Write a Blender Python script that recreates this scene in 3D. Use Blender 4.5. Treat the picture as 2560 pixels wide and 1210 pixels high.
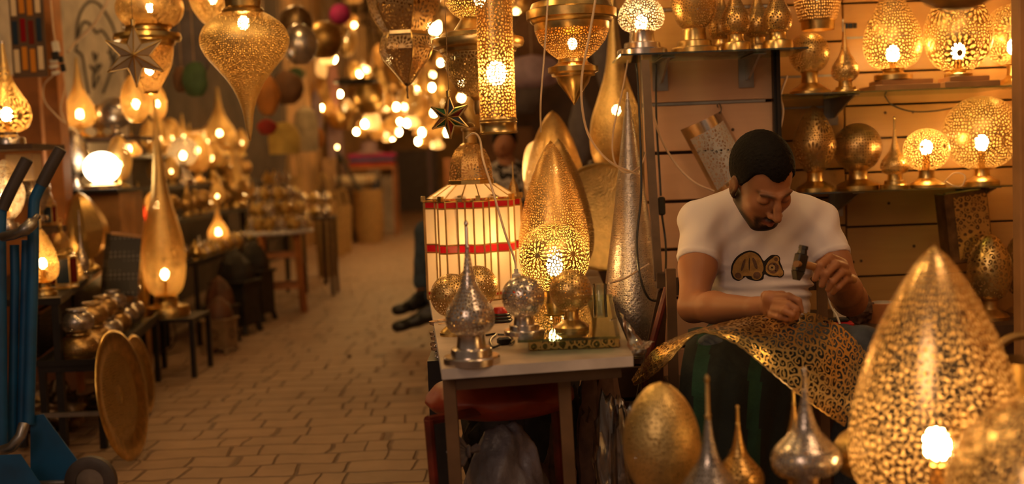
import bpy, math, random
import numpy as np
from mathutils import Vector, Matrix
from mathutils.bvhtree import BVHTree
random.seed(7)
sc = bpy.context.scene
for o in list(bpy.data.objects): bpy.data.objects.remove(o)
PI = math.pi
# ---------------------------------------------------------------- camera
FP = 2900.0                       # focal length in pixels of a 2560 wide frame
pitch, roll = math.radians(4.04), math.radians(2.2)
CAM = Vector((0, 0, 1.2))
fw = Vector((0, math.cos(pitch), -math.sin(pitch)))
u0 = Vector((0, math.sin(pitch), math.cos(pitch))); r0 = Vector((1, 0, 0))
rt = math.cos(roll)*r0 - math.sin(roll)*u0
up = math.sin(roll)*r0 + math.cos(roll)*u0
cam = bpy.data.objects.new('camera', bpy.data.cameras.new('camera'))
sc.collection.objects.link(cam); sc.camera = cam
cam.data.sensor_width = 36; cam.data.sensor_fit = 'HORIZONTAL'; cam.data.lens = FP/2560*36
cam.matrix_world = Matrix(((rt.x, up.x, -fw.x, CAM.x), (rt.y, up.y, -fw.y, CAM.y), (rt.z, up.z, -fw.z, CAM.z), (0, 0, 0, 1)))
cam.data.dof.use_dof = True; cam.data.dof.focus_distance = 3.45; cam.data.dof.aperture_fstop = 1.65
cam.data.clip_end = 200
# ---------------------------------------------------------------- world, view
sc.view_settings.view_transform = 'Standard'; sc.view_settings.look = 'None'
sc.view_settings.exposure = 0.0; sc.view_settings.gamma = 1; sc.view_settings.use_curve_mapping = False
w = bpy.data.worlds.new('world'); sc.world = w; w.use_nodes = True
bg = w.node_tree.nodes['Background']; bg.inputs[0].default_value = (1.0, 0.66, 0.42, 1); bg.inputs[1].default_value = 0.125
def area(name, loc, target, size, power, col):
    l = bpy.data.lights.new(name, 'AREA'); l.size = size; l.energy = power; l.color = col
    o = bpy.data.objects.new(name, l); sc.collection.objects.link(o); o.location = loc
    o.rotation_euler = (Vector(target)-Vector(loc)).to_track_quat('-Z', 'Y').to_euler(); return o
# daylight that falls into the alley mouth behind the camera, tinted warm
area('alley_mouth_daylight', (-1.6, -1.2, 3.0), (0.7, 3.8, 0.8), 1.6, 31, (1.0, 0.64, 0.43))
area('shop_front_fill', (1.3, 1.5, 3.0), (0.9, 4.0, 0.9), 0.9, 14, (1.0, 0.56, 0.26))  # added warm fill light to brighten the stall from the right
BULB = (1.0, 0.575, 0.19)
# ---------------------------------------------------------------- pixel helpers (2560x1210 frame)
def ray(px, py): return fw + rt*((px-1280)/FP) + up*((605-py)/FP)
def P(px, py, d): return CAM + ray(px, py)*d
def S(px, py, z):                          # pixel on a horizontal surface of height z
    v = ray(px, py); return CAM + v*((z-CAM.z)/v.z)
def A(px, Y, z):                           # point at world depth Y and height z that projects to column px
    k = (px-1280)/FP; dz = z-CAM.z
    return Vector(((k*(Y*fw.y+dz*fw.z) - Y*rt.y - dz*rt.z)/rt.x, Y, z))
# ---------------------------------------------------------------- materials
MATS = {}
def nt(name):
    m = bpy.data.materials.new(name); m.use_nodes = True; n = m.node_tree
    for x in list(n.nodes): n.nodes.remove(x)
    out = n.nodes.new('ShaderNodeOutputMaterial'); b = n.nodes.new('ShaderNodeBsdfPrincipled')
    n.links.new(b.outputs[0], out.inputs[0]); MATS[name] = m
    return m, n, b, out
class N:
    def __init__(s, n): s.n = n
    def nd(s, t, **k):
        x = s.n.nodes.new(t)
        for a, v in k.items(): setattr(x, a, v)
        return x
    def link(s, a, b): s.n.links.new(a, b)
    def m(s, op, a, b=None, c=None):
        x = s.n.nodes.new('ShaderNodeMath'); x.operation = op
        for i, v in enumerate((a, b, c)):
            if v is None: continue
            if isinstance(v, (int, float)): x.inputs[i].default_value = v
            else: s.n.links.new(v, x.inputs[i])
        return x.outputs[0]
    def mix(s, f, a, b):
        x = s.n.nodes.new('ShaderNodeMix'); x.data_type = 'RGBA'
        for i, v in ((0, f), (6, a), (7, b)):
            if isinstance(v, (int, float)): x.inputs[i].default_value = v
            elif isinstance(v, tuple): x.inputs[i].default_value = v+(1,) if len(v) == 3 else v
            else: s.n.links.new(v, x.inputs[i])
        return x.outputs[2]
def noise_bump(N_, b, scale, strength, dist=0.002, coord='Object', detail=3):
    tc = N_.nd('ShaderNodeTexCoord'); nz = N_.nd('ShaderNodeTexNoise'); nz.inputs['Scale'].default_value = scale; nz.inputs['Detail'].default_value = detail
    N_.link(tc.outputs[coord], nz.inputs['Vector'])
    bp = N_.nd('ShaderNodeBump'); bp.inputs['Strength'].default_value = strength; bp.inputs['Distance'].default_value = dist
    N_.link(nz.outputs[0], bp.inputs['Height']); N_.link(bp.outputs[0], b.inputs['Normal']); return nz, bp
def plain(name, col, rough=0.5, metal=0.0, var=0.15, nscale=12, bump=0.15, bscale=60, col2=None, bdist=0.002, spec=None, coat=0):
    m, n, b, out = nt(name); q = N(n)
    nz, bp = noise_bump(q, b, bscale, bump, bdist)
    tc = q.nd('ShaderNodeTexCoord'); z = q.nd('ShaderNodeTexNoise'); z.inputs['Scale'].default_value = nscale; z.inputs['Detail'].default_value = 4
    q.link(tc.outputs['Object'], z.inputs['Vector'])
    c2 = col2 if col2 else tuple(max(0, x*(1-2*var)) for x in col)
    mr = q.m('MULTIPLY_ADD', z.outputs[0], 2.4, -0.7); 
    cl = q.nd('ShaderNodeClamp'); q.link(mr, cl.inputs[0])
    q.link(q.mix(cl.outputs[0], col, c2), b.inputs['Base Color'])
    b.inputs['Roughness'].default_value = rough; b.inputs['Metallic'].default_value = metal
    if coat: b.inputs['Coat Weight'].default_value = coat
    if spec is not None: b.inputs['Specular IOR Level'].default_value = spec
    return m
def pierced(name, col, rough=0.33, scale=70, thr=0.10, kind='vor', metal=0.9, nu=6, nv=3, bump=0.25, dist=0.0, bs=120):
    """sheet metal with openings cut right through it"""
    m, n, b, out = nt(name); q = N(n)
    tc = q.nd('ShaderNodeTexCoord'); co = tc.outputs['Object']
    if kind in ('vor', 'ros', 'medal', 'dots'):
        um = q.nd('ShaderNodeUVMap'); um.uv_map = 'metric'; co = um.outputs[0]
    if dist:
        nz = q.nd('ShaderNodeTexNoise'); nz.inputs['Scale'].default_value = scale*0.35; q.link(co, nz.inputs['Vector'])
        va = q.nd('ShaderNodeVectorMath', operation='MULTIPLY_ADD'); q.link(nz.outputs['Color'], va.inputs[0]); va.inputs[1].default_value = (dist,)*3; q.link(co, va.inputs[2]); co = va.outputs[0]
    vo = q.nd('ShaderNodeTexVoronoi'); vo.feature = 'DISTANCE_TO_EDGE'; vo.inputs['Scale'].default_value = scale
    q.link(co, vo.inputs['Vector'])
    if kind in ('vor', 'ros', 'medal', 'dots'): vo.voronoi_dimensions = '2D'; vo.inputs['Randomness'].default_value = .85
    hole = q.m('GREATER_THAN', vo.outputs['Distance'], thr)
    if kind == 'dots':
        vo.feature = 'F1'; vo.inputs['Randomness'].default_value = 0.35
        hole = q.m('LESS_THAN', vo.outputs['Distance'], thr)
    if kind in ('ros', 'medal'):
        uv = q.nd('ShaderNodeSeparateXYZ'); q.link(tc.outputs['UV'], uv.inputs[0])
        v = q.m('MULTIPLY', uv.outputs[1], nv); row = q.m('FLOOR', v)
        sh = q.m('MULTIPLY', q.m('MODULO', row, 2.0), 0.5)
        u = q.m('ADD', q.m('MULTIPLY', uv.outputs[0], nu), sh)
        x = q.m('SUBTRACT', q.m('FRACT', u), 0.5); y = q.m('SUBTRACT', q.m('FRACT', v), 0.5)
        r = q.m('SQRT', q.m('ADD', q.m('MULTIPLY', x, x), q.m('MULTIPLY', y, y))); th = q.m('ARCTAN2', y, x)
        def ring(a, bq, k, t):
            mid = (a+bq)/2; h = (bq-a)/2
            w_ = q.m('DIVIDE', q.m('ABSOLUTE', q.m('SUBTRACT', r, mid)), h)     # 0 centre .. 1 edge
            pet = q.m('ADD', q.m('COSINE', q.m('MULTIPLY', th, k)), q.m('MULTIPLY', w_, -1.5))
            return q.m('GREATER_THAN', pet, t)
        f1 = ring(0.08, 0.25, 12.0, -0.65); f2 = ring(0.26, 0.40, 16.0, -0.75)
        ins = q.m('LESS_THAN', r, 0.41)
        fl = q.m('MAXIMUM', q.m('MULTIPLY', f1, q.m('LESS_THAN', r, 0.255)), q.m('MULTIPLY', f2, q.m('GREATER_THAN', r, 0.255)))
        if kind == 'medal': hole = q.m('MULTIPLY', hole, q.m('GREATER_THAN', r, 0.44))
        hole = q.m('ADD', q.m('MULTIPLY', fl, ins), q.m('MULTIPLY', hole, q.m('SUBTRACT', 1.0, ins)))
    if kind in ('scroll', 'scrolluv'):
        v2 = q.nd('ShaderNodeTexVoronoi'); v2.feature = 'F1'; v2.inputs['Scale'].default_value = scale
        q.link(tc.outputs['UV'] if kind == 'scrolluv' else co, v2.inputs['Vector'])
        vo.inputs['Randomness'].default_value = v2.inputs['Randomness'].default_value = 0.8
        if kind == 'scrolluv':
            nzd = q.nd('ShaderNodeTexNoise'); nzd.inputs['Scale'].default_value = 22; q.link(tc.outputs['UV'], nzd.inputs['Vector'])
            vd = q.nd('ShaderNodeVectorMath', operation='MULTIPLY_ADD'); q.link(nzd.outputs['Color'], vd.inputs[0]); vd.inputs[1].default_value = (.03, .03, 0); q.link(tc.outputs['UV'], vd.inputs[2]); UVd = vd.outputs[0]
            q.link(UVd, vo.inputs['Vector']); q.link(UVd, v2.inputs['Vector'])
            for k_ in (vo, v2): k_.voronoi_dimensions = '2D'
        d = q.nd('ShaderNodeVectorMath', operation='SUBTRACT'); q.link(UVd if kind == 'scrolluv' else co, d.inputs[0]); q.link(v2.outputs['Position'], d.inputs[1])
        sp = q.nd('ShaderNodeSeparateXYZ'); q.link(d.outputs[0], sp.inputs[0])
        a_ = q.m('ARCTAN2', sp.outputs[1], sp.outputs[0])
        sg = q.m('MULTIPLY_ADD', q.m('GREATER_THAN', q.nd('ShaderNodeSeparateXYZ').outputs[0], 0.5), 0.0, 1.0)
        cs = q.nd('ShaderNodeSeparateColor'); q.link(v2.outputs['Color'], cs.inputs[0])
        sg = q.m('SUBTRACT', q.m('MULTIPLY', q.m('GREATER_THAN', cs.outputs[0], 0.5), 2.0), 1.0)
        spi = q.m('SINE', q.m('ADD', q.m('MULTIPLY', v2.outputs['Distance'], 13.0), q.m('MULTIPLY', a_, sg)))
        metal_ = q.m('MAXIMUM', q.m('LESS_THAN', vo.outputs['Distance'], thr), q.m('GREATER_THAN', spi, 0.5 if kind == 'scrolluv' else 0.35))
        hole = q.m('SUBTRACT', 1.0, metal_)
    z = q.nd('ShaderNodeTexNoise'); z.inputs['Scale'].default_value = 25; q.link(tc.outputs['Object'], z.inputs['Vector'])
    ge = q.nd('ShaderNodeNewGeometry'); bf = ge.outputs['Backfacing']          # unpolished inner side; its darker colour also puts in the interior shade
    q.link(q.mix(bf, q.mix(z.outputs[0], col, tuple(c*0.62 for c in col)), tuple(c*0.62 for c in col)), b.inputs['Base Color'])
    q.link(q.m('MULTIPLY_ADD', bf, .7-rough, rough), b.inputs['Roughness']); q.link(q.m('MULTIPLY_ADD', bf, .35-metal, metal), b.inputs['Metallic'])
    noise_bump(q, b, bs, bump, 0.002)
    tr = q.nd('ShaderNodeBsdfTransparent'); mx = q.nd('ShaderNodeMixShader')
    q.link(hole, mx.inputs[0]); q.link(b.outputs[0], mx.inputs[1]); q.link(tr.outputs[0], mx.inputs[2]); q.link(mx.outputs[0], out.inputs[0])
    return m
def emis(name, col, s):
    m, n, b, out = nt(name); b.inputs['Base Color'].default_value = (0.8, 0.8, 0.8, 1)
    b.inputs['Emission Color'].default_value = col+(1,); b.inputs['Emission Strength'].default_value = s; return m
def glassy(name, col, rough=0.05, trans=0.85, alpha=None):
    m, n, b, out = nt(name); q = N(n)
    g = q.nd('ShaderNodeBsdfGlossy'); g.inputs['Roughness'].default_value = rough
    t = q.nd('ShaderNodeBsdfTransparent'); t.inputs[0].default_value = col+(1,)
    lw = q.nd('ShaderNodeLayerWeight'); lw.inputs[0].default_value = 0.35
    f = q.m('MULTIPLY_ADD', lw.outputs['Fresnel'], 0.75, 1-trans if trans < 1 else 0.03)
    mx = q.nd('ShaderNodeMixShader'); q.link(f, mx.inputs[0]); q.link(t.outputs[0], mx.inputs[1]); q.link(g.outputs[0], mx.inputs[2]); q.link(mx.outputs[0], out.inputs[0])
    return m
def frosted(name, col, t=0.5):
    """thin translucent glass or shade cloth"""
    m, n, b, out = nt(name); q = N(n)
    d = q.nd('ShaderNodeBsdfTranslucent'); d.inputs[0].default_value = col+(1,)
    b.inputs['Base Color'].default_value = col+(1,); b.inputs['Roughness'].default_value = 0.25
    mx = q.nd('ShaderNodeMixShader'); mx.inputs[0].default_value = t
    q.link(b.outputs[0], mx.inputs[1]); q.link(d.outputs[0], mx.inputs[2]); q.link(mx.outputs[0], out.inputs[0]); return m
BR = (0.82, 0.57, 0.21); SIL = (0.74, 0.66, 0.60)
plain('brass', BR, 0.30, 1.0, 0.2, 30, 0.08, 90)
plain('brass_dull', (0.62, 0.38, 0.13), 0.42, 0.95, 0.25, 20, 0.15, 60)
plain('brass_dark', (0.30, 0.19, 0.09), 0.42, 0.9, 0.3, 20, 0.2, 60)
plain('silver', SIL, 0.24, 1.0, 0.12, 30, 0.05, 80)
plain('silver_hammered', SIL, 0.24, 1.0, 0.12, 30, 0.8, 140, bdist=0.003)
plain('brass_hammered', BR, 0.30, 1.0, 0.15, 30, 0.7, 130, bdist=0.003)
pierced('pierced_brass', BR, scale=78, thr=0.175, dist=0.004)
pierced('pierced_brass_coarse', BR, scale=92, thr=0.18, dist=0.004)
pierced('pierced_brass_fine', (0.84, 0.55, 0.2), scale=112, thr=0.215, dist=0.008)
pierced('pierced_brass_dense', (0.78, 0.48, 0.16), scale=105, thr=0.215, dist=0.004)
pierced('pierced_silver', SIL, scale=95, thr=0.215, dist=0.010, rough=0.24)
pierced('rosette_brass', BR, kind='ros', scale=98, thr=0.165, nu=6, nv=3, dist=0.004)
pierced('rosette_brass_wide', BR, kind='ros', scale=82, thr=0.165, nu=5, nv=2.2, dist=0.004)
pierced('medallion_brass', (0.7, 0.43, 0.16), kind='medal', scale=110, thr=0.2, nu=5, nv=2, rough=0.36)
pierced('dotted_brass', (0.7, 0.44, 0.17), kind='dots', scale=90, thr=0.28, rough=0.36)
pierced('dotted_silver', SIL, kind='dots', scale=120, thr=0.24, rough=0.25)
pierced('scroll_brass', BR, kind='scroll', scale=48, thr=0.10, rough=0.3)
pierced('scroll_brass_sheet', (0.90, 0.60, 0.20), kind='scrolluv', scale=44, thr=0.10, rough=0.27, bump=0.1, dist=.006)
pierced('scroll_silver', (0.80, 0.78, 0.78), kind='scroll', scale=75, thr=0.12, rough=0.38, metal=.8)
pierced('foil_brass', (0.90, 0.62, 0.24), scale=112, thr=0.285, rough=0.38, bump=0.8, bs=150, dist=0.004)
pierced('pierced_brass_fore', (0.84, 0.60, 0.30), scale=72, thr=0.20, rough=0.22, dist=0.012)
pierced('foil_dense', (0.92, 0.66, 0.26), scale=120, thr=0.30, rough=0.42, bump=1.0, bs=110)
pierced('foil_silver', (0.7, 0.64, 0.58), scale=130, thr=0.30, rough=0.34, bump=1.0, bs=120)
emis('bulb', BULB, 112.0); emis('bulb_small', BULB, 60.0); emis('bulb_far', BULB, 110.0); emis('bulb_dim', BULB, 22.0)
plain('wood', (0.50, 0.25, 0.09), 0.5, 0, 0.25, 6)
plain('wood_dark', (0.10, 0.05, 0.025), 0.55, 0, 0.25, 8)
plain('wood_mid', (0.20, 0.11, 0.05), 0.5, 0, 0.25, 8)
plain('wood_orange', (0.50, 0.19, 0.055), 0.5, 0, 0.2, 8)
plain('upright_metal', (.12, .075, .045), .45, .5, .2)
plain('black_metal', (0.035, 0.03, 0.03), 0.45, 0.5, 0.2)
plain('grey_steel', (0.42, 0.40, 0.38), 0.35, 0.9, 0.2)
plain('black_plastic', (0.015, 0.014, 0.014), 0.35)
plain('white_plastic', (0.72, 0.66, 0.58), 0.4, bump=0.02)
plain('cable_white', (0.75, 0.55, 0.38), 0.5, bump=0)
plain('red_plastic', (0.55, 0.02, 0.02), 0.35)
plain('straw', (0.60, 0.38, 0.15), 0.8, 0, 0.3, 40, 0.9, 90, bdist=0.006)
glassy('clear_glass', (0.93, 0.97, 0.95)); glassy('shelf_glass', (0.72, 0.90, 0.82), 0.03, 0.85)
glassy('plastic_film', (0.80, 0.72, 0.62), 0.25, 0.72)
frosted('milk_glass', (0.88, 0.74, 0.55), 0.42); frosted('red_glass', (0.30, 0.006, 0.012), 0.4); frosted('amber_glass', (0.8, 0.35, 0.05), 0.5); frosted('dark_red_glass', (0.20, 0.02, 0.01), 0.4)
frosted('blue_glass', (0.02, 0.04, 0.08), 0.3); frosted('green_glass', (0.03, 0.14, 0.05), 0.4); frosted('grey_glass', (0.58, 0.50, 0.42), 0.5)
# ---------------------------------------------------------------- mesh helpers
def link(o, parent=None, loc=None):
    sc.collection.objects.link(o)
    if parent is not None: o.parent = parent
    if loc is not None: o.location = loc
    return o
def mesh(name, V, Fc, mat, parent=None, loc=None, smooth=True, uv=None, fm=None, angle=40, rot=None):
    me = bpy.data.meshes.new(name); me.from_pydata([tuple(v) for v in V], [], Fc)
    mats = mat if isinstance(mat, (list, tuple)) else [mat]
    for k in mats: me.materials.append(MATS[k] if isinstance(k, str) else k)
    if smooth:
        me.polygons.foreach_set('use_smooth', [True]*len(me.polygons))
    if fm is not None: me.polygons.foreach_set('material_index', fm)
    if uv is not None:
        l = me.uv_layers.new(name='UVMap'); l.data.foreach_set('uv', np.asarray(uv, dtype=np.float32).ravel())
    me.update()
    if smooth and angle: 
        try: me.set_sharp_from_angle(angle=math.radians(angle))
        except Exception: pass
    o = bpy.data.objects.new(name, me); link(o, parent, loc)
    if rot is not None: o.rotation_euler = rot
    return o
def tag(o, label=None, cat=None, group=None, kind=None):
    if label: o['label'] = label
    if cat: o['category'] = cat
    if group: o['group'] = group
    if kind: o['kind'] = kind
    return o
def thing(name, label, cat, loc=(0, 0, 0), rot=(0, 0, 0), group=None):
    o = bpy.data.objects.new(name, None); o.empty_display_size = 0.05; link(o, None, loc); o.rotation_euler = rot
    return tag(o, label, cat, group)
class MB:
    def __init__(s): s.v = []; s.f = []; s.m = []; s.u = []
    def add(s, V, Fc, m=0, M=None):
        k = len(s.v)
        s.v += [tuple(M @ Vector(v)) if M is not None else tuple(v) for v in V]
        s.f += [tuple(i+k for i in f) for f in Fc]; s.m += [m]*len(Fc); return s
    def box(s, c, d, m=0, rot=None, taper=1.0, bev=0.0):
        x, y, z = [q/2 for q in d]; V = []
        if bev <= 0:
            for sz in (-1, 1):
                t = taper if sz > 0 else 1
                for sx, sy in ((-1, -1), (1, -1), (1, 1), (-1, 1)): V.append((sx*x*t, sy*y*t, sz*z))
            Fc = [(3, 2, 1, 0), (4, 5, 6, 7)]+[(i, (i+1) % 4, 4+(i+1) % 4, 4+i) for i in range(4)]
        else:
            b = min(bev, x*.9, y*.9, z*.9); rings = [(-z, b), (-z+b, 0), (z-b, 0), (z, b)]
            for (zz, ins) in rings:
                X, Y = x-ins, y-ins; c_ = b
                for sx, sy in ((-1, -1), (1, -1), (1, 1), (-1, 1)):
                    pts = [(sx*X, sy*(Y-c_)), (sx*(X-c_), sy*Y)]
                    if sx*sy < 0: pts.reverse()
                    if sx*sy > 0: pass
                    V += [(p[0], p[1], zz) for p in pts]
            Fc = [tuple(reversed(range(8))), tuple(range(24, 32))]
            for r in range(3): Fc += [(r*8+i, r*8+(i+1) % 8, r*8+8+(i+1) % 8, r*8+8+i) for i in range(8)]
        M = Matrix.Translation(c) @ (rot if rot is not None else Matrix())
        return s.add(V, Fc, m, M)
    def bar(s, a, b, w, h=None, m=0, seg=4, r2=None):
        """prism from a to b"""
        a = Vector(a); b = Vector(b); d = (b-a); L = d.length
        q = d.to_track_quat('Z', 'Y').to_matrix().to_4x4()
        if seg == 4:
            h = h or w; V = [(sx*w/2, sy*h/2, z) for z in (0, L) for sx, sy in ((-1, -1), (1, -1), (1, 1), (-1, 1))]; n = 4
        else:
            V = [(math.cos(2*PI*i/seg)*rr, math.sin(2*PI*i/seg)*rr, z) for z, rr in ((0, w), (L, r2 if r2 is not None else w)) for i in range(seg)]; n = seg
        Fc = [tuple(reversed(range(n))), tuple(range(n, 2*n))]+[(i, (i+1) % n, n+(i+1) % n, n+i) for i in range(n)]
        return s.add(V, Fc, m, Matrix.Translation(a) @ q)
    def tube(s, pts, r, seg=8, m=0, closed=False, cap=True):
        pts = [Vector(p) for p in pts]; n = len(pts); rr = r if isinstance(r, (list, tuple)) else [r]*n; V = []; Fc = []; pn = None
        for i, p in enumerate(pts):
            t = (pts[(i+1) % n] - pts[i-1]) if closed else (pts[min(i+1, n-1)] - pts[max(i-1, 0)])
            t.normalize()
            if pn is None: pn = t.orthogonal().normalized()
            pn = (pn - t*pn.dot(t)); pn = pn.normalized() if pn.length > 1e-6 else t.orthogonal().normalized()
            bn = t.cross(pn)
            for k in range(seg): a = 2*PI*k/seg; V.append(p + (pn*math.cos(a)+bn*math.sin(a))*rr[i])
        for i in range(n if closed else n-1):
            j = (i+1) % n
            for k in range(seg): Fc.append((i*seg+k, i*seg+(k+1) % seg, j*seg+(k+1) % seg, j*seg+k))
        if cap and not closed: Fc += [tuple(reversed(range(seg))), tuple(range((n-1)*seg, n*seg))]
        return s.add(V, Fc, m)
    def lathe(s, prof, seg=24, m=0, M=None, sx=1.0):
        V = []; Fc = []; n = len(prof); u = []
        for (r, z) in prof:
            for k in range(seg): a = 2*PI*k/seg; V.append((r*math.cos(a)*sx, r*math.sin(a), z))
        for i in range(n-1):
            for k in range(seg): Fc.append((i*seg+k, i*seg+(k+1) % seg, (i+1)*seg+(k+1) % seg, (i+1)*seg+k))
        if prof[0][0] > 1e-5 and m != 9: Fc.append(tuple(reversed(range(seg))))
        if prof[-1][0] > 1e-5 and m != 9: Fc.append(tuple(range((n-1)*seg, n*seg)))
        return s.add(V, Fc, 0 if m == 9 else m, M)
    def obj(s, name, mat, parent=None, loc=None, smooth=False, rot=None, angle=40):
        return mesh(name, s.v, s.f, mat, parent, loc, smooth, fm=s.m if any(s.m) else None, rot=rot, angle=angle)
def curve(P_, n=8):
    """Catmull-Rom through control tuples"""
    P_ = [np.array(p, float) for p in P_]; Q = [2*P_[0]-P_[1]]+P_+[2*P_[-1]-P_[-2]]; out = []
    for i in range(1, len(Q)-2):
        for k in range(n):
            t = k/n; a, b, c, d = Q[i-1:i+3]
            out.append(0.5*((2*b)+(-a+c)*t+(2*a-5*b+4*c-d)*t*t+(-a+3*b-3*c+d)*t**3))
    out.append(P_[-1]); return [tuple(float(x) for x in o) for o in out]
def bez(pts, n=8): return [Vector(p) for p in curve(pts, n)]
def shade(prof, seg, mats, parent, name='shade', solid=(0.0, 0.0), flute=0, famp=0.0, facet=False, n=5, loc=None, raw=False):
    """surface of revolution, open, solid metal rims at both ends, UVs round and along"""
    pr = prof if raw else [(max(r, 0), z) for r, z in curve(prof, n)]
    L = [0]
    for i in range(1, len(pr)): L.append(L[-1]+math.hypot(pr[i][0]-pr[i-1][0], pr[i][1]-pr[i-1][1]))
    V = []; Fc = []; uv = []; fm = []; T = L[-1]
    for (r, z) in pr:
        for k in range(seg):
            a = 2*PI*k/seg + (PI/seg if facet else 0); rr = r*(1+famp*math.cos(flute*a)) if flute else r
            V.append((rr*math.cos(a), rr*math.sin(a), z))
    for i in range(len(pr)-1):
        t = (L[i]+L[i+1])/2/T
        for k in range(seg):
            Fc.append((i*seg+k, i*seg+(k+1) % seg, (i+1)*seg+(k+1) % seg, (i+1)*seg+k))
            u1, u2, v1, v2 = k/seg, (k+1)/seg, L[i]/T, L[i+1]/T
            uv += [(u1, v1), (u2, v1), (u2, v2), (u1, v2)]; fm.append(1 if (t < solid[0] or t > 1-solid[1]) else 0)
    o = mesh(name, V, Fc, mats, parent, loc, True, uv, fm, angle=25 if facet else 60)
    C = 2*PI*max(p[0] for p in pr); l2 = o.data.uv_layers.new(name='metric'); l2.data.foreach_set('uv', (np.asarray(uv, dtype=np.float32)*np.array([C, T], dtype=np.float32)).ravel())
    return o
def solid_lathe(name, prof, mat, parent, seg=32, loc=None, rot=None):
    b = MB(); b.lathe(prof, seg); return b.obj(name, mat, parent, loc, True, rot, 35)
def bulb(parent, x, y, z, r, mat='bulb', name='bulb'):
    b = MB(); b.lathe([(r*math.sin(t)*1.0, -r*1.25*math.cos(t)) for t in [PI*i/6 for i in range(7)]], 10, M=Matrix.Translation((0, 0, 0)))
    o = b.obj(name, mat, parent, (x, y, z), True, None, 80); return o
# stock outlines, radius and height as fractions
def ballp(r, z0, h, cut=0.30, top=True):
    a0 = math.asin(min(cut, .98)); pts = []
    for i in range(9):
        a = a0+(PI-a0-(0 if top else a0))*i/8; pts.append((r*math.sin(a), z0+h*(1-(math.cos(a)+1)/(math.cos(a0)+1))))
    return pts
DROP = [(.34, 0), (.80, .055), (1.0, .17), (.93, .30), (.66, .42), (.38, .55), (.23, .70), (.14, .85), (.07, 1.0)]
EGG = [(.36, 0), (.72, .10), (.96, .30), (1.0, .48), (.90, .66), (.66, .83), (.34, .95), (0.02, 1.0)]
POINT = [(.34, 0), (.70, .12), (.97, .32), (1.0, .45), (.84, .63), (.55, .82), (.24, .95), (0.01, 1.0)]
TALL = [(.55, 0), (.88, .05), (1.0, .13), (.95, .22), (.78, .36), (.58, .52), (.38, .70), (.18, .87), (.03, 1.0)]
CONE = [(.50, 0), (.88, .10), (1.0, .24), (.93, .42), (.74, .62), (.48, .80), (.20, .94), (0.01, 1.0)]
def scaled(pf, r, z0, h): return [(a*r, z0+b*h) for a, b in pf]
BASES = {
 'tier': [(1.0, 0), (1.0, .22), (.96, .27), (.74, .28), (.72, .50), (.68, .54), (.52, .56), (.48, .90), (.50, 1.0)],
 'bell': [(1.0, 0), (1.0, .16), (.93, .22), (.82, .30), (.62, .40), (.45, .52), (.40, .75), (.42, .95), (.48, 1.0)],
 'flat': [(1.0, 0), (1.0, .45), (.95, .55), (.60, .62), (.52, .80), (.55, 1.0)],
}
def lamp(name, label, loc, s, form, r, h, base='bell', br=None, bh=None, mat='pierced_brass', bmat='brass', lit=0, rot=0, finial=0, seg=48,
         solid=(0.03, 0.03), group=None, tilt=(0, 0), cat='lamp', flute=0, famp=0, bz=0.35, bmatl=None, facet=False):
    """table lamp: r,h,br,bh,finial in photo pixels at scale s (metres per pixel)"""
    t = thing(name, label, cat, loc, (tilt[0], tilt[1], rot), group)
    br = br or r*0.75; bh = bh or r*0.8
    z0 = bh*s*0.94
    solid_lathe('base', [(a*br*s, b*bh*s) for a, b in BASES[base]], bmat, t)
    if form == 'ball': pr = ballp(r*s, z0, h*s)
    else: pr = scaled({'drop': DROP, 'egg': EGG, 'point': POINT, 'cone': CONE, 'tall': TALL}[form], r*s, z0, h*s)
    shade(pr, seg, [mat, bmatl or bmat], t, 'shade', solid, flute, famp, facet)
    if finial:
        f = finial*s; zt = z0+h*s*.985
        solid_lathe('finial', [(r*s*.085, 0), (r*s*.11, f*.05), (r*s*.07, f*.10), (r*s*.06, f*.75), (r*s*.04, f*.78), (r*s*.085, f*.86), (r*s*.07, f*.94), (0.0002, f)], bmat, t, 16, (0, 0, zt))
    if lit:
        bulb(t, 0, 0, z0+h*s*bz, min(0.026, r*s*.28)*(1 if lit > .6 else .75), 'bulb' if lit > .6 else 'bulb_small')
        solid_lathe('socket', [(.013, 0), (.013, h*s*bz*.7)], 'brass_dull', t, 12, (0, 0, z0))
    return t
def cable(name, label, pts, r, mat, cat='cable', n=8, group=None):
    b = MB(); b.tube(bez(pts, n), r, 6); o = b.obj(name, mat, None, None, True, None, 80); return tag(o, label, cat, group)
def struct(b, name, mat, smooth=False):
    o = b.obj(name, mat, None, None, smooth); o['kind'] = 'structure'; return o
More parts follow.
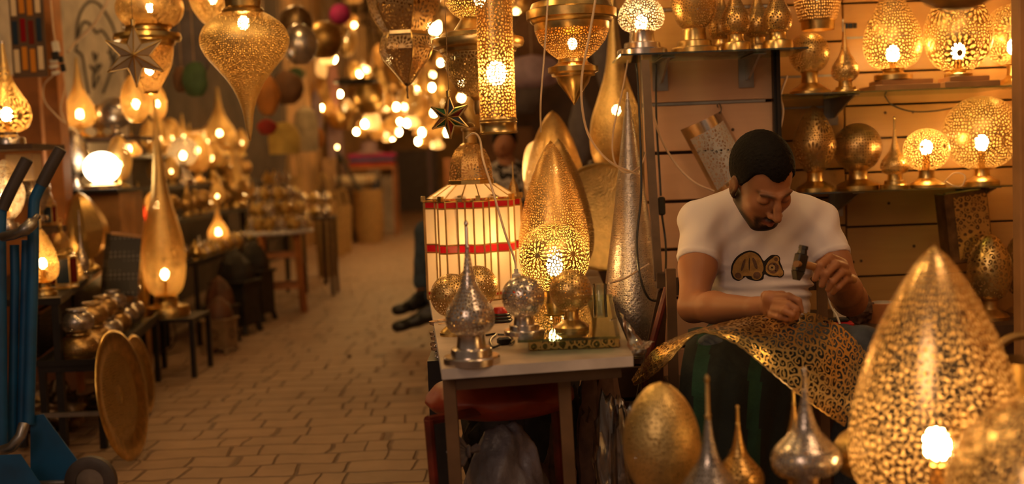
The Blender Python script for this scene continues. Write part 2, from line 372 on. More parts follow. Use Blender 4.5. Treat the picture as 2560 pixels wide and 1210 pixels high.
# ================================================================ setting
def floor_mat():
    m, n, b, out = nt('paving'); q = N(n)
    tc = q.nd('ShaderNodeTexCoord'); nz = q.nd('ShaderNodeTexNoise'); nz.inputs['Scale'].default_value = 3.5; nz.inputs['Detail'].default_value = 2
    q.link(tc.outputs['Object'], nz.inputs['Vector'])
    va = q.nd('ShaderNodeVectorMath', operation='MULTIPLY_ADD'); q.link(nz.outputs['Color'], va.inputs[0]); va.inputs[1].default_value = (.07, .10, 0); q.link(tc.outputs['Object'], va.inputs[2])
    sx = q.nd('ShaderNodeSeparateXYZ'); q.link(va.outputs[0], sx.inputs[0])
    row = q.m('FLOOR', q.m('DIVIDE', sx.outputs[1], .168)); cb = q.nd('ShaderNodeCombineXYZ'); q.link(q.m('MULTIPLY', sx.outputs[0], 4.2), cb.inputs[0]); q.link(q.m('MULTIPLY', row, 7.7), cb.inputs[1])
    nr = q.nd('ShaderNodeTexNoise'); nr.inputs['Scale'].default_value = 1.0; nr.inputs['Detail'].default_value = 0; q.link(cb.outputs[0], nr.inputs['Vector'])
    cc = q.nd('ShaderNodeCombineXYZ'); q.link(q.m('MULTIPLY_ADD', nr.outputs[0], .42, sx.outputs[0]), cc.inputs[0]); q.link(sx.outputs[1], cc.inputs[1])
    br = q.nd('ShaderNodeTexBrick'); q.link(cc.outputs[0], br.inputs['Vector'])
    br.inputs['Scale'].default_value = 1.0; br.inputs['Brick Width'].default_value = .21; br.inputs['Row Height'].default_value = .168
    br.inputs['Mortar Size'].default_value = .011; br.inputs['Mortar Smooth'].default_value = 0.9
    br.inputs['Color1'].default_value = (.44, .28, .175, 1); br.inputs['Color2'].default_value = (.36, .225, .14, 1); br.inputs['Mortar'].default_value = (.17, .10, .06, 1)
    n2 = q.nd('ShaderNodeTexNoise'); n2.inputs['Scale'].default_value = 9; n2.inputs['Detail'].default_value = 6; q.link(tc.outputs['Object'], n2.inputs['Vector'])
    q.link(q.mix(q.m('MULTIPLY', n2.outputs[0], .75), br.outputs['Color'], (.20, .12, .075)), b.inputs['Base Color'])
    b.inputs['Roughness'].default_value = .62
    h = q.m('ADD', q.m('MULTIPLY', br.outputs['Fac'], -1.0), q.m('MULTIPLY', n2.outputs[0], .55))
    bp = q.nd('ShaderNodeBump'); bp.inputs['Strength'].default_value = .9; bp.inputs['Distance'].default_value = .012
    q.link(h, bp.inputs['Height']); q.link(bp.outputs[0], b.inputs['Normal'])
floor_mat()
b = MB(); b.box((0, 14, -.05), (16, 40, .1)); struct(b, 'floor', 'paving')
def slat_mat(name, c1, c2):
    m, n, b, out = nt(name); q = N(n)
    tc = q.nd('ShaderNodeTexCoord'); mp = q.nd('ShaderNodeMapping'); mp.inputs['Scale'].default_value = (2.0, 2.0, 22)
    q.link(tc.outputs['Object'], mp.inputs[0]); nz = q.nd('ShaderNodeTexNoise'); nz.inputs['Scale'].default_value = 2.2; nz.inputs['Detail'].default_value = 5
    q.link(mp.outputs[0], nz.inputs['Vector']); n2 = q.nd('ShaderNodeTexNoise'); n2.inputs['Scale'].default_value = 2.5; q.link(tc.outputs['Object'], n2.inputs['Vector'])
    c = q.mix(nz.outputs[0], c1, c2); q.link(q.mix(q.m('MULTIPLY', n2.outputs[0], .35), c, tuple(x*.6 for x in c2)), b.inputs['Base Color']); b.inputs['Roughness'].default_value = .42
slat_mat('slat_wood', (.60, .34, .11), (.47, .25, .075)); slat_mat('slat_pink', (.72, .47, .31), (.62, .38, .24))
COLY, RY = 4.30, 4.62                     # faces of the narrow bay and the deep bay
def zrow(px, py, Y):                      # height of a pixel on the plane y=Y
    v = ray(px, py); return CAM.z + v.z*(Y/v.y)
def xat(px, py, Y):
    v = ray(px, py); return v.x*(Y/v.y)
cx0, cx1 = A(1612, COLY, 1.2).x, A(1950, COLY, 1.2).x
rows = [zrow(1790, y, COLY) for y in (-110, 20, 137, 256, 378, 500, 620, 742, 864, 990, 1120, 1250, 1400)]
b = MB()
for i in range(len(rows)-1):
    z1, z0 = rows[i]-.006, rows[i+1]+.006
    b.box(((cx0+cx1)/2, COLY+.015, (z0+z1)/2), (cx1-cx0, .03, z1-z0), 1 if i >= 2 else 0, bev=.003)
b.box(((cx0+cx1)/2, COLY+.10, 1.0), (cx1-cx0-.02, .12, 2.4), 2)
b.box((cx1-.01, COLY+.17, 1.0), (.02, .33, 2.4), 0)
struct(b, 'wall_stall', ['slat_wood', 'slat_pink', 'wood_dark'])
rx0, rxm, rx1 = cx1-.02, xat(2115, 500, RY), xat(2700, 500, RY)
b = MB()
ra = [zrow(2200, y, RY) for y in (-140, -60, 5, 92, 180, 262, 345, 430, 565, 690, 815, 940, 1080, 1230, 1500)]
rb = [zrow(2040, y, RY) for y in (-140, -60, 10, 105, 190, 268, 350, 424, 495, 566, 640, 715, 815, 940, 1080, 1230, 1500)]
for rr, xa, xb in ((ra, rxm+.003, rx1), (rb, rx0, rxm-.003)):
    for i in range(len(rr)-1):
        z1, z0 = rr[i]-.004, rr[i+1]+.004
        b.box(((xa+xb)/2, RY+.015, (z0+z1)/2), (xb-xa, .03, z1-z0), 0, bev=.002)
b.box(((rx0+rx1)/2, RY+.08, 1.0), (rx1-rx0, .08, 2.6), 1)
struct(b, 'wall_right', ['slat_wood', 'wood_dark'])
b = MB(); b.box((rx1+.03, 2.6, 1.3), (.05, 4.2, 2.6), 0); struct(b, 'wall_side', ['slat_wood'])
# metal strip in the grooves
b = MB()
for (x0, x1, y, px, Yf) in ((cx0+.005, cx1-.05, 256, 1790, COLY), (cx0+.005, cx1-.02, 20, 1790, COLY), (rxm+.25, rx1, 345, 2200, RY), (rx0, rxm, 268, 2040, RY), (rx0, rxm, 190, 2040, RY), (rxm, rx1, 92, 2200, RY)):
    b.box(((x0+x1)/2, Yf+.004, zrow(px, y, Yf)), (x1-x0, .01, .009))
struct(b, 'trim_1', 'grey_steel')
# left wall of the alley, back wall, upper walls, ceiling
plain('plaster', (.55, .47, .41), .85, 0, .25, 5, .4, 25)
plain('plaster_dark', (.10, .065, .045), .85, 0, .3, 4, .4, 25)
plain('ochre_wall', (.52, .30, .12), .8, 0, .3, 3, .4, 20)
WX = -3.12
b = MB()
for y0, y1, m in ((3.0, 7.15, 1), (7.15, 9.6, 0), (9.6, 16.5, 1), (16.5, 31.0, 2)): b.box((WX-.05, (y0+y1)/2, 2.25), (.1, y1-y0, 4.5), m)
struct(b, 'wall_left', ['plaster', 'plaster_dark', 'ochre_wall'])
b = MB(); b.box((-1, 31.0, 2.2), (14, .15, 4.6)); struct(b, 'wall_back', 'ochre_wall')
b = MB()
b.box(((cx0+.1), COLY+8.6, 2.2), (.1, 16.6, 4.6), 0); b.box((cx0+.1, COLY+20.5, 2.2), (.1, 11, 4.6), 0)
o = struct(b, 'wall_back_right', 'ochre_wall'); o.location.x += 1.25; o.location.y += 1.0
b = MB(); b.box((0, 18.5, 4.45), (9, 27, .06), 0)
for i in range(14): b.box((0, 6+i*1.8, 4.35), (9, .12, .14), 1)
plain('ceiling_cloth', (.50, .30, .14), .85, 0, .3, 3)
struct(b, 'ceiling', ['ceiling_cloth', 'wood_dark'])
# dark uprights of the narrow bay
b = MB(); b.bar(P(1612, 152, 3.95), P(1646, 702, 3.84), .027, .02); b.bar(P(1640, 700, 3.84), P(1668, 700, 3.84), .055, .05)
tag(b.obj('metal_upright', 'upright_metal'), 'dark metal upright left of the pink slat boards, below the upper glass shelf', 'post')
b = MB(); xx = A(1944, COLY-.02, 1.2).x; b.box((xx, COLY-.02, 1.45), (.026, .03, 1.6)); b.box((xx, COLY-.04, 1.45), (.008, .02, 1.6))
tag(b.obj('metal_upright', 'black_metal'), 'dark metal upright behind the head of the man, at the corner of the slat boards', 'post')
b = MB(); a_ = P(2554, 600, 3.0); b.box((a_.x+.012, a_.y, 1.1), (.05, .05, 2.4), bev=.004)
tag(b.obj('wooden_post', 'wood'), 'brown wooden post at the right edge of the stall', 'post')
# ---------------------------------------------------------------- shelves
Z1 = P(1790, 137, 4.12).z; Z2 = P(2280, 229, 4.42).z; Z3 = P(2270, 468, 4.42).z; Z4 = P(2480, 803, 4.3).z
def shelf(pl, pr, Y0, Y1, z, label, trap=0.0):
    xa, xb = A(pl, Y0, z).x, A(pr, Y0, z).x
    V = [(xa, Y0, z-.006), (xb, Y0, z-.006), (xb+trap, Y1, z-.006), (xa, Y1, z-.006)]; V += [(x, y, z) for x, y, _ in V]
    o = mesh('glass_shelf', V, [(3, 2, 1, 0), (4, 5, 6, 7)]+[(i, (i+1) % 4, 4+(i+1) % 4, 4+i) for i in range(4)], 'shelf_glass', smooth=False)
    tag(o, label, 'shelf')
shelf(1552, 2022, 3.97, COLY-.005, Z1, 'upper glass shelf on the narrow slat bay, above the hanging silver shade')
shelf(1960, 2545, 4.24, RY-.005, Z2, 'middle glass shelf carrying the lamps on stepped wooden stands')
shelf(1995, 2545, 4.24, RY-.005, Z3, 'lower glass shelf with round and pointed brass lamps, right of the man')
def bracket(px, Y0, Yw, z, label):
    x = A(px, Y0, z).x; b = MB(); t = .004
    b.add([(x-t, Y0, z-.012), (x-t, Yw-.01, z-.012), (x-t, Yw-.01, z-.085), (x-t, Yw-.05, z-.085), (x+t, Y0, z-.012), (x+t, Yw-.01, z-.012), (x+t, Yw-.01, z-.085), (x+t, Yw-.05, z-.085)],
          [(0, 1, 2, 3), (7, 6, 5, 4), (0, 4, 5, 1), (3, 2, 6, 7), (0, 3, 7, 4)])
    b.box((x, (Y0+Yw)/2, z-.010), (.045, Yw-Y0-.01, .004)); b.box((x, Yw-.006, z-.06), (.055, .008, .105))
    tag(b.obj('shelf_bracket', 'grey_steel'), label, 'bracket')
bracket(1672, 4.05, COLY, Z1, 'left steel bracket under the upper glass shelf'); bracket(1900, 4.05, COLY, Z1, 'right steel bracket under the upper glass shelf')
bracket(2135, 4.30, RY, Z2, 'steel bracket under the middle glass shelf, above the dotted brass ball lamp')
bracket(2148, 4.30, RY, Z3, 'left steel bracket under the lower glass shelf'); bracket(2490, 4.30, RY, Z3, 'right steel bracket under the lower glass shelf, above the carved rectangular shade')
b = MB(); xa, xb = A(2330, 4.2, Z4).x, A(2600, 4.2, Z4).x
b.box(((xa+xb)/2, 4.38, Z4-.03), (xb-xa, .45, .06)); b.box(((xa+xb)/2, 4.40, (Z4-.06)/2), (xb-xa-.04, .38, Z4-.06))
tag(b.obj('low_cabinet', 'wood_dark'), 'low dark wooden cabinet under the brown egg lamp in the right corner', 'cabinet')
# ================================================================ lamps on the right hand shelves
def onshelf(px, Y, z): return A(px, Y, z), Y/FP*1.0
def L(name, label, px, Y, z, *a, **k):
    loc, s = onshelf(px, Y, z); return lamp(name, label, loc, s, *a, **k)
Y1 = 4.10
L('table_lamp', 'lit brass drop lamp on a silver foot at the left end of the upper shelf', 1606, 4.08, Z1, 'drop', 57, 190, 'tier', 62, 60, mat='pierced_silver', bmat='silver', lit=1, bz=.13)
L('table_lamp', 'unlit swirled brass vase lamp, wide stepped foot, second on the upper glass shelf', 1737, Y1, Z1, 'egg', 56, 180, 'tier', 58, 62, mat='pierced_brass_dense')
for px, yy, lb, ss in ((1806, 4.22, 'small brass drop lamp half hidden behind the left front drop on the upper shelf', .92), (1840, 4.10, 'left one of the small brass drop lamps in front on the upper glass shelf', 1.0),
                   (1895, 4.22, 'small brass drop lamp standing back between two others on the upper glass shelf', .95), (1945, 4.08, 'rightmost small brass drop lamp on the upper glass shelf', 1.0)):
    L('table_lamp', lb, px, yy, Z1, 'drop', 36*ss, 165*ss, 'flat', 37*ss, 44*ss, mat='pierced_brass_dense', group=None)
# middle shelf
Y2 = 4.42
L('table_lamp', 'unlit brass ball lamp with flower piercing half behind the end of the upper glass shelf', 2025, Y2, Z2, 'ball', 50, 100, 'bell', 50, 58, mat='rosette_brass')
L('table_lamp', 'small slim brass drop lamp beside the electric box on the middle shelf', 2114, Y2, Z2, 'drop', 34, 128, 'tier', 34, 32, mat='pierced_brass_fine', finial=16)
def stand(px, Y, w, label):
    c = A(px, Y, Z2); s = Y/FP; b = MB(); b.box((c.x, c.y, Z2+8*s), (w*s, w*s*.75, 15*s), bev=.002); b.box((c.x-3*s, c.y, Z2+22*s), (w*s*.72, w*s*.6, 13*s), bev=.002)
    tag(b.obj('wooden_stand', 'wood'), label, 'stand'); return Z2+29*s
zt = stand(2255, Y2, 175, 'stepped wooden stand under the big lit drop lamp')
L('table_lamp', 'big lit brass drop lamp on the stepped wooden stand on the middle shelf', 2233, 4.40, zt, 'drop', 71, 330, 'flat', 46, 26, mat='pierced_brass', lit=1, bz=.12, seg=64)
zt = stand(2412, 4.345, 135, 'dark stepped wooden stand under the lit egg lamp')
L('table_lamp', 'large lit brass egg lamp with daisy piercing on the dark wooden stand', 2396, 4.345, zt, 'egg', 82, 205, 'flat', 34, 14, mat='rosette_brass_wide', lit=1, bz=.24, seg=64)
L('table_lamp', 'very bright lit brass barrel lamp at the right end of the middle shelf', 2536, 4.49, Z2, 'ball', 76, 152, 'bell', 42, 60, mat='rosette_brass', lit=1, bz=.30, seg=64)
# lower shelf
Y3 = 4.40
L('table_lamp', 'unlit pointed brass bud lamp with sun piercing on the lower shelf, nearest the man', 2038, 4.40, Z3, 'point', 53, 168, 'bell', 47, 48, mat='medallion_brass')
L('table_lamp', 'unlit squarish dotted brass globe lamp on the lower shelf', 2146, 4.50, Z3, 'ball', 59, 120, 'bell', 54, 46, mat='dotted_brass')
L('table_lamp', 'small dark brass drop lamp with long spire between the round lamps of the lower shelf', 2238, 4.41, Z3, 'drop', 35, 112, 'tier', 37, 34, mat='pierced_brass_fine', finial=36)
L('table_lamp', 'small lit brass ball lamp with daisy piercing on the lower shelf', 2317, 4.33, Z3, 'ball', 56, 106, 'bell', 46, 44, mat='rosette_brass', lit=1, bz=.55)
L('table_lamp', 'biggest lit brass ball lamp on the lower shelf at the far right', 2455, 4.455, Z3, 'ball', 94, 182, 'bell', 42, 40, mat='pierced_brass', lit=1, bz=.36, seg=72)
t = thing('brass_flask', 'slim brass flask hanging at the right end of the lower shelf', 'flask', A(2545, 4.28, Z3)); s = 4.28/FP
solid_lathe('body', [(0.0005, 0), (9*s, 4*s), (11*s, 30*s), (8*s, 55*s), (4*s, 70*s), (5*s, 80*s)], 'brass', t, 16)
L('table_lamp', 'brown unlit brass egg lamp standing on the low dark cabinet', 2475, 4.32, Z4, 'egg', 54, 168, 'bell', 47, 50, mat='scroll_brass', bmat='brass_dull')
L('table_lamp', 'unlit brass egg lamp half cut off by the right wooden post on the low cabinet', 2562, 4.40, Z4, 'egg', 52, 165, 'bell', 44, 48, mat='scroll_brass', bmat='brass_dull')
# carved rectangular shade leaning on wall
t = thing('wall_lamp', 'brown carved rectangular metal lamp leaning against the boards below the lower shelf', 'lampshade', P(2425, 655, 4.42), (0, -.10, 0)); s = 4.42/FP
b = MB(); b.box((6*s, 0, 90*s), (104*s, .03, 180*s), bev=.004); b.obj('frame', 'brass_dark', t)
pan = mesh('pierced_panel', [(-28*s, -.018, 10*s), (54*s, -.018, 12*s), (54*s, -.018, 168*s), (-28*s, -.018, 166*s)], [(0, 1, 2, 3)], 'scroll_brass', t, smooth=False)
b = MB(); b.box((-46*s, .03, 88*s), (10*s, .10, 176*s)); b.obj('side_panel', 'brass_dark', t)
# hanging silver sconce
t = thing('wall_sconce', 'curved silver pierced shade hanging tilted from a hook on the pink boards', 'sconce', P(1797, 283, 4.18)); s = 4.16/FP
V = []; Fc = []; uv = []; fm = []; nu_, nv_ = 26, 18
a0 = P(1701, 325, 4.22); a1 = P(1802, 277, 4.22); b0 = P(1790, 492, 4.22); b1 = P(1868, 400, 4.22)
for j in range(nv_+1):
    for i in range(nu_+1):
        u, v = i/nu_, j/nv_; p = (a0*(1-u)+a1*u)*(1-v)+(b0*(1-u)+b1*u)*v
        p = p + Vector((0, -.085*math.sin(PI*u), 0)) + (P(1760, 420, 4.2)-P(1775, 450, 4.2))*0.0
        V.append(p-t.location)
for j in range(nv_):
    for i in range(nu_):
        k = j*(nu_+1)+i; Fc.append((k, k+1, k+nu_+2, k+nu_+1)); fm.append(0 if (3 <= j < nv_-1 and 2 <= i < nu_-2) else 1)
mesh('curved_shade', V, Fc, ['scroll_silver', 'silver'], t, fm=fm)
b = MB(); b.tube([Vector(p)-t.location for p in bez([P(1801, 283, 4.2), P(1803, 272, 4.22), P(1799, 260, 4.24), P(1793, 261, 4.26), P(1794, 268, 4.25)], 5)], .0025, 6); b.obj('hook', 'grey_steel', t, None, True)
# perforated wall sconce at the top
t = thing('wall_sconce', 'brass shade with round holes and plain lower band at the top right wall', 'sconce', P(2045, 75, 4.35)); s = 4.35/FP
pr = [(40, 0), (42, 22), (46, 23), (56, 60), (62, 110), (64, 150)]
shade([(r*s, z*s) for r, z in pr], 40, ['dotted_brass', 'brass'], t, 'shade', (.17, 0.02), raw=True)
bulb(t, 0, 0, 90*s, .02, 'bulb_small')
# electric box
t = thing('breaker_box', 'small electric breaker box with dark switches on the right wall', 'electric box', P(2142, 68, RY-.02)); s = RY/FP
b = MB(); b.box((0, 0, 0), (88*s, .03, 52*s), bev=.004); b.obj('case', 'wood', t)
b = MB(); b.box((-18*s, -.018, 4*s), (44*s, .012, 30*s)); b.obj('cover', 'white_plastic', t)
for i, dx in enumerate((-32, -21, -10)):
    b = MB(); b.box((dx*s, -.028, 2*s), (8*s, .012, 12*s)); b.obj('switch', 'blue_glass' if i < 2 else 'black_plastic', t)
b = MB(); b.box((28*s, -.02, 2*s), (9*s, .016, 20*s)); b.obj('switch', 'black_plastic', t)
# cords on the wall
cable('lamp_cable', 'dark cord running from the middle shelf bracket towards the biggest ball lamp', [P(2212, 240, 4.5), P(2230, 262, 4.55), P(2275, 278, 4.56), P(2330, 278, 4.56), P(2385, 270, 4.52)], .003, 'black_plastic')
cable('lamp_cable', 'pale cord looped between the small lit ball lamp and the biggest ball lamp', [A(2357, 4.36, Z3+.01), A(2385, 4.30, Z3+.05), A(2412, 4.27, Z3+.04), A(2405, 4.265, Z3+.004), A(2385, 4.26, Z3+.004), A(2366, 4.3, Z3+.02)], .0025, 'cable_white')
cable('lamp_cable', 'pale cord hanging along the right upright behind the head of the man', [P(1968, 190, 4.3), P(1952, 240, 4.27), P(1958, 280, 4.27), P(1946, 345, 4.27)], .004, 'cable_white')
cable('lamp_cable', 'pale cord sagging from the upper shelf down past the silver shade', [P(1605, 155, 4.0), P(1622, 240, 4.03), P(1650, 340, 4.08), P(1690, 410, 4.1), P(1735, 455, 4.1), P(1785, 478, 4.12)], .004, 'cable_white')
t = thing('inline_switch_cord', 'black cord with an inline switch hanging on the pink boards', 'cable', P(1640, 160, 4.1))
b = MB(); b.tube([Vector(p)-t.location for p in bez([P(1640, 160, 4.1), P(1641, 300, 4.12), P(1648, 420, 4.14), P(1652, 490, 4.14)], 6)], .004, 6)
b.obj('cord', 'black_plastic', t, None, True); b = MB(); b.tube([Vector(p)-t.location for p in bez([P(1655, 538, 4.13), P(1664, 610, 4.12), P(1663, 690, 3.95), P(1650, 745, 3.84), P(1622, 745, 3.8), P(1600, 690, 3.8), P(1592, 600, 3.85), P(1603, 480, 3.88), P(1600, 330, 3.9), P(1594, 200, 3.93), P(1590, 160, 3.96)], 6)], .004, 6)
b.obj('cord', 'black_plastic', t, None, True)
b = MB(); b.box((0, 0, 0), (18*4.13/FP, .018, 46*4.13/FP), bev=.005); b.obj('switch', 'black_plastic', t, P(1654, 515, 4.12)-t.location)
# screws in the boards
b = MB()
for px, py in ((1832, 324), (2133, 655), (2153, 652), (2285, 615), (2222, 508), (2213, 282), (2282, 280)):
    Y = COLY if px < 1900 else RY; p = Vector((xat(px, py, Y), Y-.001, zrow(px, py, Y))); b.lathe([(.0001, -.001), (.006, 0), (.004, .004), (.0002, .004)], 10, M=Matrix.Translation(p) @ Matrix.Rotation(PI/2, 4, 'X'))
struct(b, 'trim_2', 'wood_dark')
# ================================================================ work table in the alley and what stands on it
ZT = 0.72
c = [S(1104, 923, ZT), S(1583, 890, ZT), S(1488, 661, ZT), S(1072, 735, ZT)]
t = thing('display_table', 'long white topped table with stained wooden legs between the alley and the stall', 'table', (c[0].x, c[0].y, 0))
o_ = t.location
V = [Vector((p.x, p.y, ZT-.025))-o_ for p in c]+[Vector((p.x, p.y, ZT))-o_ for p in c]
plain('table_top', (.62, .50, .40), .45, 0, .22, 7, .1, 30); plain('table_edge', (.70, .66, .66), .5)
mesh('tabletop', V, [(3, 2, 1, 0), (4, 5, 6, 7)]+[(i, (i+1) % 4, 4+(i+1) % 4, 4+i) for i in range(4)], ['table_top', 'table_edge'], t, smooth=False, fm=[0, 0, 1, 1, 1, 1])
for p, q_ in ((P(1122, 940, 2.78), P(1150, 1210, 2.78)), (P(1408, 925, 2.85), P(1425, 1210, 2.85)), (c[2]+Vector((-.05, -.08, 0)), None), (c[3]+Vector((.05, -.05, 0)), None)):
    a = Vector((p.x, p.y, ZT-.025)); e = Vector((p.x, p.y, 0))
    if q_ is not None: e = Vector((p.x+.015, p.y, 0))
    b = MB(); b.bar(a-o_, e-o_, .030, .030); b.obj('leg', 'wood_mid', t)
b = MB(); b.bar(Vector((c[0].x+.03, c[0].y+.03, .70))-Vector((0, 0, .02))-o_, Vector((c[1].x-.03, c[1].y+.03, .68))-o_, .02, .03); b.obj('apron', 'wood_dark', t)
def T(name, label, px, py, z, *a, **k):
    loc = S(px, py, z); d = (loc-CAM).dot(fw); return lamp(name, label, loc, d/FP, *a, **k)
T('table_lamp', 'tall silver drop lamp with a ball-tipped spire, front left of the white table', 1180, 908, ZT, 'drop', 62, 222, 'tier', 71, 74, mat='pierced_silver', bmat='silver', finial=70, seg=64)
ZP = .762
pc = [S(1294, 850, ZP), S(1551, 840, ZP), S(1530, 735, ZP), S(1322, 745, ZP)]
V = [p-Vector((0, 0, .007)) for p in pc]+pc
tag(mesh('glass_plate', V, [(3, 2, 1, 0), (4, 5, 6, 7)]+[(i, (i+1) % 4, 4+(i+1) % 4, 4+i) for i in range(4)], 'shelf_glass', smooth=False), 'greenish glass plate lying on the carved brass box on the white table', 'glass plate')
b = MB(); q0, q1 = S(1322, 880, ZT), S(1552, 872, ZT); b.box(((q0.x+q1.x)/2, q0.y+.16, ZT+.0175), (q1.x-q0.x, .30, .034), bev=.003)
tag(b.obj('carved_box', 'scroll_brass'), 'flat carved brass box supporting the glass plate on the white table', 'box')
T('table_lamp', 'dark silver ball lamp with slit piercing at the left edge of the glass plate', 1311, 835, ZP, 'ball', 54, 104, 'tier', 51, 46, mat='pierced_silver', bmat='silver')
T('table_lamp', 'small unlit brass ball lamp on the glass plate, right of the dark silver ball', 1430, 824, ZP, 'ball', 53, 104, 'bell', 43, 50, mat='pierced_brass_fine')
T('table_lamp', 'brightly lit brass ball lamp with daisy piercing in the middle of the white table', 1391, 790, ZT, 'ball', 88, 172, 'bell', 55, 66, mat='rosette_brass', lit=1, bz=.36, seg=72)
T('table_lamp', 'tall pointed lit brass lamp directly behind the lit ball lamp on the white table', 1390, 745, ZT, 'cone', 88, 350, 'bell', 50, 45, mat='pierced_brass_fine', lit=1, bz=.18, seg=72)
T('table_lamp', 'second tall pointed brass lamp, its tip showing just right of the first', 1408, 715, ZT, 'cone', 82, 330, 'bell', 50, 40, mat='pierced_brass_fine', seg=64)
T('table_lamp', 'glowing brass egg lamp behind the two tall pointed lamps', 1395, 672, ZT, 'point', 77, 330, 'bell', 50, 68, mat='pierced_brass_dense', lit=.5, bz=.55, seg=64)
t = thing('globe_lamp', 'lit milk glass lamp peeking out left of the glowing egg lamp', 'lamp', P(1350, 500, 5.36))
solid_lathe('globe', [(r*5.1/FP, z*5.1/FP) for r, z in curve([(14, 0), (38, 40), (42, 90), (30, 140), (2, 160)], 5)], 'milk_glass', t, 24); bulb(t, 0, 0, .12, .02)
b = MB(); b.lathe([(.07, -(P(1350, 500, 5.36).z)), (.07, -.3), (.02, -.28), (.02, 0)], 20); b.obj('stem', 'brass', t, None, True)
T('table_lamp', 'unlit brass ball lamp behind the silver drop lamp, left and nearer one of the two', 1133, 838, ZT, 'ball', 53, 108, 'bell', 33, 50, mat='pierced_brass_fine')
T('table_lamp', 'unlit brass ball lamp behind the silver drop lamp, set further back', 1197, 812, ZT, 'ball', 52, 104, 'bell', 34, 48, mat='pierced_brass_fine')
# ---- the stained glass lantern
lp = S(1190, 742, ZT); d = (lp-CAM).dot(fw); s = d/FP
t = thing('glass_lantern', 'large domed lantern of milk glass strips with red bands on the white table', 'lantern', lp)
NS = 32; rad = lambda i: (120 if (i//2) % 2 == 0 else 100)*s
def ringp(i, z, k=1.0): a = 2*PI*i/NS+.05; return (rad(i)*k*math.cos(a), rad(i)*k*math.sin(a), z*s)
zs = [(12, 20, 1), (20, 118, 0), (118, 138, 1), (138, 226, 0), (226, 244, 1)]
for z0, z1, kk in zs:
    V = []; Fc = []
    for i in range(NS): V += [ringp(i, z0), ringp(i, z1)]; Fc.append((2*i, (2*i+2) % (2*NS), (2*i+3) % (2*NS), 2*i+1))
    mesh('red_band' if kk else 'milk_panel', V, Fc, 'red_glass' if kk else 'milk_glass', t, smooth=False)
b = MB()
for i in range(NS): b.bar(ringp(i, 0, 1.004), ringp(i, 250, 1.004), 4*s, 4*s)
for z in (2, 12, 20, 118, 138, 226, 244):
    b.tube([ringp(i, z, 1.005) for i in range(NS)], 1.9*s, 5, closed=True)
b.obj('frame', 'brass_dull', t)
for z0, z1, nm in ((243, 258, 'scalloped_rim'),):
    b = MB()
    for i in range(0, NS, 2):
        p0, p1 = Vector(ringp(i, z0, 1.02)), Vector(ringp(i+1, z0, 1.02)); b.box((p0+p1)/2+Vector((0, 0, 7*s)), (11*s, 11*s, 13*s), rot=Matrix.Rotation(2*PI*(i+.5)/NS, 4, 'Z'))
    b.tube([ringp(i, z0, 1.02) for i in range(NS)], 2.5*s, 5, closed=True)
    b.obj(nm, 'brass', t)
shade([(112*s, 250*s), (60*s, 282*s)], 16, ['milk_glass', 'brass'], t, 'sloped_roof', raw=True, facet=True)
b = MB()
for i in range(16):
    a = 2*PI*(i+.5)/16; b.bar((113*s*math.cos(a), 113*s*math.sin(a), 250*s), (61*s*math.cos(a), 61*s*math.sin(a), 282*s), 2.5*s)
b.obj('roof_ribs', 'brass', t)
shade([(60*s, 282*s), (60*s, 292*s), (57*s, 294*s), (57*s, 318*s), (51*s, 345*s), (40*s, 366*s), (25*s, 380*s), (17*s, 384*s)], 8, ['medallion_brass', 'brass'], t, 'dome', (.12, .05), raw=True, facet=True)
solid_lathe('chimney', [(17*s, 380*s), (16*s, 412*s), (20*s, 414*s), (20*s, 420*s), (10*s, 422*s)], 'brass_dull', t, 20)
b = MB(); b.tube([(13*s*math.cos(a), 0, 424*s+9*s*math.sin(a)) for a in [PI*i/8 for i in range(9)]], 1.6*s, 6); b.obj('handle', 'brass', t, None, True)
bulb(t, .03, -.05, 150*s, .020); bulb(t, -.01, .05, 70*s, .012)
b = MB(); b.lathe([(.0001, 0), (108*s, 0), (108*s, 3*s)], 24); b.obj('bottom_plate', 'brass_dark', t)
# cord of the lantern with its white plug
t = thing('extension_cable', 'pale cord with a white plug hanging over the domed glass lantern', 'cable', P(1185, 336, 3.6))
pts = [P(1165, 345, 3.75), P(1185, 333, 3.62), P(1200, 350, 3.6), P(1208, 400, 3.55), P(1230, 470, 3.5), P(1262, 580, 3.45), P(1287, 650, 3.42), P(1290, 684, 3.4)]
b = MB(); b.tube([p-t.location for p in bez(pts, 6)], .0035, 6); b.obj('cord', 'cable_white', t, None, True)
b = MB(); b.box((0, 0, 0), (.026, .02, .020), bev=.003); b.box((0, 0, -.02), (.032, .024, .022), bev=.003); b.box((0, 0, .016), (.012, .012, .014)); b.obj('plug', 'white_plastic', t, P(1291, 692, 3.4)-t.location)
# small mosque shaped lantern beside the big one
T('brass_lantern', 'slim brass lantern with a spire between the glass lantern and the pointed lamps', 1293, 715, ZT, 'point', 24, 150, 'tier', 26, 130, mat='pierced_brass_dense', finial=42, seg=8, facet=True)
# tumbler
t = thing('drinking_glass', 'clear drinking glass on the white table, right of the lit ball lamp', 'glass', S(1501, 785, ZT)); s = 3.35/FP
b = MB(); b.lathe([(.0001, 1*s), (15*s, 1*s), (16.5*s, 4*s), (19.5*s, 80*s), (18.3*s, 80*s), (15.3*s, 6*s), (.0001, 5*s)], 28, m=9); b.obj('glass', 'clear_glass', t, None, True)
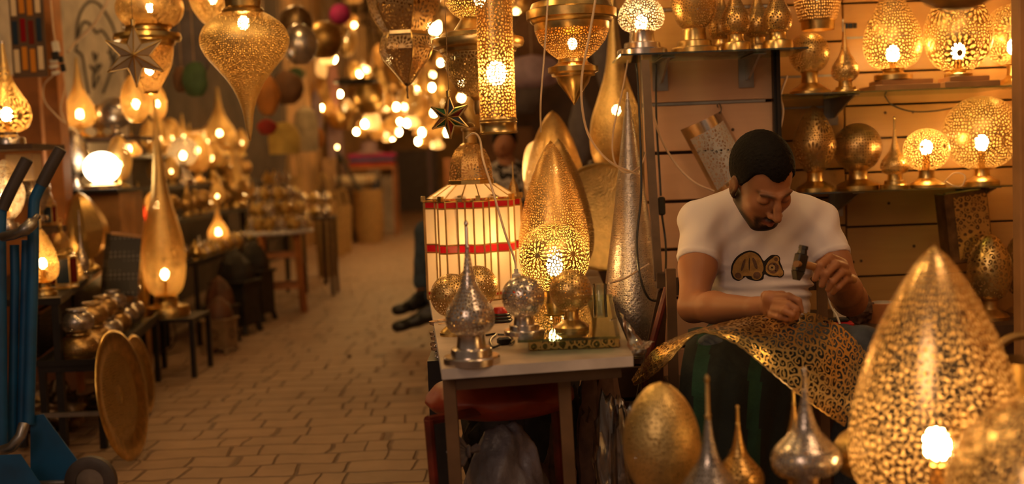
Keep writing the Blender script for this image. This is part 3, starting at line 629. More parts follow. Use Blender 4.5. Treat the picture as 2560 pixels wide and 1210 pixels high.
# adapter and cords
t = thing('power_adapter', 'black power adapter with a cord lying beside the silver drop lamp', 'adapter', S(1261, 862, ZT))
b = MB(); b.box((0, 0, .011), (.036, .024, .02), rot=Matrix.Rotation(.4, 4, 'Z'), bev=.005); b.obj('body', 'black_plastic', t)
b = MB(); b.tube([p-t.location for p in bez([S(1250, 862, ZT+.008), S(1232, 868, ZT+.004), S(1225, 850, ZT+.004), S(1240, 835, ZT+.004), S(1215, 838, ZT+.004)], 6)], .003, 6)
b.obj('cord', 'black_plastic', t, None, True); b = MB(); b.tube([p-t.location for p in bez([S(1276, 858, ZT+.008), S(1284, 850, ZT+.004), S(1272, 838, ZT+.004), S(1245, 836, ZT+.004)], 6)], .003, 6); b.obj('cord', 'black_plastic', t, None, True)
t = thing('red_coil', 'red and black coil of cord between the silver lamps on the white table', 'cord', S(1250, 805, ZT))
b = MB()
for k in range(3): b.tube([((.034-.003*k)*math.cos(a), (.026-.002*k)*math.sin(a), .006+.009*k) for a in [2*PI*i/20 for i in range(20)]], .0045, 6, closed=True)
b.obj('coil', 'black_plastic', t, None, True)
b = MB(); b.lathe([(.0001, 0), (.022, 0), (.024, .03), (.016, .044), (.0001, .046)], 20); b.obj('reel', 'red_plastic', t, None, True)
# loose plastic film
V = []; Fc = []; rs = random.Random(3); n_ = 14; tl, tr_, bl, br_ = P(1548, 778, 2.95), P(1560, 812, 3.1), P(1580, 900, 2.86), P(1640, 868, 3.0)
for j in range(n_+1):
    for i in range(n_+1):
        u, v = i/n_, j/n_; p = (tl*(1-u)+tr_*u)*(1-v)+(bl*(1-u)+br_*u)*v
        V.append(p+Vector((rs.uniform(-1, 1), rs.uniform(-1, 1)*2, rs.uniform(-1, 1)))*.004+Vector((0, -.03*math.sin(9*u+3*v), .01*math.sin(8*v))))
Fc = [(j*(n_+1)+i, j*(n_+1)+i+1, (j+1)*(n_+1)+i+1, (j+1)*(n_+1)+i) for j in range(n_) for i in range(n_)]
tag(mesh('plastic_wrap', V, Fc, 'plastic_film'), 'crumpled clear plastic wrap hanging over the right front corner of the white table', 'plastic wrap')
# little black stand with silver cups, left of the table
bx0, bx1 = P(1072, 905, 3.4), P(1108, 905, 3.4)
b = MB(); ztop = P(1090, 900, 3.38).z; b.box(((bx0.x+bx1.x)/2+.005, 3.49, ztop/2), (.055, .32, ztop)); tag(b.obj('cup_stand', 'black_metal'), 'narrow black stand holding small silver cups at the left edge of the white table', 'stand')
k = 0
for px, yb, Y in ((1101, 905, 3.36), (1082, 885, 3.40), (1103, 868, 3.43), (1080, 860, 3.48), (1101, 845, 3.50)):
    for lv in range(3 if k > 1 else 2):
        s = Y/FP; t = thing('silver_cup', 'small silver footed cup stacked on the narrow black stand beside the white table', 'cup', (A(px, Y, 1).x, Y, ztop+lv*27*s), group='silver cups on the black stand')
        b = MB(); b.lathe([(9*s, 0), (8*s, 3*s), (4*s, 7*s), (4*s, 12*s), (17*s, 19*s), (18*s, 26*s), (16*s, 26*s), (.001, 20*s)], 20, m=9); b.obj('cup', 'silver', t, None, True)
    k += 1
# ---------------------------------------------------------------- under the table
def blob(name, c, r, mat, seed=0, amp=.12, parent=None, seg=28, freq=3.0, flat=None):
    rn = random.Random(seed); ph = [[rn.uniform(0, 6.3) for _ in range(3)] for _ in range(5)]; V = []; Fc = []
    for j in range(seg+1):
        for i in range(seg*2):
            a = PI*j/seg; p = 2*PI*i/(seg*2); n = Vector((math.sin(a)*math.cos(p), math.sin(a)*math.sin(p), math.cos(a)))
            k = 1+amp*sum(math.sin(freq*(q+1)*n[q % 3]+ph[q][0])*math.sin(freq*(q+1)*.8*n[(q+1) % 3]+ph[q][1])/(q+1) for q in range(5))
            V.append((n.x*r[0]*k, n.y*r[1]*k, max(n.z*r[2]*k, -r[2]*.92 if flat is None else flat)))
    Fc = [(j*seg*2+i, (j+1)*seg*2+i, (j+1)*seg*2+(i+1) % (seg*2), j*seg*2+(i+1) % (seg*2)) for j in range(seg) for i in range(seg*2)]
    return mesh(name, V, Fc, mat, parent, c)
plain('bag_plastic', (.22, .20, .23), .42, 0, .3, 10, .6, 35, bdist=.01); plain('red_leather', (.30, .035, .01), .45, 0, .3, 8, .3, 40); plain('red_paint', (.22, .03, .015), .45, .1, .4, 12)
t = thing('folding_chair', 'dark red metal frame with a red padded seat under the white table', 'chair', P(1190, 1210, 3.1)*1.0)
t.location = (P(1190, 1210, 3.1).x, 3.1, 0); L0 = t.location
blob('seat_pad', P(1250, 985, 3.1)-L0, (.20, .19, .062), 'red_leather', 4, .05, t)
b = MB(); b.bar(P(1068, 1052, 2.80)-L0, P(1395, 992, 3.2)-L0, .012, seg=8); b.bar(P(1072, 1050, 2.80)-L0, Vector((P(1100, 1210, 2.80).x, 2.80, 0))-L0, .012, seg=8)
b.bar(P(1385, 990, 3.15)-L0, Vector((P(1410, 1210, 3.15).x, 3.15, 0))-L0, .012, seg=8); b.bar(P(1135, 1030, 3.40)-L0, Vector((P(1140, 1200, 3.40).x, 3.40, 0))-L0, .012, seg=8); b.obj('frame', 'red_paint', t, None, True)
t = thing('plastic_sack', 'knotted grey plastic sack lying on the ground under the white table', 'sack', (P(1260, 1130, 3.0).x, 3.0, 0))
ob = blob('sack', P(1265, 1135, 3.02)-t.location, (.105, .11, .10), 'bag_plastic', 11, .10, t, 36, 4.0)
ob.location.z = 0; ob.scale.z = 1.0
zc = P(1265, 1062, 3.0).z
for v in ob.data.vertices:
    z = (v.co.z/.10+1)/2; v.co.z = z*zc
    w_ = 1+.28*(1-z); v.co.x *= w_; v.co.y *= w_
    a = math.atan2(v.co.z-.42*zc, v.co.x+.085); v.co.y += -.012*math.sin(a*17)*max(0, 1-abs(z-.5))
kx = P(1172, 1128, 2.86)-t.location
b = MB()
for k in range(7):
    a = -1.2+k*.4; b.tube([kx+Vector((.02, .03, 0)), kx, kx+Vector((-.012-.02*math.cos(a), -.01, .030*math.sin(a))), kx+Vector((-.02-.035*math.cos(a), .0, .05*math.sin(a)))], [.012, .006, .009, .003], 6)
b.tube([kx+Vector((0, .011*math.cos(a), .012*math.sin(a))) for a in [2*PI*i/10 for i in range(10)]], .005, 6, closed=True); b.obj('knot', 'bag_plastic', t, None, True)
plain('rag_brown', (.20, .10, .06), .8, 0, .35, 14, .7, 40); plain('rag_grey', (.10, .09, .09), .8, 0, .35, 14, .7, 40)
for i, (px, py, d, r, m, lb) in enumerate(((1500, 1000, 3.35, (.075, .07, .10), 'rag_brown', 'crumpled brown paper bag on the pile right of the table leg'), (1545, 1120, 3.12, (.07, .07, .13), 'plastic_film', 'crumpled clear plastic bag right of the table leg'),
        (1450, 1080, 3.5, (.06, .07, .12), 'rag_grey', 'dark cloth bundle behind the right table leg'), (1395, 1150, 3.3, (.05, .06, .05), 'rag_brown', 'flat brown cloth on the ground by the right table leg'), (1310, 1000, 3.75, (.19, .10, .16), 'rag_grey', 'large dark sack behind the red padded seat'))):
    p = P(px, py, d); zz = max(p.z, .03); rr = (r[0], r[1], zz+r[2]*.5 if i in (0, 1, 2, 4) else zz)
    o2 = blob('crumpled_bag' if i < 2 else 'cloth_bundle', (p.x, p.y, 0), (r[0], r[1], 1.0), m, 20+i, .22, None, 26, 5.0)
    for v in o2.data.vertices: v.co.z = (v.co.z+1)/2*(p.z+r[2])
    tag(o2, lb, 'bag' if i < 2 else 'cloth')
# ---------------------------------------------------------------- lamps behind the table
t = thing('display_box', 'low wooden crate behind the white table under the tall silver cone lamp', 'crate', (P(1592, 900, 4.06).x, 4.06, 0))
b = MB(); hz = P(1592, 905, 4.06).z
for k in range(4): b.box((0, 0, hz*(k+.5)/4), (.17, .20, hz/4-.012), bev=.003)
b.obj('slats', 'wood_dark', t)
lamp('tall_lamp', 'huge silver hammered cone lamp reaching from the crate up past the black upright', (P(1592, 900, 4.06).x, 4.06, hz), 4.06/FP, 'tall', 78, 652, 'flat', 60, 22, mat='foil_silver', bmat='silver', seg=72)
lamp('hanging_lamp', 'huge gold teardrop lamp hanging behind the left black upright', P(1546, 448, 5.0), 5.0/FP, 'drop', 68, 470, 'flat', 26, 8, mat='foil_brass', seg=72, lit=.5, cat='hanging lamp')
t = thing('brass_tray', 'round gold tray leaning behind the table, left of the silver cone lamp', 'tray', P(1500, 660, 4.7)); b = MB()
b.lathe([(.0001, .010), (.20, .008), (.215, .016), (.222, .012), (.21, 0), (.0001, 0)], 48, m=9, M=Matrix.Translation((.02, 0, .19)) @ Matrix.Rotation(1.35, 4, 'X')); b.obj('plate', 'brass_hammered', t, None, True)
# ---------------------------------------------------------------- hanging lamps
def hang(name, label, px, py, d, prof, mats, seg=48, solid=(0, 0), facet=False, rot=0, lit=None, extra=(), top=4.44, smoothcurve=False, chain=True):
    """profile: (radius px, y px above the reference pixel)"""
    loc = P(px, py, d); s = d/FP; t = thing(name, label, 'hanging lamp', loc, (0, 0, rot))
    pr = [(r*s, z*s) for r, z in prof]
    shade(pr, seg, mats, t, 'body', solid, facet=facet, raw=not smoothcurve)
    for nm, p2, m2 in extra: solid_lathe(nm, [(r*s, z*s) for r, z in p2], m2, t, seg if not facet else 24)
    if lit: bulb(t, 0, 0, lit[0]*s, lit[1], lit[2] if len(lit) > 2 else 'bulb')
    if chain:
        b = MB(); b.bar((0, 0, prof[-1][1]*s-.01), (0, 0, top-loc.z), .0035, seg=6); b.obj('chain', 'brass_dark', t)
    return t
# faceted two tier lantern
t = hang('faceted_lantern', 'dark brass faceted two tier lantern with carved panels hanging over the alley, pointed below', 1018, 210, 2.9,
     [(9, 0), (30, 28), (58, 62), (67, 84), (60, 116), (56, 121)], ['medallion_brass', 'brass_dark'], 6, (.05, .04), True, .35,
     extra=(('finial', [(.3, -38), (3, -34), (2, -22), (4, -14), (2.5, -6), (9, 0), (10, 2)], 'brass_dark'),), chain=False)
s = 2.9/FP
shade([(r*s, z*s) for r, z in [(56, 121), (55, 129), (72, 152), (88, 182), (94, 215), (92, 240), (70, 262), (40, 275)]], 6, ['medallion_brass', 'brass'], t, 'upper_tier', (.04, .04), facet=True, raw=True)
b = MB()
for i in range(6):
    a = 2*PI*i/6+PI/6
    b.tube([(r*1.012*s*math.cos(a), r*1.012*s*math.sin(a), z*s) for r, z in [(9, 0), (30, 28), (58, 62), (67, 84), (60, 116), (56, 121), (55, 129), (72, 152), (88, 182), (94, 215), (92, 240), (70, 262)]], 1.6*s, 6)
b.obj('seams', 'brass', t, None, True)
b = MB(); b.lathe([(70*s, 205*s), (78*s, 214*s), (60*s, 218*s)], 6, m=9); b.obj('inner_rim', 'brass', t); b = MB(); b.bar((0, 0, 270*s), (0, 0, 1.1), .004, seg=6); b.obj('chain', 'brass_dark', t)
# mosque lamp behind the cylinder
hang('urn_lantern', 'tiered brass urn lantern hanging behind the lit cylinder lamp', 1202, 292, 3.9,
     [(10, 42), (52, 62), (74, 95), (86, 130), (90, 160)], ['pierced_brass', 'brass'], 56, (.05, .03),
     extra=(('drop', [(.5, 0), (14, 6), (18, 20), (16, 40), (24, 50)], 'brass_dull'), ('rim', [(90, 158), (95, 160), (97, 168), (112, 172), (116, 182), (114, 192), (98, 196), (90, 206), (60, 214), (44, 236), (40, 243)], 'brass'),), chain=False)
t = hang('pierced_globe', 'pierced brass globe resting in the rim of the tiered urn lantern', 1202, 50, 3.88,
     ballp(88, 0, 120, .45), ['pierced_brass_coarse', 'brass'], 56, (.05, .05), lit=(50, .02), smoothcurve=True)
t = hang('cylinder_lamp', 'lit tube lamp of pierced brass with a ringed lower collar hanging over the table', 1247, 334, 3.0,
     [(45, 34), (45, 420)], ['pierced_brass_fine', 'brass'], 56, (.0, .02), lit=(150, .026),
     extra=(('collar', [(43, 3), (46, 0), (48, 3), (46, 7), (46, 24), (48, 27), (46, 30), (48, 34), (46, 37), (45, 40)], 'brass'),))
hang('urn_lantern', 'broad brass urn lantern with a pointed lower cup, hanging right of the lit tube lamp', 1432, 150, 3.9,
     [(34, 0), (62, 22), (84, 48), (93, 74), (94, 92)], ['pierced_brass_dense', 'brass'], 56, (.04, .10), lit=(40, .016),
     extra=(('rim', [(94, 90), (100, 93), (104, 100), (112, 102), (113, 122), (104, 126), (98, 140), (70, 150)], 'brass'),
            ('lower_cup', [(.5, -112), (6, -104), (20, -82), (38, -58), (44, -42), (54, -40), (55, -34), (63, -30), (63, -18), (50, -14), (38, -6), (36, 2)], 'brass')))
t = hang('onion_lamp', 'large glowing gold onion shaped lamp hanging point down over the left of the alley', 625, 352, 4.5,
     [(2, 0), (8, 30), (14, 72), (25, 108), (44, 145), (70, 178), (97, 212), (110, 248), (97, 283), (68, 307), (50, 317)], ['foil_dense', 'brass'], 64, (.03, .02), lit=(292, .022), smoothcurve=True,
     extra=(('neck', [(50, 314), (52, 322), (44, 330), (46, 350), (60, 356), (66, 380), (40, 395)], 'brass'),))
hang('onion_lamp', 'gold round lamp half hidden behind the large onion lamp', 535, 68, 5.2, [(14, 0), (40, 28), (58, 66), (62, 100), (50, 130)], ['foil_brass', 'brass'], 40, (.03, .02), lit=(70, .02), smoothcurve=True)
hang('urn_lantern', 'tiered gold urn lantern hanging behind the clear glass star', 377, 235, 5.0,
     [(16, 0), (34, 30), (52, 65), (60, 98), (62, 122)], ['pierced_brass_dense', 'brass'], 48, (.04, .04), lit=(60, .018), smoothcurve=True, chain=False,
     extra=(('rim', [(62, 120), (66, 122), (68, 128), (80, 131), (83, 138), (80, 148), (62, 150), (54, 156), (52, 164), (58, 166)], 'brass'), ))
hang('pierced_globe', 'wide gold globe above the rim of the tiered urn behind the glass star', 377, 70, 5.0, ballp(83, 0, 110, .6), ['foil_brass', 'brass'], 48, (.04, .04), lit=(50, .016), smoothcurve=True,
     )
# stars
def star(name, label, px, py, d, R, gl, n=6, rot=0.0, cols=None, tilt=.2, th=.42, bw=3.0):
    loc = P(px, py, d); s = d/FP; t = thing(name, label, 'star lantern', loc, (0, 0, tilt)); R = R*s
    pts = []
    for i in range(2*n):
        a = PI/2+rot+PI*i/n; r = R if i % 2 == 0 else R*.44; pts.append(Vector((r*math.cos(a), 0, r*math.sin(a))))
    f, k = Vector((0, -R*th, 0)), Vector((0, R*th, 0)); b = MB()
    for i in range(2*n):
        for c_ in (f, k):
            b.add([pts[i], pts[(i+1) % (2*n)], c_], [(0, 1, 2)], i % len(gl))
    b.obj('glass_panes', list(gl), t)
    b = MB()
    for i in range(2*n):
        b.bar(pts[i], pts[(i+1) % (2*n)], bw*s*.5, seg=5)
        for c_ in (f, k): b.bar(pts[i], c_, bw*s*.5, seg=5)
    b.obj('came_frame', 'brass', t, None, False)
    solid_lathe('cap', [(6*s, R-3*s), (6*s, R+12*s), (3*s, R+14*s)], 'brass', t, 12)
    b = MB(); b.bar((0, 0, R+12*s), (0, 0, R+.8), .0012, seg=5); b.obj('wire', 'brass_dark', t)
    return t
star('star_lantern', 'clear grey glass star with brass edges hanging at the upper left', 337, 140, 4.4, 78, ('grey_glass',), bw=3.4)
star('star_lantern', 'small star of dark red and green glass hanging left of the lit tube lamp', 1124, 293, 3.4, 54, ('dark_red_glass', 'green_glass', 'blue_glass'), tilt=-.25, bw=5)
# cords from above
cable('hanging_cable', 'thin cord hanging straight down in front of the broad urn lantern', [P(1372, -40, 3.6), P(1362, 120, 3.6), P(1352, 250, 3.6), P(1352, 330, 3.7)], .003, 'cable_white')
cable('hanging_cable', 'pale cord curving down past the gold teardrop lamp to the black upright', [P(1495, -40, 3.7), P(1475, 80, 3.7), P(1455, 190, 3.72), P(1457, 280, 3.75), P(1478, 350, 3.8), P(1530, 408, 3.85), P(1605, 440, 3.95)], .004, 'cable_white')
cable('hanging_cable', 'thin pale cord looping across the gold teardrop lamp from the glass shelf', [P(1570, 150, 4.0), P(1555, 230, 4.0), P(1533, 330, 3.98), P(1535, 400, 3.95), P(1565, 432, 3.95), P(1600, 415, 4.0), P(1616, 380, 4.0)], .0028, 'cable_white')
cable('extension_cable', 'pale cord running across the silver cone lamp towards the table', [P(1622, 660, 3.85), P(1590, 680, 3.8), P(1560, 697, 3.6), P(1522, 708, 3.5)], .0035, 'cable_white')
# ================================================================ foreground table
ZF = .45
t = thing('front_table', 'low table in the near right corner, just below the picture, carrying blurred lamps', 'table', (.62, 2.07, 0)); b = MB()
b.box((0, 0, ZF-.02), (.84, .88, .04), bev=.004); b.obj('tabletop', 'wood_dark', t)
for sx in (-1, 1):
    for sy in (-1, 1): b = MB(); b.box((sx*.38, sy*.38, (ZF-.04)/2), (.05, .05, ZF-.04)); b.obj('leg', 'wood_dark', t)
def Fg(label, px, d, form, tip, r, base, br, bh, *a, **k):
    loc = A(px, d, ZF); v = loc-CAM; py = 605-FP*v.dot(up)/v.dot(fw); s_ = v.dot(fw)/FP; fin = k.get('finial', 0); h = py-tip-bh*.94-fin*.985
    return lamp('table_lamp', label, loc, s_, form, r, h, base, br, bh, *a, **k)
Fg('big blurred lit brass cone lamp with a shining tip in the near right corner', 2345, 2.10, 'cone', 612, 212, 'bell', 120, 100, mat='pierced_brass_fore', lit=1, bz=.26, seg=80)
Fg('blurred glowing brass ball lamp cut off by the right edge, nearest to the camera', 2612, 1.74, 'ball', 985, 235, 'bell', 130, 70, mat='pierced_brass_fore', lit=.5, bz=.5, seg=72)
Fg('blurred dull brass egg lamp in the foreground, left of the foreground spires', 1660, 2.36, 'egg', 950, 96, 'bell', 70, 60, mat='foil_dense')
Fg('blurred silver spire lamp in the foreground, right beside the dull egg lamp', 1778, 2.2, 'drop', 928, 76, 'bell', 70, 70, mat='pierced_silver', bmat='brass', finial=110)
Fg('blurred small brass spire lamp in the foreground, second spire from the left', 1850, 2.36, 'drop', 1006, 62, 'bell', 55, 60, mat='pierced_brass_dense', finial=50)
Fg('blurred silver drop lamp with two bright glints in the foreground', 2020, 2.15, 'drop', 910, 86, 'bell', 75, 190, mat='pierced_silver', bmat='silver', finial=62)
Fg('blurred brass spire lamp standing just behind the glinting silver drop lamp', 1990, 2.36, 'drop', 965, 58, 'bell', 50, 90, mat='pierced_brass_dense', finial=40)
Fg('blurred dark brass ball lamp tucked behind the left side of the big cone lamp', 2172, 2.41, 'ball', 1062, 88, 'bell', 60, 60, mat='brass_hammered')
hang('dome_lamp', 'blurred underside of a brass lamp hanging at the very top right', 2395, 26, 2.2, [(2, 0), (40, 5), (80, 25), (100, 60), (100, 120)], ['brass', 'brass'], 40, smoothcurve=True)
t = thing('brass_hoop', 'blurred brass hoop handle at the right edge in front of the low cabinet', 'hoop', A(2560, 2.38, ZF)); b = MB(); s = 2.38/FP; zz = P(2560, 905, 2.38).z-ZF
b.tube([(75*s*math.cos(a), 0, zz+62*s*math.sin(a)) for a in [PI*i/16 for i in range(17)]], .009, 8); b.obj('hoop', 'brass_dull', t, None, True)
b = MB(); b.lathe([(.05, 0), (.055, zz*.5), (76*s, zz), (74*s, zz), (.04, .02)], 24, m=9); b.obj('bucket', 'brass_dull', t, None, True)
# ---- added pendant bulbs, put in overhead to brighten the stall and alley
PN = ('above the front of the stall', 'above the man', 'above the lit ball lamp', 'over the near part of the alley', 'over the hand truck and rack', 'over the middle of the alley', 'over the stepped brassware display', 'over the far part of the alley', 'over the end of the alley', 'right above the board at the end')
for i, (x, y, z, st) in enumerate(((-.15, 2.2, 2.35, .038), (.95, 2.9, 2.45, .038), (.2, 3.6, 2.6, .045), (-1.1, 3.4, 2.9, .085), (-2.2, 4.6, 2.7, .06), (-1.2, 6.6, 3.1, .085), (-1.9, 9.2, 3.2, .085), (-1.7, 12.4, 3.9, .10), (-1.2, 17.2, 4.0, .10), (-1.5, 25.5, 4.15, .12))):
    t = thing('fill_pendant', 'added fill pendant with a round bulb '+PN[i], 'pendant lamp', (x, y, z))
    bulb(t, 0, 0, 0, st, 'bulb'); solid_lathe('socket', [(.02, st), (.022, st+.05), (.004, st+.07)], 'brass_dull', t, 16); b = MB(); b.bar((0, 0, st+.05), (0, 0, 4.43-z), .003, seg=6); b.obj('cord', 'black_plastic', t)
# ================================================================ implicit surfaces for bodies and cloth
def smin(a, b, k):
    h = np.clip(0.5+0.5*(b-a)/k, 0, 1); return b*(1-h)+a*h-k*h*(1-h)
class SDF:
    def __init__(s, lo, hi, h):
        s.lo = np.array(lo, float); s.h = h; s.n = np.ceil((np.array(hi)-s.lo)/h).astype(int)+1
        s.F = np.full(s.n, 1.0, np.float32)
    def sub(s, lo, hi):
        i0 = np.maximum(((np.array(lo)-s.lo)/s.h).astype(int)-1, 0); i1 = np.minimum(((np.array(hi)-s.lo)/s.h).astype(int)+2, s.n)
        if (i1 <= i0).any(): return None, None
        ax = [s.lo[k]+np.arange(i0[k], i1[k])*s.h for k in range(3)]
        X, Y, Z = np.meshgrid(*ax, indexing='ij'); return tuple(slice(i0[k], i1[k]) for k in range(3)), (X, Y, Z)
    def put(s, sl, d, k, op):
        f = s.F[sl]
        if op == 'u': s.F[sl] = smin(f, d, k) if k > 0 else np.minimum(f, d)
        elif op == 's': s.F[sl] = -smin(-f, d, k)
        elif op == 'i': s.F[sl] = np.maximum(f, d)
    def cone(s, a, b, ra, rb, k=.01, op='u'):
        a = np.array(a, float); b = np.array(b, float); R = max(ra, rb)+k+.03
        sl, g = s.sub(np.minimum(a, b)-R, np.maximum(a, b)+R)
        if sl is None: return
        ab = b-a; L = max((ab**2).sum(), 1e-9)
        t = np.clip(sum((g[i]-a[i])*ab[i] for i in range(3))/L, 0, 1)
        d = np.sqrt(sum((g[i]-a[i]-t*ab[i])**2 for i in range(3)))-(ra+(rb-ra)*t); s.put(sl, d, k, op)
    def chain(s, pts, rs, k=.01, op='u'):
        for i in range(len(pts)-1): s.cone(pts[i], pts[i+1], rs[i], rs[i+1], k, op)
    def ell(s, c, r, k=.01, R=None, op='u'):
        c = np.array(c, float); r = np.array(r, float); m = r.max()+k+.03; sl, g = s.sub(c-m, c+m)
        if sl is None: return
        d = [g[i]-c[i] for i in range(3)]
        if R is not None: R = np.array(R); d = [sum(d[j]*R[j][i] for j in range(3)) for i in range(3)]   # world -> local
        q = np.sqrt(sum((d[i]/r[i])**2 for i in range(3))); q2 = np.sqrt(sum((d[i]/r[i]**2)**2 for i in range(3)))
        s.put(sl, q*(q-1)/np.maximum(q2, 1e-6), k, op)
    def cut(s, p, n):       # removes the side the normal points to
        sl, g = s.sub(s.lo, s.lo+s.n*s.h); n = np.array(n, float)/np.linalg.norm(n)
        s.F[sl] = np.maximum(s.F[sl], sum((g[i]-p[i])*n[i] for i in range(3)))
    def mesh(s):
        F = s.F; S_ = F < 0; nx, ny, nz = F.shape
        c = np.zeros((nx-1, ny-1, nz-1), np.int8)
        for dx in (0, 1):
            for dy in (0, 1):
                for dz in (0, 1): c += S_[dx:nx-1+dx, dy:ny-1+dy, dz:nz-1+dz]
        act = np.argwhere((c > 0) & (c < 8)); idx = -np.ones(c.shape, np.int32); idx[tuple(act.T)] = np.arange(len(act))
        acc = np.zeros((len(act), 3)); cnt = np.zeros(len(act)); cor = [(i, j, k) for i in (0, 1) for j in (0, 1) for k in (0, 1)]
        val = {q: F[act[:, 0]+q[0], act[:, 1]+q[1], act[:, 2]+q[2]] for q in cor}
        for a in cor:
            for ax in range(3):
                if a[ax] == 0:
                    b = list(a); b[ax] = 1; b = tuple(b); va, vb = val[a], val[b]; m = (va < 0) != (vb < 0)
                    t = np.where(m, va/np.where(m, va-vb, 1), 0)
                    p = np.array(a, float)+np.outer(t, np.eye(3)[ax]); acc[m] += p[m]; cnt[m] += 1
        V = s.lo+(act+acc/cnt[:, None])*s.h; Q = []
        for ax in range(3):
            o1, o2 = [(1, 2), (2, 0), (0, 1)][ax]; sh = [slice(None)]*3; sh2 = [slice(None)]*3; sh[ax] = slice(0, -1); sh2[ax] = slice(1, None)
            A_ = S_[tuple(sh)]; B_ = S_[tuple(sh2)]; e = np.argwhere(A_ != B_); e = e[(e[:, o1] > 0) & (e[:, o2] > 0)]
            lim = np.array(c.shape); e = e[(e[:, o1] < lim[o1]) & (e[:, o2] < lim[o2]) & (e[:, ax] < lim[ax])]
            fl = A_[tuple(e.T)]; u = np.zeros(3, int); v = np.zeros(3, int); u[o1] = 1; v[o2] = 1
            q = np.stack([idx[tuple((e-u-v).T)], idx[tuple((e-v).T)], idx[tuple(e.T)], idx[tuple((e-u).T)]], 1)
            q[~fl] = q[~fl][:, ::-1]; Q.append(q)
        Q = np.concatenate(Q); Q = Q[(Q >= 0).all(1)]; return V, Q
def npmesh(name, V, Q, mat, parent=None, origin=(0, 0, 0), smooth_it=1, col=None):
    V = np.asarray(V)
    for _ in range(smooth_it):       # light Laplacian relax
        acc = np.zeros_like(V); c = np.zeros(len(V))
        for a in range(4):
            i, j = Q[:, a], Q[:, (a+1) % 4]
            np.add.at(acc, i, V[j]); np.add.at(c, i, 1); np.add.at(acc, j, V[i]); np.add.at(c, j, 1)
        V = np.where(c[:, None] > 0, .5*V+.5*acc/np.maximum(c, 1)[:, None], V)
    me = bpy.data.meshes.new(name); V2 = V-np.array(origin)
    me.vertices.add(len(V2)); me.vertices.foreach_set('co', V2.astype(np.float32).ravel())
    me.loops.add(len(Q)*4); me.loops.foreach_set('vertex_index', Q.astype(np.int32).ravel())
    me.polygons.add(len(Q)); me.polygons.foreach_set('loop_start', np.arange(0, len(Q)*4, 4, dtype=np.int32))
    me.update(calc_edges=True); me.polygons.foreach_set('use_smooth', [True]*len(Q)); me.materials.append(MATS[mat])
    if col is not None:
        ca = me.color_attributes.new('Col', 'FLOAT_COLOR', 'POINT'); ca.data.foreach_set('color', np.asarray(col(V), np.float32).ravel())
    me.validate(); o = bpy.data.objects.new(name, me); link(o, parent); return o, V
def skin_mat(name, rough=.5):
    m, n, b, out = nt(name); q = N(n); a = q.nd('ShaderNodeAttribute'); a.attribute_name = 'Col'; q.link(a.outputs['Color'], b.inputs['Base Color'])
    b.inputs['Roughness'].default_value = rough; b.inputs['Specular IOR Level'].default_value = .35
    b.inputs['Subsurface Weight'].default_value = 0.0
    noise_bump(q, b, 260, .10, .001); return m
skin_mat('skin', .48)
plain('hair', (.006, .004, .003), .7, 0, .2, 60, .8, 320, bdist=.002, spec=.15)
plain('shirt_white', (.76, .69, .69), .85, 0, .03, 5, .25, 500, bdist=.0006)
plain('denim', (.07, .085, .11), .85, 0, .3, 20, .4, 300); plain('green_cloth', (.012, .018, .014), .9, 0, .3, 9, .5, 160); plain('green_stripe', (.016, .07, .035), .9, 0, .3, 14, .7, 160)
# ---------------------------------------------------------------- the man
HC = P(1905, 452, 3.30)
# head frame: l = lateral to the right of the picture, f = face forward, c = crown
pt, yw = math.radians(38), math.radians(17)
f0 = Vector((math.sin(yw), -math.cos(yw), 0)); l0 = Vector((math.cos(yw), math.sin(yw), 0))
hf = f0*math.cos(pt)+Vector((0, 0, -1))*math.sin(pt); hc = f0*math.sin(pt)+Vector((0, 0, 1))*math.cos(pt)
rl = math.radians(4); hl = l0*math.cos(rl)+hc*math.sin(rl); hc = hl.cross(hf)*-1 if hl.cross(hf).dot(hc) < 0 else hl.cross(hf)
HS = 1.06
def H(l, f, c): return HC+(hl*l+hf*f+hc*c)*HS
HR = [[hl[i], hf[i], hc[i]] for i in range(3)]
JS = dict(sL=P(1756, 556, 3.56), eL=P(1733, 768, 3.42), wL=P(1893, 770, 3.14), sR=P(2036, 556, 3.55), eR=P(2125, 748, 3.42), wR=P(2098, 700, 3.17),
          chest=P(1893, 610, 3.60), belly=P(1893, 740, 3.60), pel=P(1900, 850, 3.68), neckb=P(1897, 500, 3.53))
lo = (P(1650, 900, 3.6).x-.03, 2.85, 0.0); hi = (P(2260, 900, 3.6).x+.02, 3.95, 1.34)
B = SDF((lo[0], 2.9, .40), (hi[0], 3.86, 1.34), .0042)
J = JS
B.ell(J['chest'], (.165, .10, .17), .03); B.ell(J['belly'], (.145, .095, .14), .04); B.ell(J['pel'], (.16, .12, .11), .04)
B.chain([J['sL'], J['neckb'], J['sR']], [.05, .055, .05], .05)
B.cone(J['neckb'], H(0, -.035, -.06), .060, .058, .02)
B.chain([J['sL'], J['sL']*.45+J['eL']*.55, J['eL']], [.060, .052, .043], .03); m_ = J['eL']*.65+J['wL']*.35
B.chain([J['eL'], m_, J['wL']], [.043, .044, .028], .02)
B.chain([J['sR'], J['sR']*.5+J['eR']*.5, J['eR']], [.060, .050, .046], .03); m_ = J['eR']*.5+J['wR']*.5
B.chain([J['eR'], m_, J['wR']], [.048, .046, .031], .02)
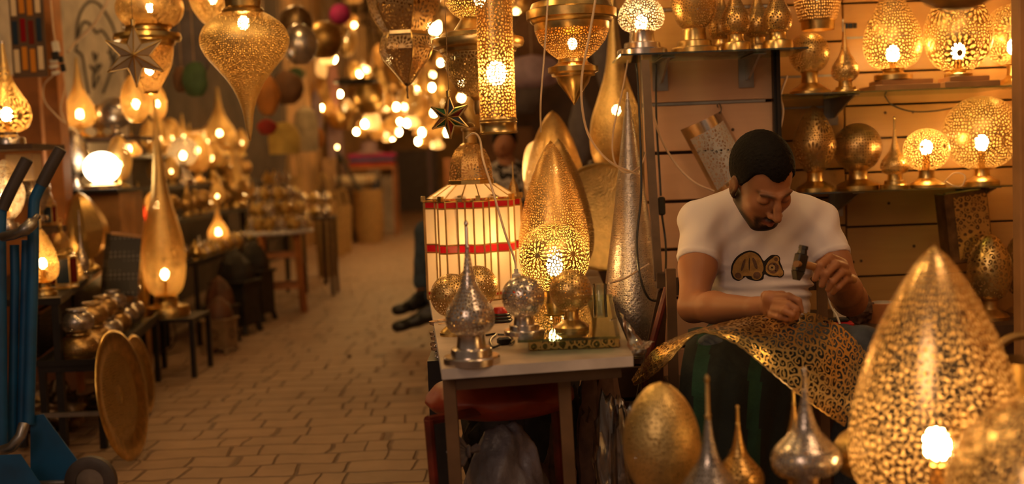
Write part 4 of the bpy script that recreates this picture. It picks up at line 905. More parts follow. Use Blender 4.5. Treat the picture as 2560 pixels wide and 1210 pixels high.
# head
B.ell(H(0, -.018, .030), np.array((.077, .096, .084))*HS, .01, HR); B.ell(H(0, .030, -.030), np.array((.062, .064, .080))*HS, .025, HR)
B.ell(H(0, .066, -.092), np.array((.028, .024, .022))*HS, .02, HR)
for s_ in (-1, 1):
    B.cone(H(s_*.056, .0, -.052), H(s_*.024, .062, -.095), .018, .018, .02)
    B.ell(H(s_*.038, .064, -.022), np.array((.020, .018, .018))*HS, .020, HR)
    B.ell(H(s_*.031, .094, .004), np.array((.020, .011, .011))*HS, .012, HR, 's')
    B.ell(H(s_*.031, .078, .002), np.array((.0165, .014, .0125))*HS, .003, HR)
    B.cone(H(s_*.012, .0925, .020), H(s_*.045, .0775, .022), .0075, .005, .012)
    B.ell(H(s_*.0135, .103, -.036), np.array((.009, .011, .008))*HS, .005, HR)
    B.ell(H(s_*.0075, .108, -.0445), np.array((.0042, .0045, .004))*HS, .003, HR, 's')
    B.ell(H(s_*.079, -.004, -.008), np.array((.010, .019, .032))*HS, .004, HR); B.ell(H(s_*.090, .0, -.004), np.array((.007, .010, .018))*HS, .005, HR, 's')
    B.cone(H(s_*.083, .004, -.030), H(s_*.077, .008, -.040), .006, .005, .004)
B.chain([H(0, .092, .014), H(0, .104, -.010), H(0, .120, -.034)], [.0095, .0100, .0118], .009)
B.cone(H(0, .116, -.037), H(0, .104, -.046), .008, .007, .006)
B.chain([H(-.024, .084, -.066), H(-.006, .0985, -.0595), H(.006, .0985, -.0595), H(.024, .084, -.066)], [.003, .0055, .0055, .003], .006)
B.chain([H(-.022, .083, -.070), H(0, .0955, -.074), H(.022, .083, -.070)], [.003, .0070, .003], .006)
B.chain([H(-.022, .090, -.0675), H(0, .104, -.0665), H(.022, .090, -.0675)], [.0014, .0018, .0014], .002, 's')
# left hand of the picture, pinching a punch
w_ = J['wL']
palm = P(1935, 762, 3.09)
B.chain([w_, palm], [.028, .026], .015); B.cone(P(1925, 746, 3.07), P(1928, 778, 3.09), .022, .020, .012)
def finger(pts, rs, k=.004): B.chain([P(*p) for p in pts], rs, k)
finger([(1938, 742, 3.06), (1972, 741, 3.03), (1996, 752, 3.02), (2003, 776, 3.02)], [.013, .0105, .0095, .008])
finger([(1940, 757, 3.05), (1970, 760, 3.01), (1991, 772, 3.00), (1992, 794, 3.01)], [.013, .0105, .009, .0075])
finger([(1936, 772, 3.05), (1962, 777, 3.00), (1981, 786, 2.99), (1978, 799, 3.01)], [.012, .010, .0085, .0075])
finger([(1928, 786, 3.06), (1950, 792, 3.02), (1966, 797, 3.02), (1962, 806, 3.04)], [.011, .009, .008, .007])
finger([(1915, 740, 3.10), (1955, 738, 3.09), (1985, 757, 3.07), (1997, 782, 3.05)], [.015, .012, .010, .008])
# right hand, fist round the hammer handle
pr_ = P(2092, 678, 3.11)
B.chain([J['wR'], pr_], [.031, .029], .015); B.cone(P(2100, 664, 3.10), P(2108, 700, 3.13), .022, .020, .014)
finger([(2100, 656, 3.08), (2075, 643, 3.03), (2052, 662, 3.00), (2037, 697, 3.01)], [.014, .0115, .0105, .0088])
finger([(2110, 668, 3.08), (2090, 661, 3.02), (2066, 683, 2.995), (2054, 713, 3.01)], [.0135, .0112, .010, .0085])
finger([(2117, 684, 3.09), (2102, 682, 3.03), (2082, 703, 3.00), (2070, 724, 3.02)], [.013, .0108, .0095, .0083])
finger([(2122, 700, 3.11), (2112, 701, 3.05), (2096, 717, 3.02), (2082, 731, 3.04)], [.012, .0098, .0088, .0078])
finger([(2085, 690, 3.10), (2062, 686, 3.09), (2046, 676, 3.06), (2052, 664, 3.035)], [.016, .0125, .0105, .009])
V, Q = B.mesh()
SK = np.array((.36, .155, .07)); DK = np.array((.011, .007, .005)); LP = np.array((.30, .085, .06))
def skincol(V):
    d = (V-np.array(HC))/HS; l = d@np.array(hl); f = d@np.array(hf); c = d@np.array(hc)
    C = np.ones((len(V), 4)); C[:, :3] = SK*(1+.06*np.sin(V[:, :1]*40+V[:, 2:3]*31))
    def blend(wt, col):
        wt = np.clip(wt, 0, 1)[:, None]; C[:, :3] = C[:, :3]*(1-wt)+col*wt
    near = (np.abs(l) < .11) & (np.abs(f) < .14) & (np.abs(c) < .14)
    sg = lambda x, w: 1/(1+np.exp(-np.clip(x/w, -30, 30)))
    # beard along the jaw, chin and moustache
    def segd(A_, B_):
        pa = np.stack([np.abs(l)-A_[0], f-A_[1], c-A_[2]], 1); ba = np.array(B_)-np.array(A_); t = np.clip(pa@ba/(ba@ba), 0, 1); return np.linalg.norm(pa-t[:, None]*ba, axis=1)
    wv = .0015*np.sin(V[:, 0]*700)*np.sin(V[:, 2]*650)
    jaw = np.maximum(sg(.019-segd((.073, .006, -.028), (.062, .022, -.070))+wv, .003)*.92, sg(.019-segd((.062, .022, -.072), (.026, .078, -.104))+wv, .003))
    chin = sg(.026-np.sqrt((l/1.1)**2+(f-.078)**2+(c+.104)**2)+wv, .003)
    side = 0
    mous = sg(f-.066, .004)*sg(.0085-np.abs(c+.0535+.012*(np.abs(l)/.026)**2)+wv, .0012)*sg(.034-np.abs(l), .002)
    goat = sg(f-.055, .004)*sg(.0085-np.abs(np.abs(l)-.031)+wv, .002)*sg(-.054-c, .003)
    under = sg(-c-.079+wv, .002)*sg(f-.05, .005)*sg(.030-np.abs(l), .003)
    blend(near*np.maximum.reduce([chin, jaw, mous, goat, under])*.98, DK)
    lip = sg(f-.082, .003)*sg(.0075-np.abs(c+.067), .0015)*sg(.022-np.abs(l), .003); blend(near*lip*.8, LP)
    brow = sg(.0045-np.abs(c-.0225+.10*np.abs(np.abs(l)-.03)), .0016)*sg(.020-np.abs(np.abs(l)-.030), .003)*sg(f-.055, .004); blend(near*brow*.92, DK)
    lash = sg(.0018-np.abs(c+.0065-2.0*(np.abs(l)-.031)**2*8), .0008)*sg(.014-np.abs(np.abs(l)-.031), .002)*sg(f-.065, .004); blend(near*lash*.9, DK)
    buzz = sg(.055-np.abs(f+.005), .02)*sg(c-(-.01), .01)*sg(.07-c, .01)*sg(np.abs(l)-.058, .004); blend(near*buzz*.55, DK)
    return C
mo = HC*1.0; mo.z = 0; mo.y = 3.62
man = thing('person', 'seated man in a white T-shirt, head bent, hammering a brass sheet on his lap', 'person', (mo.x, mo.y, 0))
npmesh('body', V, Q, 'skin', man, mo, 1, skincol)
# hair cap
HA = SDF(np.array(HC)-.16, np.array(HC)+.16, .003)
HA.ell(H(0, -.020, .034), np.array((.083, .103, .096))*HS, 0, HR)
def hair_front(l_, c_): return 0
sl, g = HA.sub(HA.lo, HA.lo+HA.n*HA.h)
dd = [(g[i]-HC[i])/HS for i in range(3)]; ll = sum(dd[i]*hl[i] for i in range(3)); ff = sum(dd[i]*hf[i] for i in range(3)); cc = sum(dd[i]*hc[i] for i in range(3))
line = np.maximum(ff-(.080-.30*np.maximum(np.abs(ll)-.040, 0)/.04*.04*8+.25*(cc-.075)), .058-.035*(np.abs(ll) > .05)*0-cc-.0)     # front hairline
cutf = np.maximum(.064-cc, ff+.0)                                                     # forehead region: below hairline and in front
low = np.maximum(.022+.55*np.clip(ff+.02, -1, .05)*1.0-cc, -1)                         # hair stays above this
fr = .068-.020*np.cos(ll*45)-cc                                                     # curve of the front line
front = .073-.018*np.cos(np.clip(ll, -.07, .07)*45)
sidel = np.interp(ff, [-.12, -.05, -.012, .018, .045, .07], [-.062, -.050, -.004, .006, .050, .070])
wf = np.clip((ff-.035)/.03, 0, 1); keep = np.where(ff > .035, front*wf+sidel*(1-wf), sidel)-cc
HA.F[sl] = np.maximum(HA.F[sl], keep*.9*HS)
nzv = .0016*(np.sin(g[0]*420+3*np.sin(g[2]*260))*np.sin(g[1]*390+2*np.sin(g[0]*310)))*(1+0*g[2])
HA.F[sl] += nzv
V, Q = HA.mesh(); npmesh('hair', V, Q, 'hair', man, mo, 1)
# T-shirt
T_ = SDF((lo[0], 3.2, .55), (hi[0], 3.86, 1.22), .0042)
T_.ell(J['chest'], (.186, .124, .19), .03); T_.ell(J['belly'], (.162, .118, .16), .05); T_.ell(P(1893, 815, 3.62), (.165, .125, .10), .04)
T_.chain([J['sL'], J['neckb']+Vector((0, .01, -.012)), J['sR']], [.062, .066, .062], .05)
sleL = J['sL']*.52+J['eL']*.48; sleR = J['sR']*.50+J['eR']*.50
T_.chain([J['sL'], sleL], [.068, .062], .035); T_.chain([J['sR'], sleR], [.068, .061], .035)
# neck opening, cuffs and hem
T_.ell(H(0, -.02, -.075)+Vector((0, 0, .02)), (.062, .066, .075), .004, None, 's'); T_.cone(J['neckb']+Vector((0, -.02, .0)), J['neckb']+Vector((0, -.06, .14)), .060, .072, .004, 's')
sl, g = T_.sub(T_.lo, T_.lo+T_.n*T_.h)
for s_, e_, c_ in ((J['sL'], J['eL'], sleL), (J['sR'], J['eR'], sleR)):
    n_ = (e_-s_).normalized(); side = (g[0]-c_.x)*(1 if e_.x > HC.x else -1)
    pl = sum((g[i]-c_[i])*n_[i] for i in range(3)); ax = np.sqrt(np.maximum(sum((g[i]-c_[i])**2 for i in range(3))-pl**2, 0))
    cutv = np.maximum(pl-.002, ax-.092); T_.F[sl] = np.where((ax < .092) & (pl > -.03), np.maximum(T_.F[sl], pl), T_.F[sl])
    T_.F[sl] -= .0030*np.exp(-((pl+.012)/.006)**2)*(ax < .10)
# folds: bunched at the waist, soft diagonals on the sleeves and chest
zb = P(1893, 735, 3.5).z; fold = np.sin((g[2]-zb)*190+3*np.sin(g[0]*11)+22*(g[0]-HC.x)**2*8)
T_.F[sl] += -.0050*(1+.7*np.sin(g[0]*17+g[2]*30))*fold*np.exp(-((g[2]-zb)/.055)**2)*(g[1] < 3.7)
T_.F[sl] += -.0010*np.sin((g[2]*.8+np.abs(g[0]-HC.x)*1.3)*95+2*np.sin(g[0]*25))*np.exp(-((np.abs(g[0]-HC.x)-.20)/.05)**2)
T_.F[sl] += -.0034*np.sin((g[2]*.5-(g[0]-HC.x)*1.1)*60+2*np.sin(g[2]*20))*np.exp(-((g[2]-1.0)/.10)**2)
T_.cut((0, 0, zb-.075), (0, 0, -1))
# hollow it so that cuffs, neck and hem read as openings
G = T_.F.copy(); T_.F = np.maximum(T_.F, -(G+.0135))
V, Q = T_.mesh(); shirt, SV = npmesh('tshirt', V, Q, 'shirt_white', man, mo, 1)
bvh = BVHTree.FromPolygons([tuple(v) for v in SV], [tuple(int(x) for x in q) for q in Q])
# printed teddy patch: flat pieces lying on the cloth
plain('patch_black', (.02, .014, .01), .9, bump=.6, bscale=300); plain('patch_tan', (.45, .25, .07), .95, 0, .2, 60, .8, 300); plain('patch_brown', (.17, .085, .045), .95, 0, .2, 60, .8, 300); plain('patch_light', (.55, .36, .14), .95, 0, .2, 60, .8, 300)
def patch(name, outline, mat, off, parent):
    """outline in photo pixels, closed smooth; triangulated as a fan of rings and laid on the shirt"""
    cx = sum(p[0] for p in outline)/len(outline); cy = sum(p[1] for p in outline)/len(outline)
    o2 = curve(list(outline)+[outline[0]], 4)[:-1]; n = len(o2); R_ = 7; V = []; Fc = []
    for r in range(R_+1):
        for p in o2:
            k = r/R_; V.append((cx+(p[0]-cx)*k, cy+(p[1]-cy)*k))
    for r in range(R_):
        for i in range(n): Fc.append((r*n+i, r*n+(i+1) % n, (r+1)*n+(i+1) % n, (r+1)*n+i))
    out = []
    for (x, y) in V:
        d = ray(x, y).normalized(); h = bvh.ray_cast(CAM+d*2.9, d)
        p = h[0] if h[0] is not None else P(x, y, 3.45); nn = h[1] if h[0] is not None else Vector((0, -1, 0))
        if nn.dot(d) > 0: nn = -nn
        out.append(p+nn*off-mo)
    return mesh(name, out, Fc, mat, parent, smooth=True, angle=0)
def oval(cx, cy, rx, ry, a=0, n=12): return [(cx+rx*math.cos(t)*math.cos(a)-ry*math.sin(t)*math.sin(a), cy+rx*math.cos(t)*math.sin(a)+ry*math.sin(t)*math.cos(a)) for t in [2*PI*i/n for i in range(n)]]
emb = patch('bear_patch', [(1827, 682), (1830, 660), (1846, 638), (1873, 626), (1896, 634), (1909, 652), (1918, 645), (1930, 637), (1945, 640), (1950, 655), (1957, 675), (1950, 690), (1925, 691), (1911, 686), (1907, 698), (1890, 702), (1870, 697), (1862, 691), (1848, 702), (1833, 696)], 'patch_black', .0012, shirt)
for nm, ol, mt, of in (('body_piece', [(1831, 680), (1835, 661), (1849, 642), (1873, 630), (1893, 637), (1905, 655), (1908, 675), (1895, 690), (1872, 690), (1852, 690), (1836, 692)], 'patch_tan', .0022),
        ('paw', oval(1846, 688, 13, 10, .5), 'patch_tan', .0028), ('paw', oval(1892, 687, 14, 12, -.5), 'patch_tan', .0028), ('paw_pad', oval(1846, 689, 8, 7, .5), 'patch_brown', .0036), ('paw_pad', oval(1892, 688, 9, 8), 'patch_brown', .0036),
        ('arm_shade', oval(1887, 658, 4, 15, -.35), 'patch_brown', .0034), ('arm_shade', oval(1858, 662, 3, 16, .3), 'patch_brown', .0034), ('seam', oval(1873, 660, 1.2, 17), 'patch_black', .0034),
        ('ear_rim', oval(1939, 648, 11, 11), 'patch_black', .0016), ('ear_rim', oval(1949, 682, 11, 11), 'patch_black', .0016), ('ear', oval(1939, 648, 8.5, 8.5), 'patch_tan', .0026), ('ear', oval(1949, 682, 8.5, 8.5), 'patch_tan', .0026), ('ear_inside', oval(1939, 648, 4.5, 4.5), 'patch_brown', .0036), ('head_piece', [(1914, 665), (1922, 652), (1936, 642), (1945, 645), (1946, 658), (1954, 675), (1948, 687), (1928, 688), (1915, 680)], 'patch_tan', .0022),
        ('face_piece', oval(1932, 670, 14, 14), 'patch_brown', .0030), ('muzzle', oval(1929, 669, 8, 8), 'patch_light', .0038), ('nose', oval(1929, 668, 2.4, 2.4), 'patch_black', .0046), ('eye', oval(1938, 677, 1.8, 1.8), 'patch_black', .0046), ('eye', oval(1934, 660, 1.8, 1.8), 'patch_black', .0046)):
    patch(nm, ol, mt, of, shirt)
# trousers, both legs
kL, kR = P(1775, 902, 3.16), P(2150, 875, 3.18)
Z_ = SDF((lo[0]-.05, 2.9, 0.06), (hi[0]+.05, 3.9, .82), .0065)
hipL, hipR = J['pel']+Vector((-.09, 0, -.03)), J['pel']+Vector((.10, 0, -.03))
Z_.ell(J['pel'], (.18, .14, .10), .04)
for hp, kn, ft in ((hipL, kL, Vector((kL.x-.02, 3.30, .10))), (hipR, kR, Vector((kR.x+.02, 3.34, .10)))):
    Z_.cone(hp, kn, .088, .066, .04); Z_.chain([kn, (kn+ft)/2, ft], [.066, .060, .050], .02)
sl, g = Z_.sub(Z_.lo, Z_.lo+Z_.n*Z_.h); Z_.F[sl] += .003*np.sin(g[2]*70+6*np.sin(g[0]*18)+g[1]*40)
V, Q = Z_.mesh(); npmesh('jeans', V, Q, 'denim', man, mo, 1)
for kn, dx in ((kL, -.02), (kR, .02)):
    S_ = SDF((kn.x+dx-.08, 2.98, 0), (kn.x+dx+.08, 3.42, .16), .006); S_.chain([(kn.x+dx, 3.34, .045), (kn.x+dx, 3.16, .035), (kn.x+dx, 3.08, .030)], [.045, .040, .030], .01); S_.cone((kn.x+dx, 3.33, .05), (kn.x+dx, 3.33, .12), .045, .045, .01); S_.cut((0, 0, .004), (0, 0, -1))
    V, Q = S_.mesh(); npmesh('shoe', V, Q, 'black_plastic', man, mo, 1)
# ---- dark green cloth over the lap
def sheetgrid(ctrl, nu, nv):
    rows_ = [curve(r, nu) for r in ctrl]; cols = list(zip(*rows_)); out = [curve(list(c_), nv) for c_ in cols]   # out[u][v]
    return [[out[u][v] for u in range(len(out))] for v in range(len(out[0]))]
def gridmesh(name, G_, mat, parent=None, origin=Vector((0, 0, 0)), px=True, uvs=1.0, fm=None, disp=None, flip=False):
    nv, nu = len(G_), len(G_[0]); V = []
    for j in range(nv):
        for i in range(nu):
            p = P(*G_[j][i]) if px else Vector(G_[j][i])
            if disp: p = p+disp(i/(nu-1), j/(nv-1))
            V.append(p-origin)
    Fc = []; uv = []; fi = []
    W = sum((V[i+1]-V[i]).length for i in range(nu-1)); Hh = sum((V[(j+1)*nu+nu//2]-V[j*nu+nu//2]).length for j in range(nv-1))
    for j in range(nv-1):
        for i in range(nu-1):
            Fc.append((j*nu+i, j*nu+i+1, (j+1)*nu+i+1, (j+1)*nu+i)); us = (i/(nu-1)*W*uvs, (i+1)/(nu-1)*W*uvs); vs = (j/(nv-1)*Hh*uvs, (j+1)/(nv-1)*Hh*uvs)
            uv += [(us[0], vs[0]), (us[1], vs[0]), (us[1], vs[1]), (us[0], vs[1])]
            if flip: Fc[-1] = tuple(reversed(Fc[-1])); uv[-4:] = uv[-4:][::-1]
            fi.append(fm(i/(nu-1), j/(nv-1)) if fm else 0)
    return mesh(name, V, Fc, mat, parent, smooth=True, uv=uv, fm=fi if fm else None, angle=0)
G_ = sheetgrid([[(1722, 826, 3.22), (1790, 824, 3.20), (1860, 850, 3.18), (1950, 880, 3.20), (2010, 930, 3.24)],
                [(1705, 930, 3.06), (1765, 925, 3.00), (1840, 935, 3.00), (1930, 960, 3.06), (2000, 985, 3.12)],
                [(1698, 1060, 3.04), (1760, 1065, 2.99), (1835, 1070, 2.99), (1915, 1075, 3.05), (1985, 1080, 3.12)],
                [(1695, 1230, 3.04), (1760, 1235, 2.99), (1830, 1235, 2.99), (1910, 1235, 3.05), (1980, 1235, 3.12)]], 14, 14)
ap = gridmesh('lap_cloth', G_, ['green_cloth', 'green_stripe'], man, mo, fm=lambda u, v: 1 if (.10 < u-.05*v < .24 or .55 < u-.06*v < .64) else 0, disp=lambda u, v: Vector((0, .012*math.sin(u*31+3*v)*v, .004*math.sin(u*20))))
md = ap.modifiers.new('thick', 'SOLIDIFY'); md.thickness = .004; ap['label'] = 'dark green striped cloth over the lap'
# ---- pierced sheet on the lap
sheet = thing('pierced_sheet', 'large curved brass sheet cut with scrollwork lying over the lap of the man', 'metal sheet', P(1950, 900, 3.05))
def md_(a, b_, k): return tuple(a[i]*(1-k)+b_[i]*k for i in range(3))
top_ = [(1578, 950, 3.18), (1608, 905, 3.14), (1650, 862, 3.13), (1735, 826, 3.14), (1850, 796, 3.10), (1935, 783, 3.08), (2010, 778, 3.08), (2080, 800, 3.06), (2135, 845, 3.02), (2172, 890, 2.96)]
bot_ = [(1585, 962, 3.14), (1618, 945, 3.06), (1668, 905, 3.02), (1745, 832, 3.00), (1835, 856, 2.92), (1900, 905, 2.86), (1960, 955, 2.82), (2018, 1000, 2.80), (2068, 1035, 2.79), (2112, 1064, 2.79)]
mid1 = [md_(a, b_, .33) for a, b_ in zip(top_, bot_)]; mid2 = [md_(a, b_, .68) for a, b_ in zip(top_, bot_)]
mid1 = [(x+(4 if i > 6 else 0), y-6 if i > 3 else y-2, d-.02) for i, (x, y, d) in enumerate(mid1)]; mid2 = [(x+(8 if i > 6 else 0), y-6 if i > 3 else y, d-.025) for i, (x, y, d) in enumerate(mid2)]
G_ = sheetgrid([top_, mid1, mid2, bot_], 10, 12)
sh = gridmesh('sheet', G_, ['scroll_brass_sheet', 'brass'], sheet, sheet.location, flip=True)
# scalloped edge wire on the lower side
b = MB(); e = [P(*p)-sheet.location for p in curve(bot_, 12)]; b.tube([p+Vector((0, 0, -.0025*abs(math.sin(i*.9)))) for i, p in enumerate(e)], .0022, 5); b.obj('edge', 'brass', sheet, None, True)
# ---- punch and hammer
t = thing('metal_punch', 'thin steel punch held upright on the brass sheet', 'punch', P(1999, 800, 3.03)); b = MB(); b.bar((0, 0, -.002), P(1990, 742, 3.03)-t.location, .0032, seg=8); b.obj('rod', 'grey_steel', t, None, True)
t = thing('hammer', 'small hammer with a dark steel head and a wooden handle raised in his hand', 'hammer', P(2000, 657, 2.98)); o_ = t.location
ha, hb = P(2010, 614, 2.98)-o_, P(1991, 700, 2.98)-o_; ax = (hb-ha).normalized(); q = ax.to_track_quat('Z', 'Y').to_matrix().to_4x4()
plain('hammer_steel', (.10, .09, .08), .38, .85, .3, 20)
b = MB(); Lh = (hb-ha).length
b.box((0, 0, 0), (.027, .028, Lh*.52), rot=q, bev=.003); 
for k, (z0, z1, r0_, r1_) in enumerate(((-.26, -.40, .0135, .011), (-.40, -.5, .013, .012))): b.bar(ax*Lh*z0, ax*Lh*z1, r0_, seg=8, r2=r1_)
b.add([(-.0135, -.013, Lh*.25), (.0135, -.013, Lh*.25), (.0135, .013, Lh*.25), (-.0135, .013, Lh*.25), (-.012, -.004, Lh*.5), (.012, -.004, Lh*.5), (.012, .004, Lh*.5), (-.012, .004, Lh*.5)], [(0, 3, 2, 1), (4, 5, 6, 7), (0, 1, 5, 4), (1, 2, 6, 5), (2, 3, 7, 6), (3, 0, 4, 7)], 0, q)
b.obj('hammer_head', 'hammer_steel', t, None, False)
b = MB(); hp = [P(1990, 660, 2.955)-o_, P(2000, 660, 2.975)-o_, P(2025, 664, 3.0)-o_, P(2062, 676, 3.045)-o_, P(2105, 688, 3.085)-o_, P(2135, 700, 3.13)-o_]
b.tube(bez(hp, 5), [.0085]*8+[.010]*(len(bez(hp, 5))-8), 10); b.obj('handle', 'wood', t, None, True)
# ---- chair behind him
t = thing('wooden_chair', 'worn wooden chair with two back posts that the man sits on', 'chair', (mo.x, 3.72, 0)); o_ = t.location; b = MB()
b.box((0, 0, .43), (.44, .42, .03), bev=.005); b.obj('seat', 'wood_dark', t)
for px, x2, m in ((1676, -.2, 'wood_mid'), (2052, .2, 'wood_mid')):
    a = P(px, 672 if x2 < 0 else 590, 3.86 if x2 > 0 else 3.66)-o_; b = MB(); b.bar(a, (a.x, a.y, 0), .030, .026); b.obj('back_post', m, t)
    b = MB(); b.bar((a.x, -.18 if x2 > 0 else -.2, .415), (a.x, -.2, 0), .034, .034); b.obj('leg', m, t)
b = MB(); a = P(1680, 720, 3.86)-o_; c_ = P(2050, 720, 3.88)-o_; b.box(((a.x+c_.x)/2, .16, a.z), (c_.x-a.x, .02, .06)); b.obj('back_slat', 'wood_dark', t)
# dark leaning sticks left of the chair
t = thing('metal_bar', 'dark red iron bar leaning behind the elbow of the man', 'bar', P(1668, 720, 3.75)); b = MB(); b.bar((0, 0, 0), P(1612, 930, 3.7)-t.location, .012, seg=8); b.bar(P(1612, 930, 3.7)-t.location, Vector((P(1600, 990, 3.7).x, 3.7, 0))-t.location, .012, seg=8); b.obj('bar', 'red_paint', t, None, True)
t = thing('dark_board', 'dark board leaning between the silver cone lamp and the chair', 'board', P(1640, 760, 3.85)); b = MB()
b.add([P(1645, 730, 3.82)-t.location, P(1672, 700, 3.88)-t.location, P(1652, 1010, 3.8)-t.location, P(1588, 1010, 3.74)-t.location]+[p-t.location+Vector((0, .02, 0)) for p in (P(1645, 730, 3.82), P(1672, 700, 3.88), P(1652, 1010, 3.8), P(1588, 1010, 3.74))], [(0, 1, 2, 3), (7, 6, 5, 4), (0, 4, 5, 1), (1, 5, 6, 2), (2, 6, 7, 3), (3, 7, 4, 0)]); b.obj('board', 'wood_dark', t)
# ---- low bench behind his right side with tools
zb_ = P(2180, 812, 3.95).z
t = thing('work_bench', 'low dark work bench behind the man, under the slat boards', 'bench', (A(2190, 4.0, zb_).x+.035, 4.07, 0)); b = MB(); b.box((.0, 0, zb_-.02), (.50, .55, .04)); b.obj('top', 'wood_dark', t); 
for sx in (-1, 1): b = MB(); b.box((.02+sx*.22, 0, (zb_-.04)/2), (.04, .5, zb_-.04)); b.obj('leg', 'wood_dark', t)
def TB(px, Y): return A(px, Y, zb_)
t = thing('tape_roll', 'roll of brown tape with a printed core lying on the bench', 'tape', TB(2208, 3.98)); s = 3.98/FP
b = MB(); b.lathe([(26*s, 0), (44*s, 0), (44*s, 48*s), (26*s, 48*s), (26*s, 0)], 32, m=9); b.obj('tape', 'wood_orange', t, None, True)
b = MB(); b.lathe([(24*s, 1*s), (26*s, 0), (26*s, 50*s), (24*s, 50*s), (24*s, 1*s)], 32, m=9); b.obj('core', 'white_plastic', t, None, True)
b = MB()
for k in range(9):
    a = 2*PI*k/9; b.box((23.2*s*math.cos(a), 23.2*s*math.sin(a), 36*s), (.004, .009, .012), rot=Matrix.Rotation(a, 4, 'Z'))
b.obj('print_marks', 'blue_glass', t)
t = thing('red_tool', 'flat red and black plastic tool on the bench behind the brass sheet', 'tool', TB(2095, 3.85)); b = MB(); b.box((0, 0, .014), (.10, .05, .026), bev=.008); b.obj('body', 'red_plastic', t); b = MB(); b.box((-.01, 0, .032), (.085, .045, .012), bev=.004); b.obj('top', 'black_plastic', t)
t = thing('white_socket', 'white socket block with a white cord beside the red tool', 'socket', TB(2100, 3.95)); b = MB(); b.box((0, 0, .028), (.035, .04, .056), bev=.004); b.obj('block', 'white_plastic', t)
b = MB(); b.tube([p-t.location for p in bez([P(2070, 725, 3.9), P(2075, 760, 3.88), P(2092, 790, 3.8), P(2103, 820, 3.74)], 6)], .0035, 6); b.obj('cord', 'white_plastic', t, None, True)
o2 = blob('leather_glove', TB(2150, 3.97)+Vector((0, 0, .045)), (.05, .045, .05), 'rag_brown', 61, .2, None, 24, 4.0); tag(o2, 'crumpled brown leather glove on the bench, left of the tape roll', 'glove')
o2 = blob('leather_scrap', TB(2285, 3.92)+Vector((0, 0, .03)), (.08, .05, .035), 'rag_brown', 62, .25, None, 24, 4.0); tag(o2, 'dark leather scrap on the bench in front of the tape roll', 'scrap')
# ================================================================ left side of the alley
def G(name, label, px, py, d, *a, **k): return lamp(name, label, P(px, py, d), d/FP, *a, **k)
def Wl(px, py):                       # point on the left wall
    v = ray(px, py); t = (WX+.004-CAM.x)/v.x; return CAM+v*t
plain('paint_dark', (.06, .05, .05), .8); plain('blue_paint', (.008, .10, .28), .42, .1, .25, 9, .15, 40, col2=(.01, .06, .16)); plain('rubber_grip', (.07, .055, .055), .5, 0, .2)
b = MB()
for pts in ([(190, 120), (195, 50), (215, 10), (240, 5), (262, 30), (285, 75), (290, 130), (283, 180)], [(195, 90), (205, 60), (218, 55), (230, 68), (242, 82), (252, 75), (262, 85), (275, 110), (278, 150)],
            [(225, 165), (240, 180), (252, 162), (236, 172), (233, 220), (248, 190)], [(232, 130), (238, 150), (243, 135)], [(188, 125), (205, 140), (212, 180), (222, 235)], [(270, 130), (282, 140), (276, 180), (258, 232)]):
    b.tube([Wl(x, y) for x, y in curve(pts, 5)], .011, 5)
struct(b, 'trim_3', 'paint_dark', True)
cable('loose_cable', 'orange stick like cable strung diagonally across the drawing on the white wall', [P(275, -10, 6.9), P(240, 55, 6.9), P(190, 105, 6.9), P(170, 130, 6.8)], .009, 'cable_white')
# wooden pillar and stained glass panel
def pbox(name, label, cat, x0, x1, y0, y1, d, dep, mat, bev=.004, ground=False):
    a, c_ = P(x0, (y0+y1)/2, d), P(x1, (y0+y1)/2, d); zt, zb = P((x0+x1)/2, y0, d).z, P((x0+x1)/2, y1, d).z
    if ground: zb = 0
    t = MB(); t.box((0, 0, (zt-zb)/2), (c_.x-a.x, dep, zt-zb), bev=bev); o = t.obj(name, mat, None, ((a.x+c_.x)/2, a.y+dep/2, zb)); return tag(o, label, cat)
pbox('wooden_pillar', 'orange wooden pillar beside the coloured glass panel at the far left', 'pillar', 112, 152, -30, 700, 6.3, .12, 'wood_orange', ground=True)
pbox('painted_board', 'orange painted board behind the lit drop lamp at the far left edge', 'board', -60, 112, 190, 700, 6.76, .05, 'wood_orange', ground=True)
t = thing('leaded_window', 'leaded panel of red, amber and cream glass strips hanging at the upper left edge', 'window panel', P(75, 190, 5.9)); s = 5.9/FP
b = MB(); b.box((0, .012, 110*s), (84*s, .015, 225*s)); b.bar((0, .012, 222*s), (0, .012, 4.42-t.location.z), .004, seg=5); b.obj('frame', 'wood_dark', t)
rs = random.Random(5)
for r_ in range(3):
    for c_ in range(4):
        b = MB(); b.box(((-30+20*c_)*s, 0, (38+70*r_+(c_ % 2)*6)*s), (13*s, .006, 58*s), bev=.002); b.obj('pane', ('milk_glass', 'dark_red_glass', 'amber_glass', 'blue_glass', 'amber_glass', 'red_glass')[(c_*2+r_*3) % 6], t)
t = thing('switch_cluster', 'cluster of black and cream electric plugs hanging beside the orange pillar', 'plugs', P(147, 190, 6.0)); s = 6.0/FP
for k, (x, z, w_, h_, m) in enumerate(((-2, 72, 17, 28, 'white_plastic'), (-3, 50, 18, 20, 'black_plastic'), (-9, 38, 22, 9, 'white_plastic'), (-9, 24, 22, 9, 'white_plastic'), (-7, 8, 20, 9, 'white_plastic'), (10, 40, 12, 16, 'black_plastic'), (12, 20, 12, 20, 'black_plastic'))):
    b = MB(); b.box((x*s, -.01*(k % 2), z*s), (w_*s, .02, h_*s), bev=.003, rot=Matrix.Rotation(-.15, 4, 'Y')); b.obj('plug', m, t)
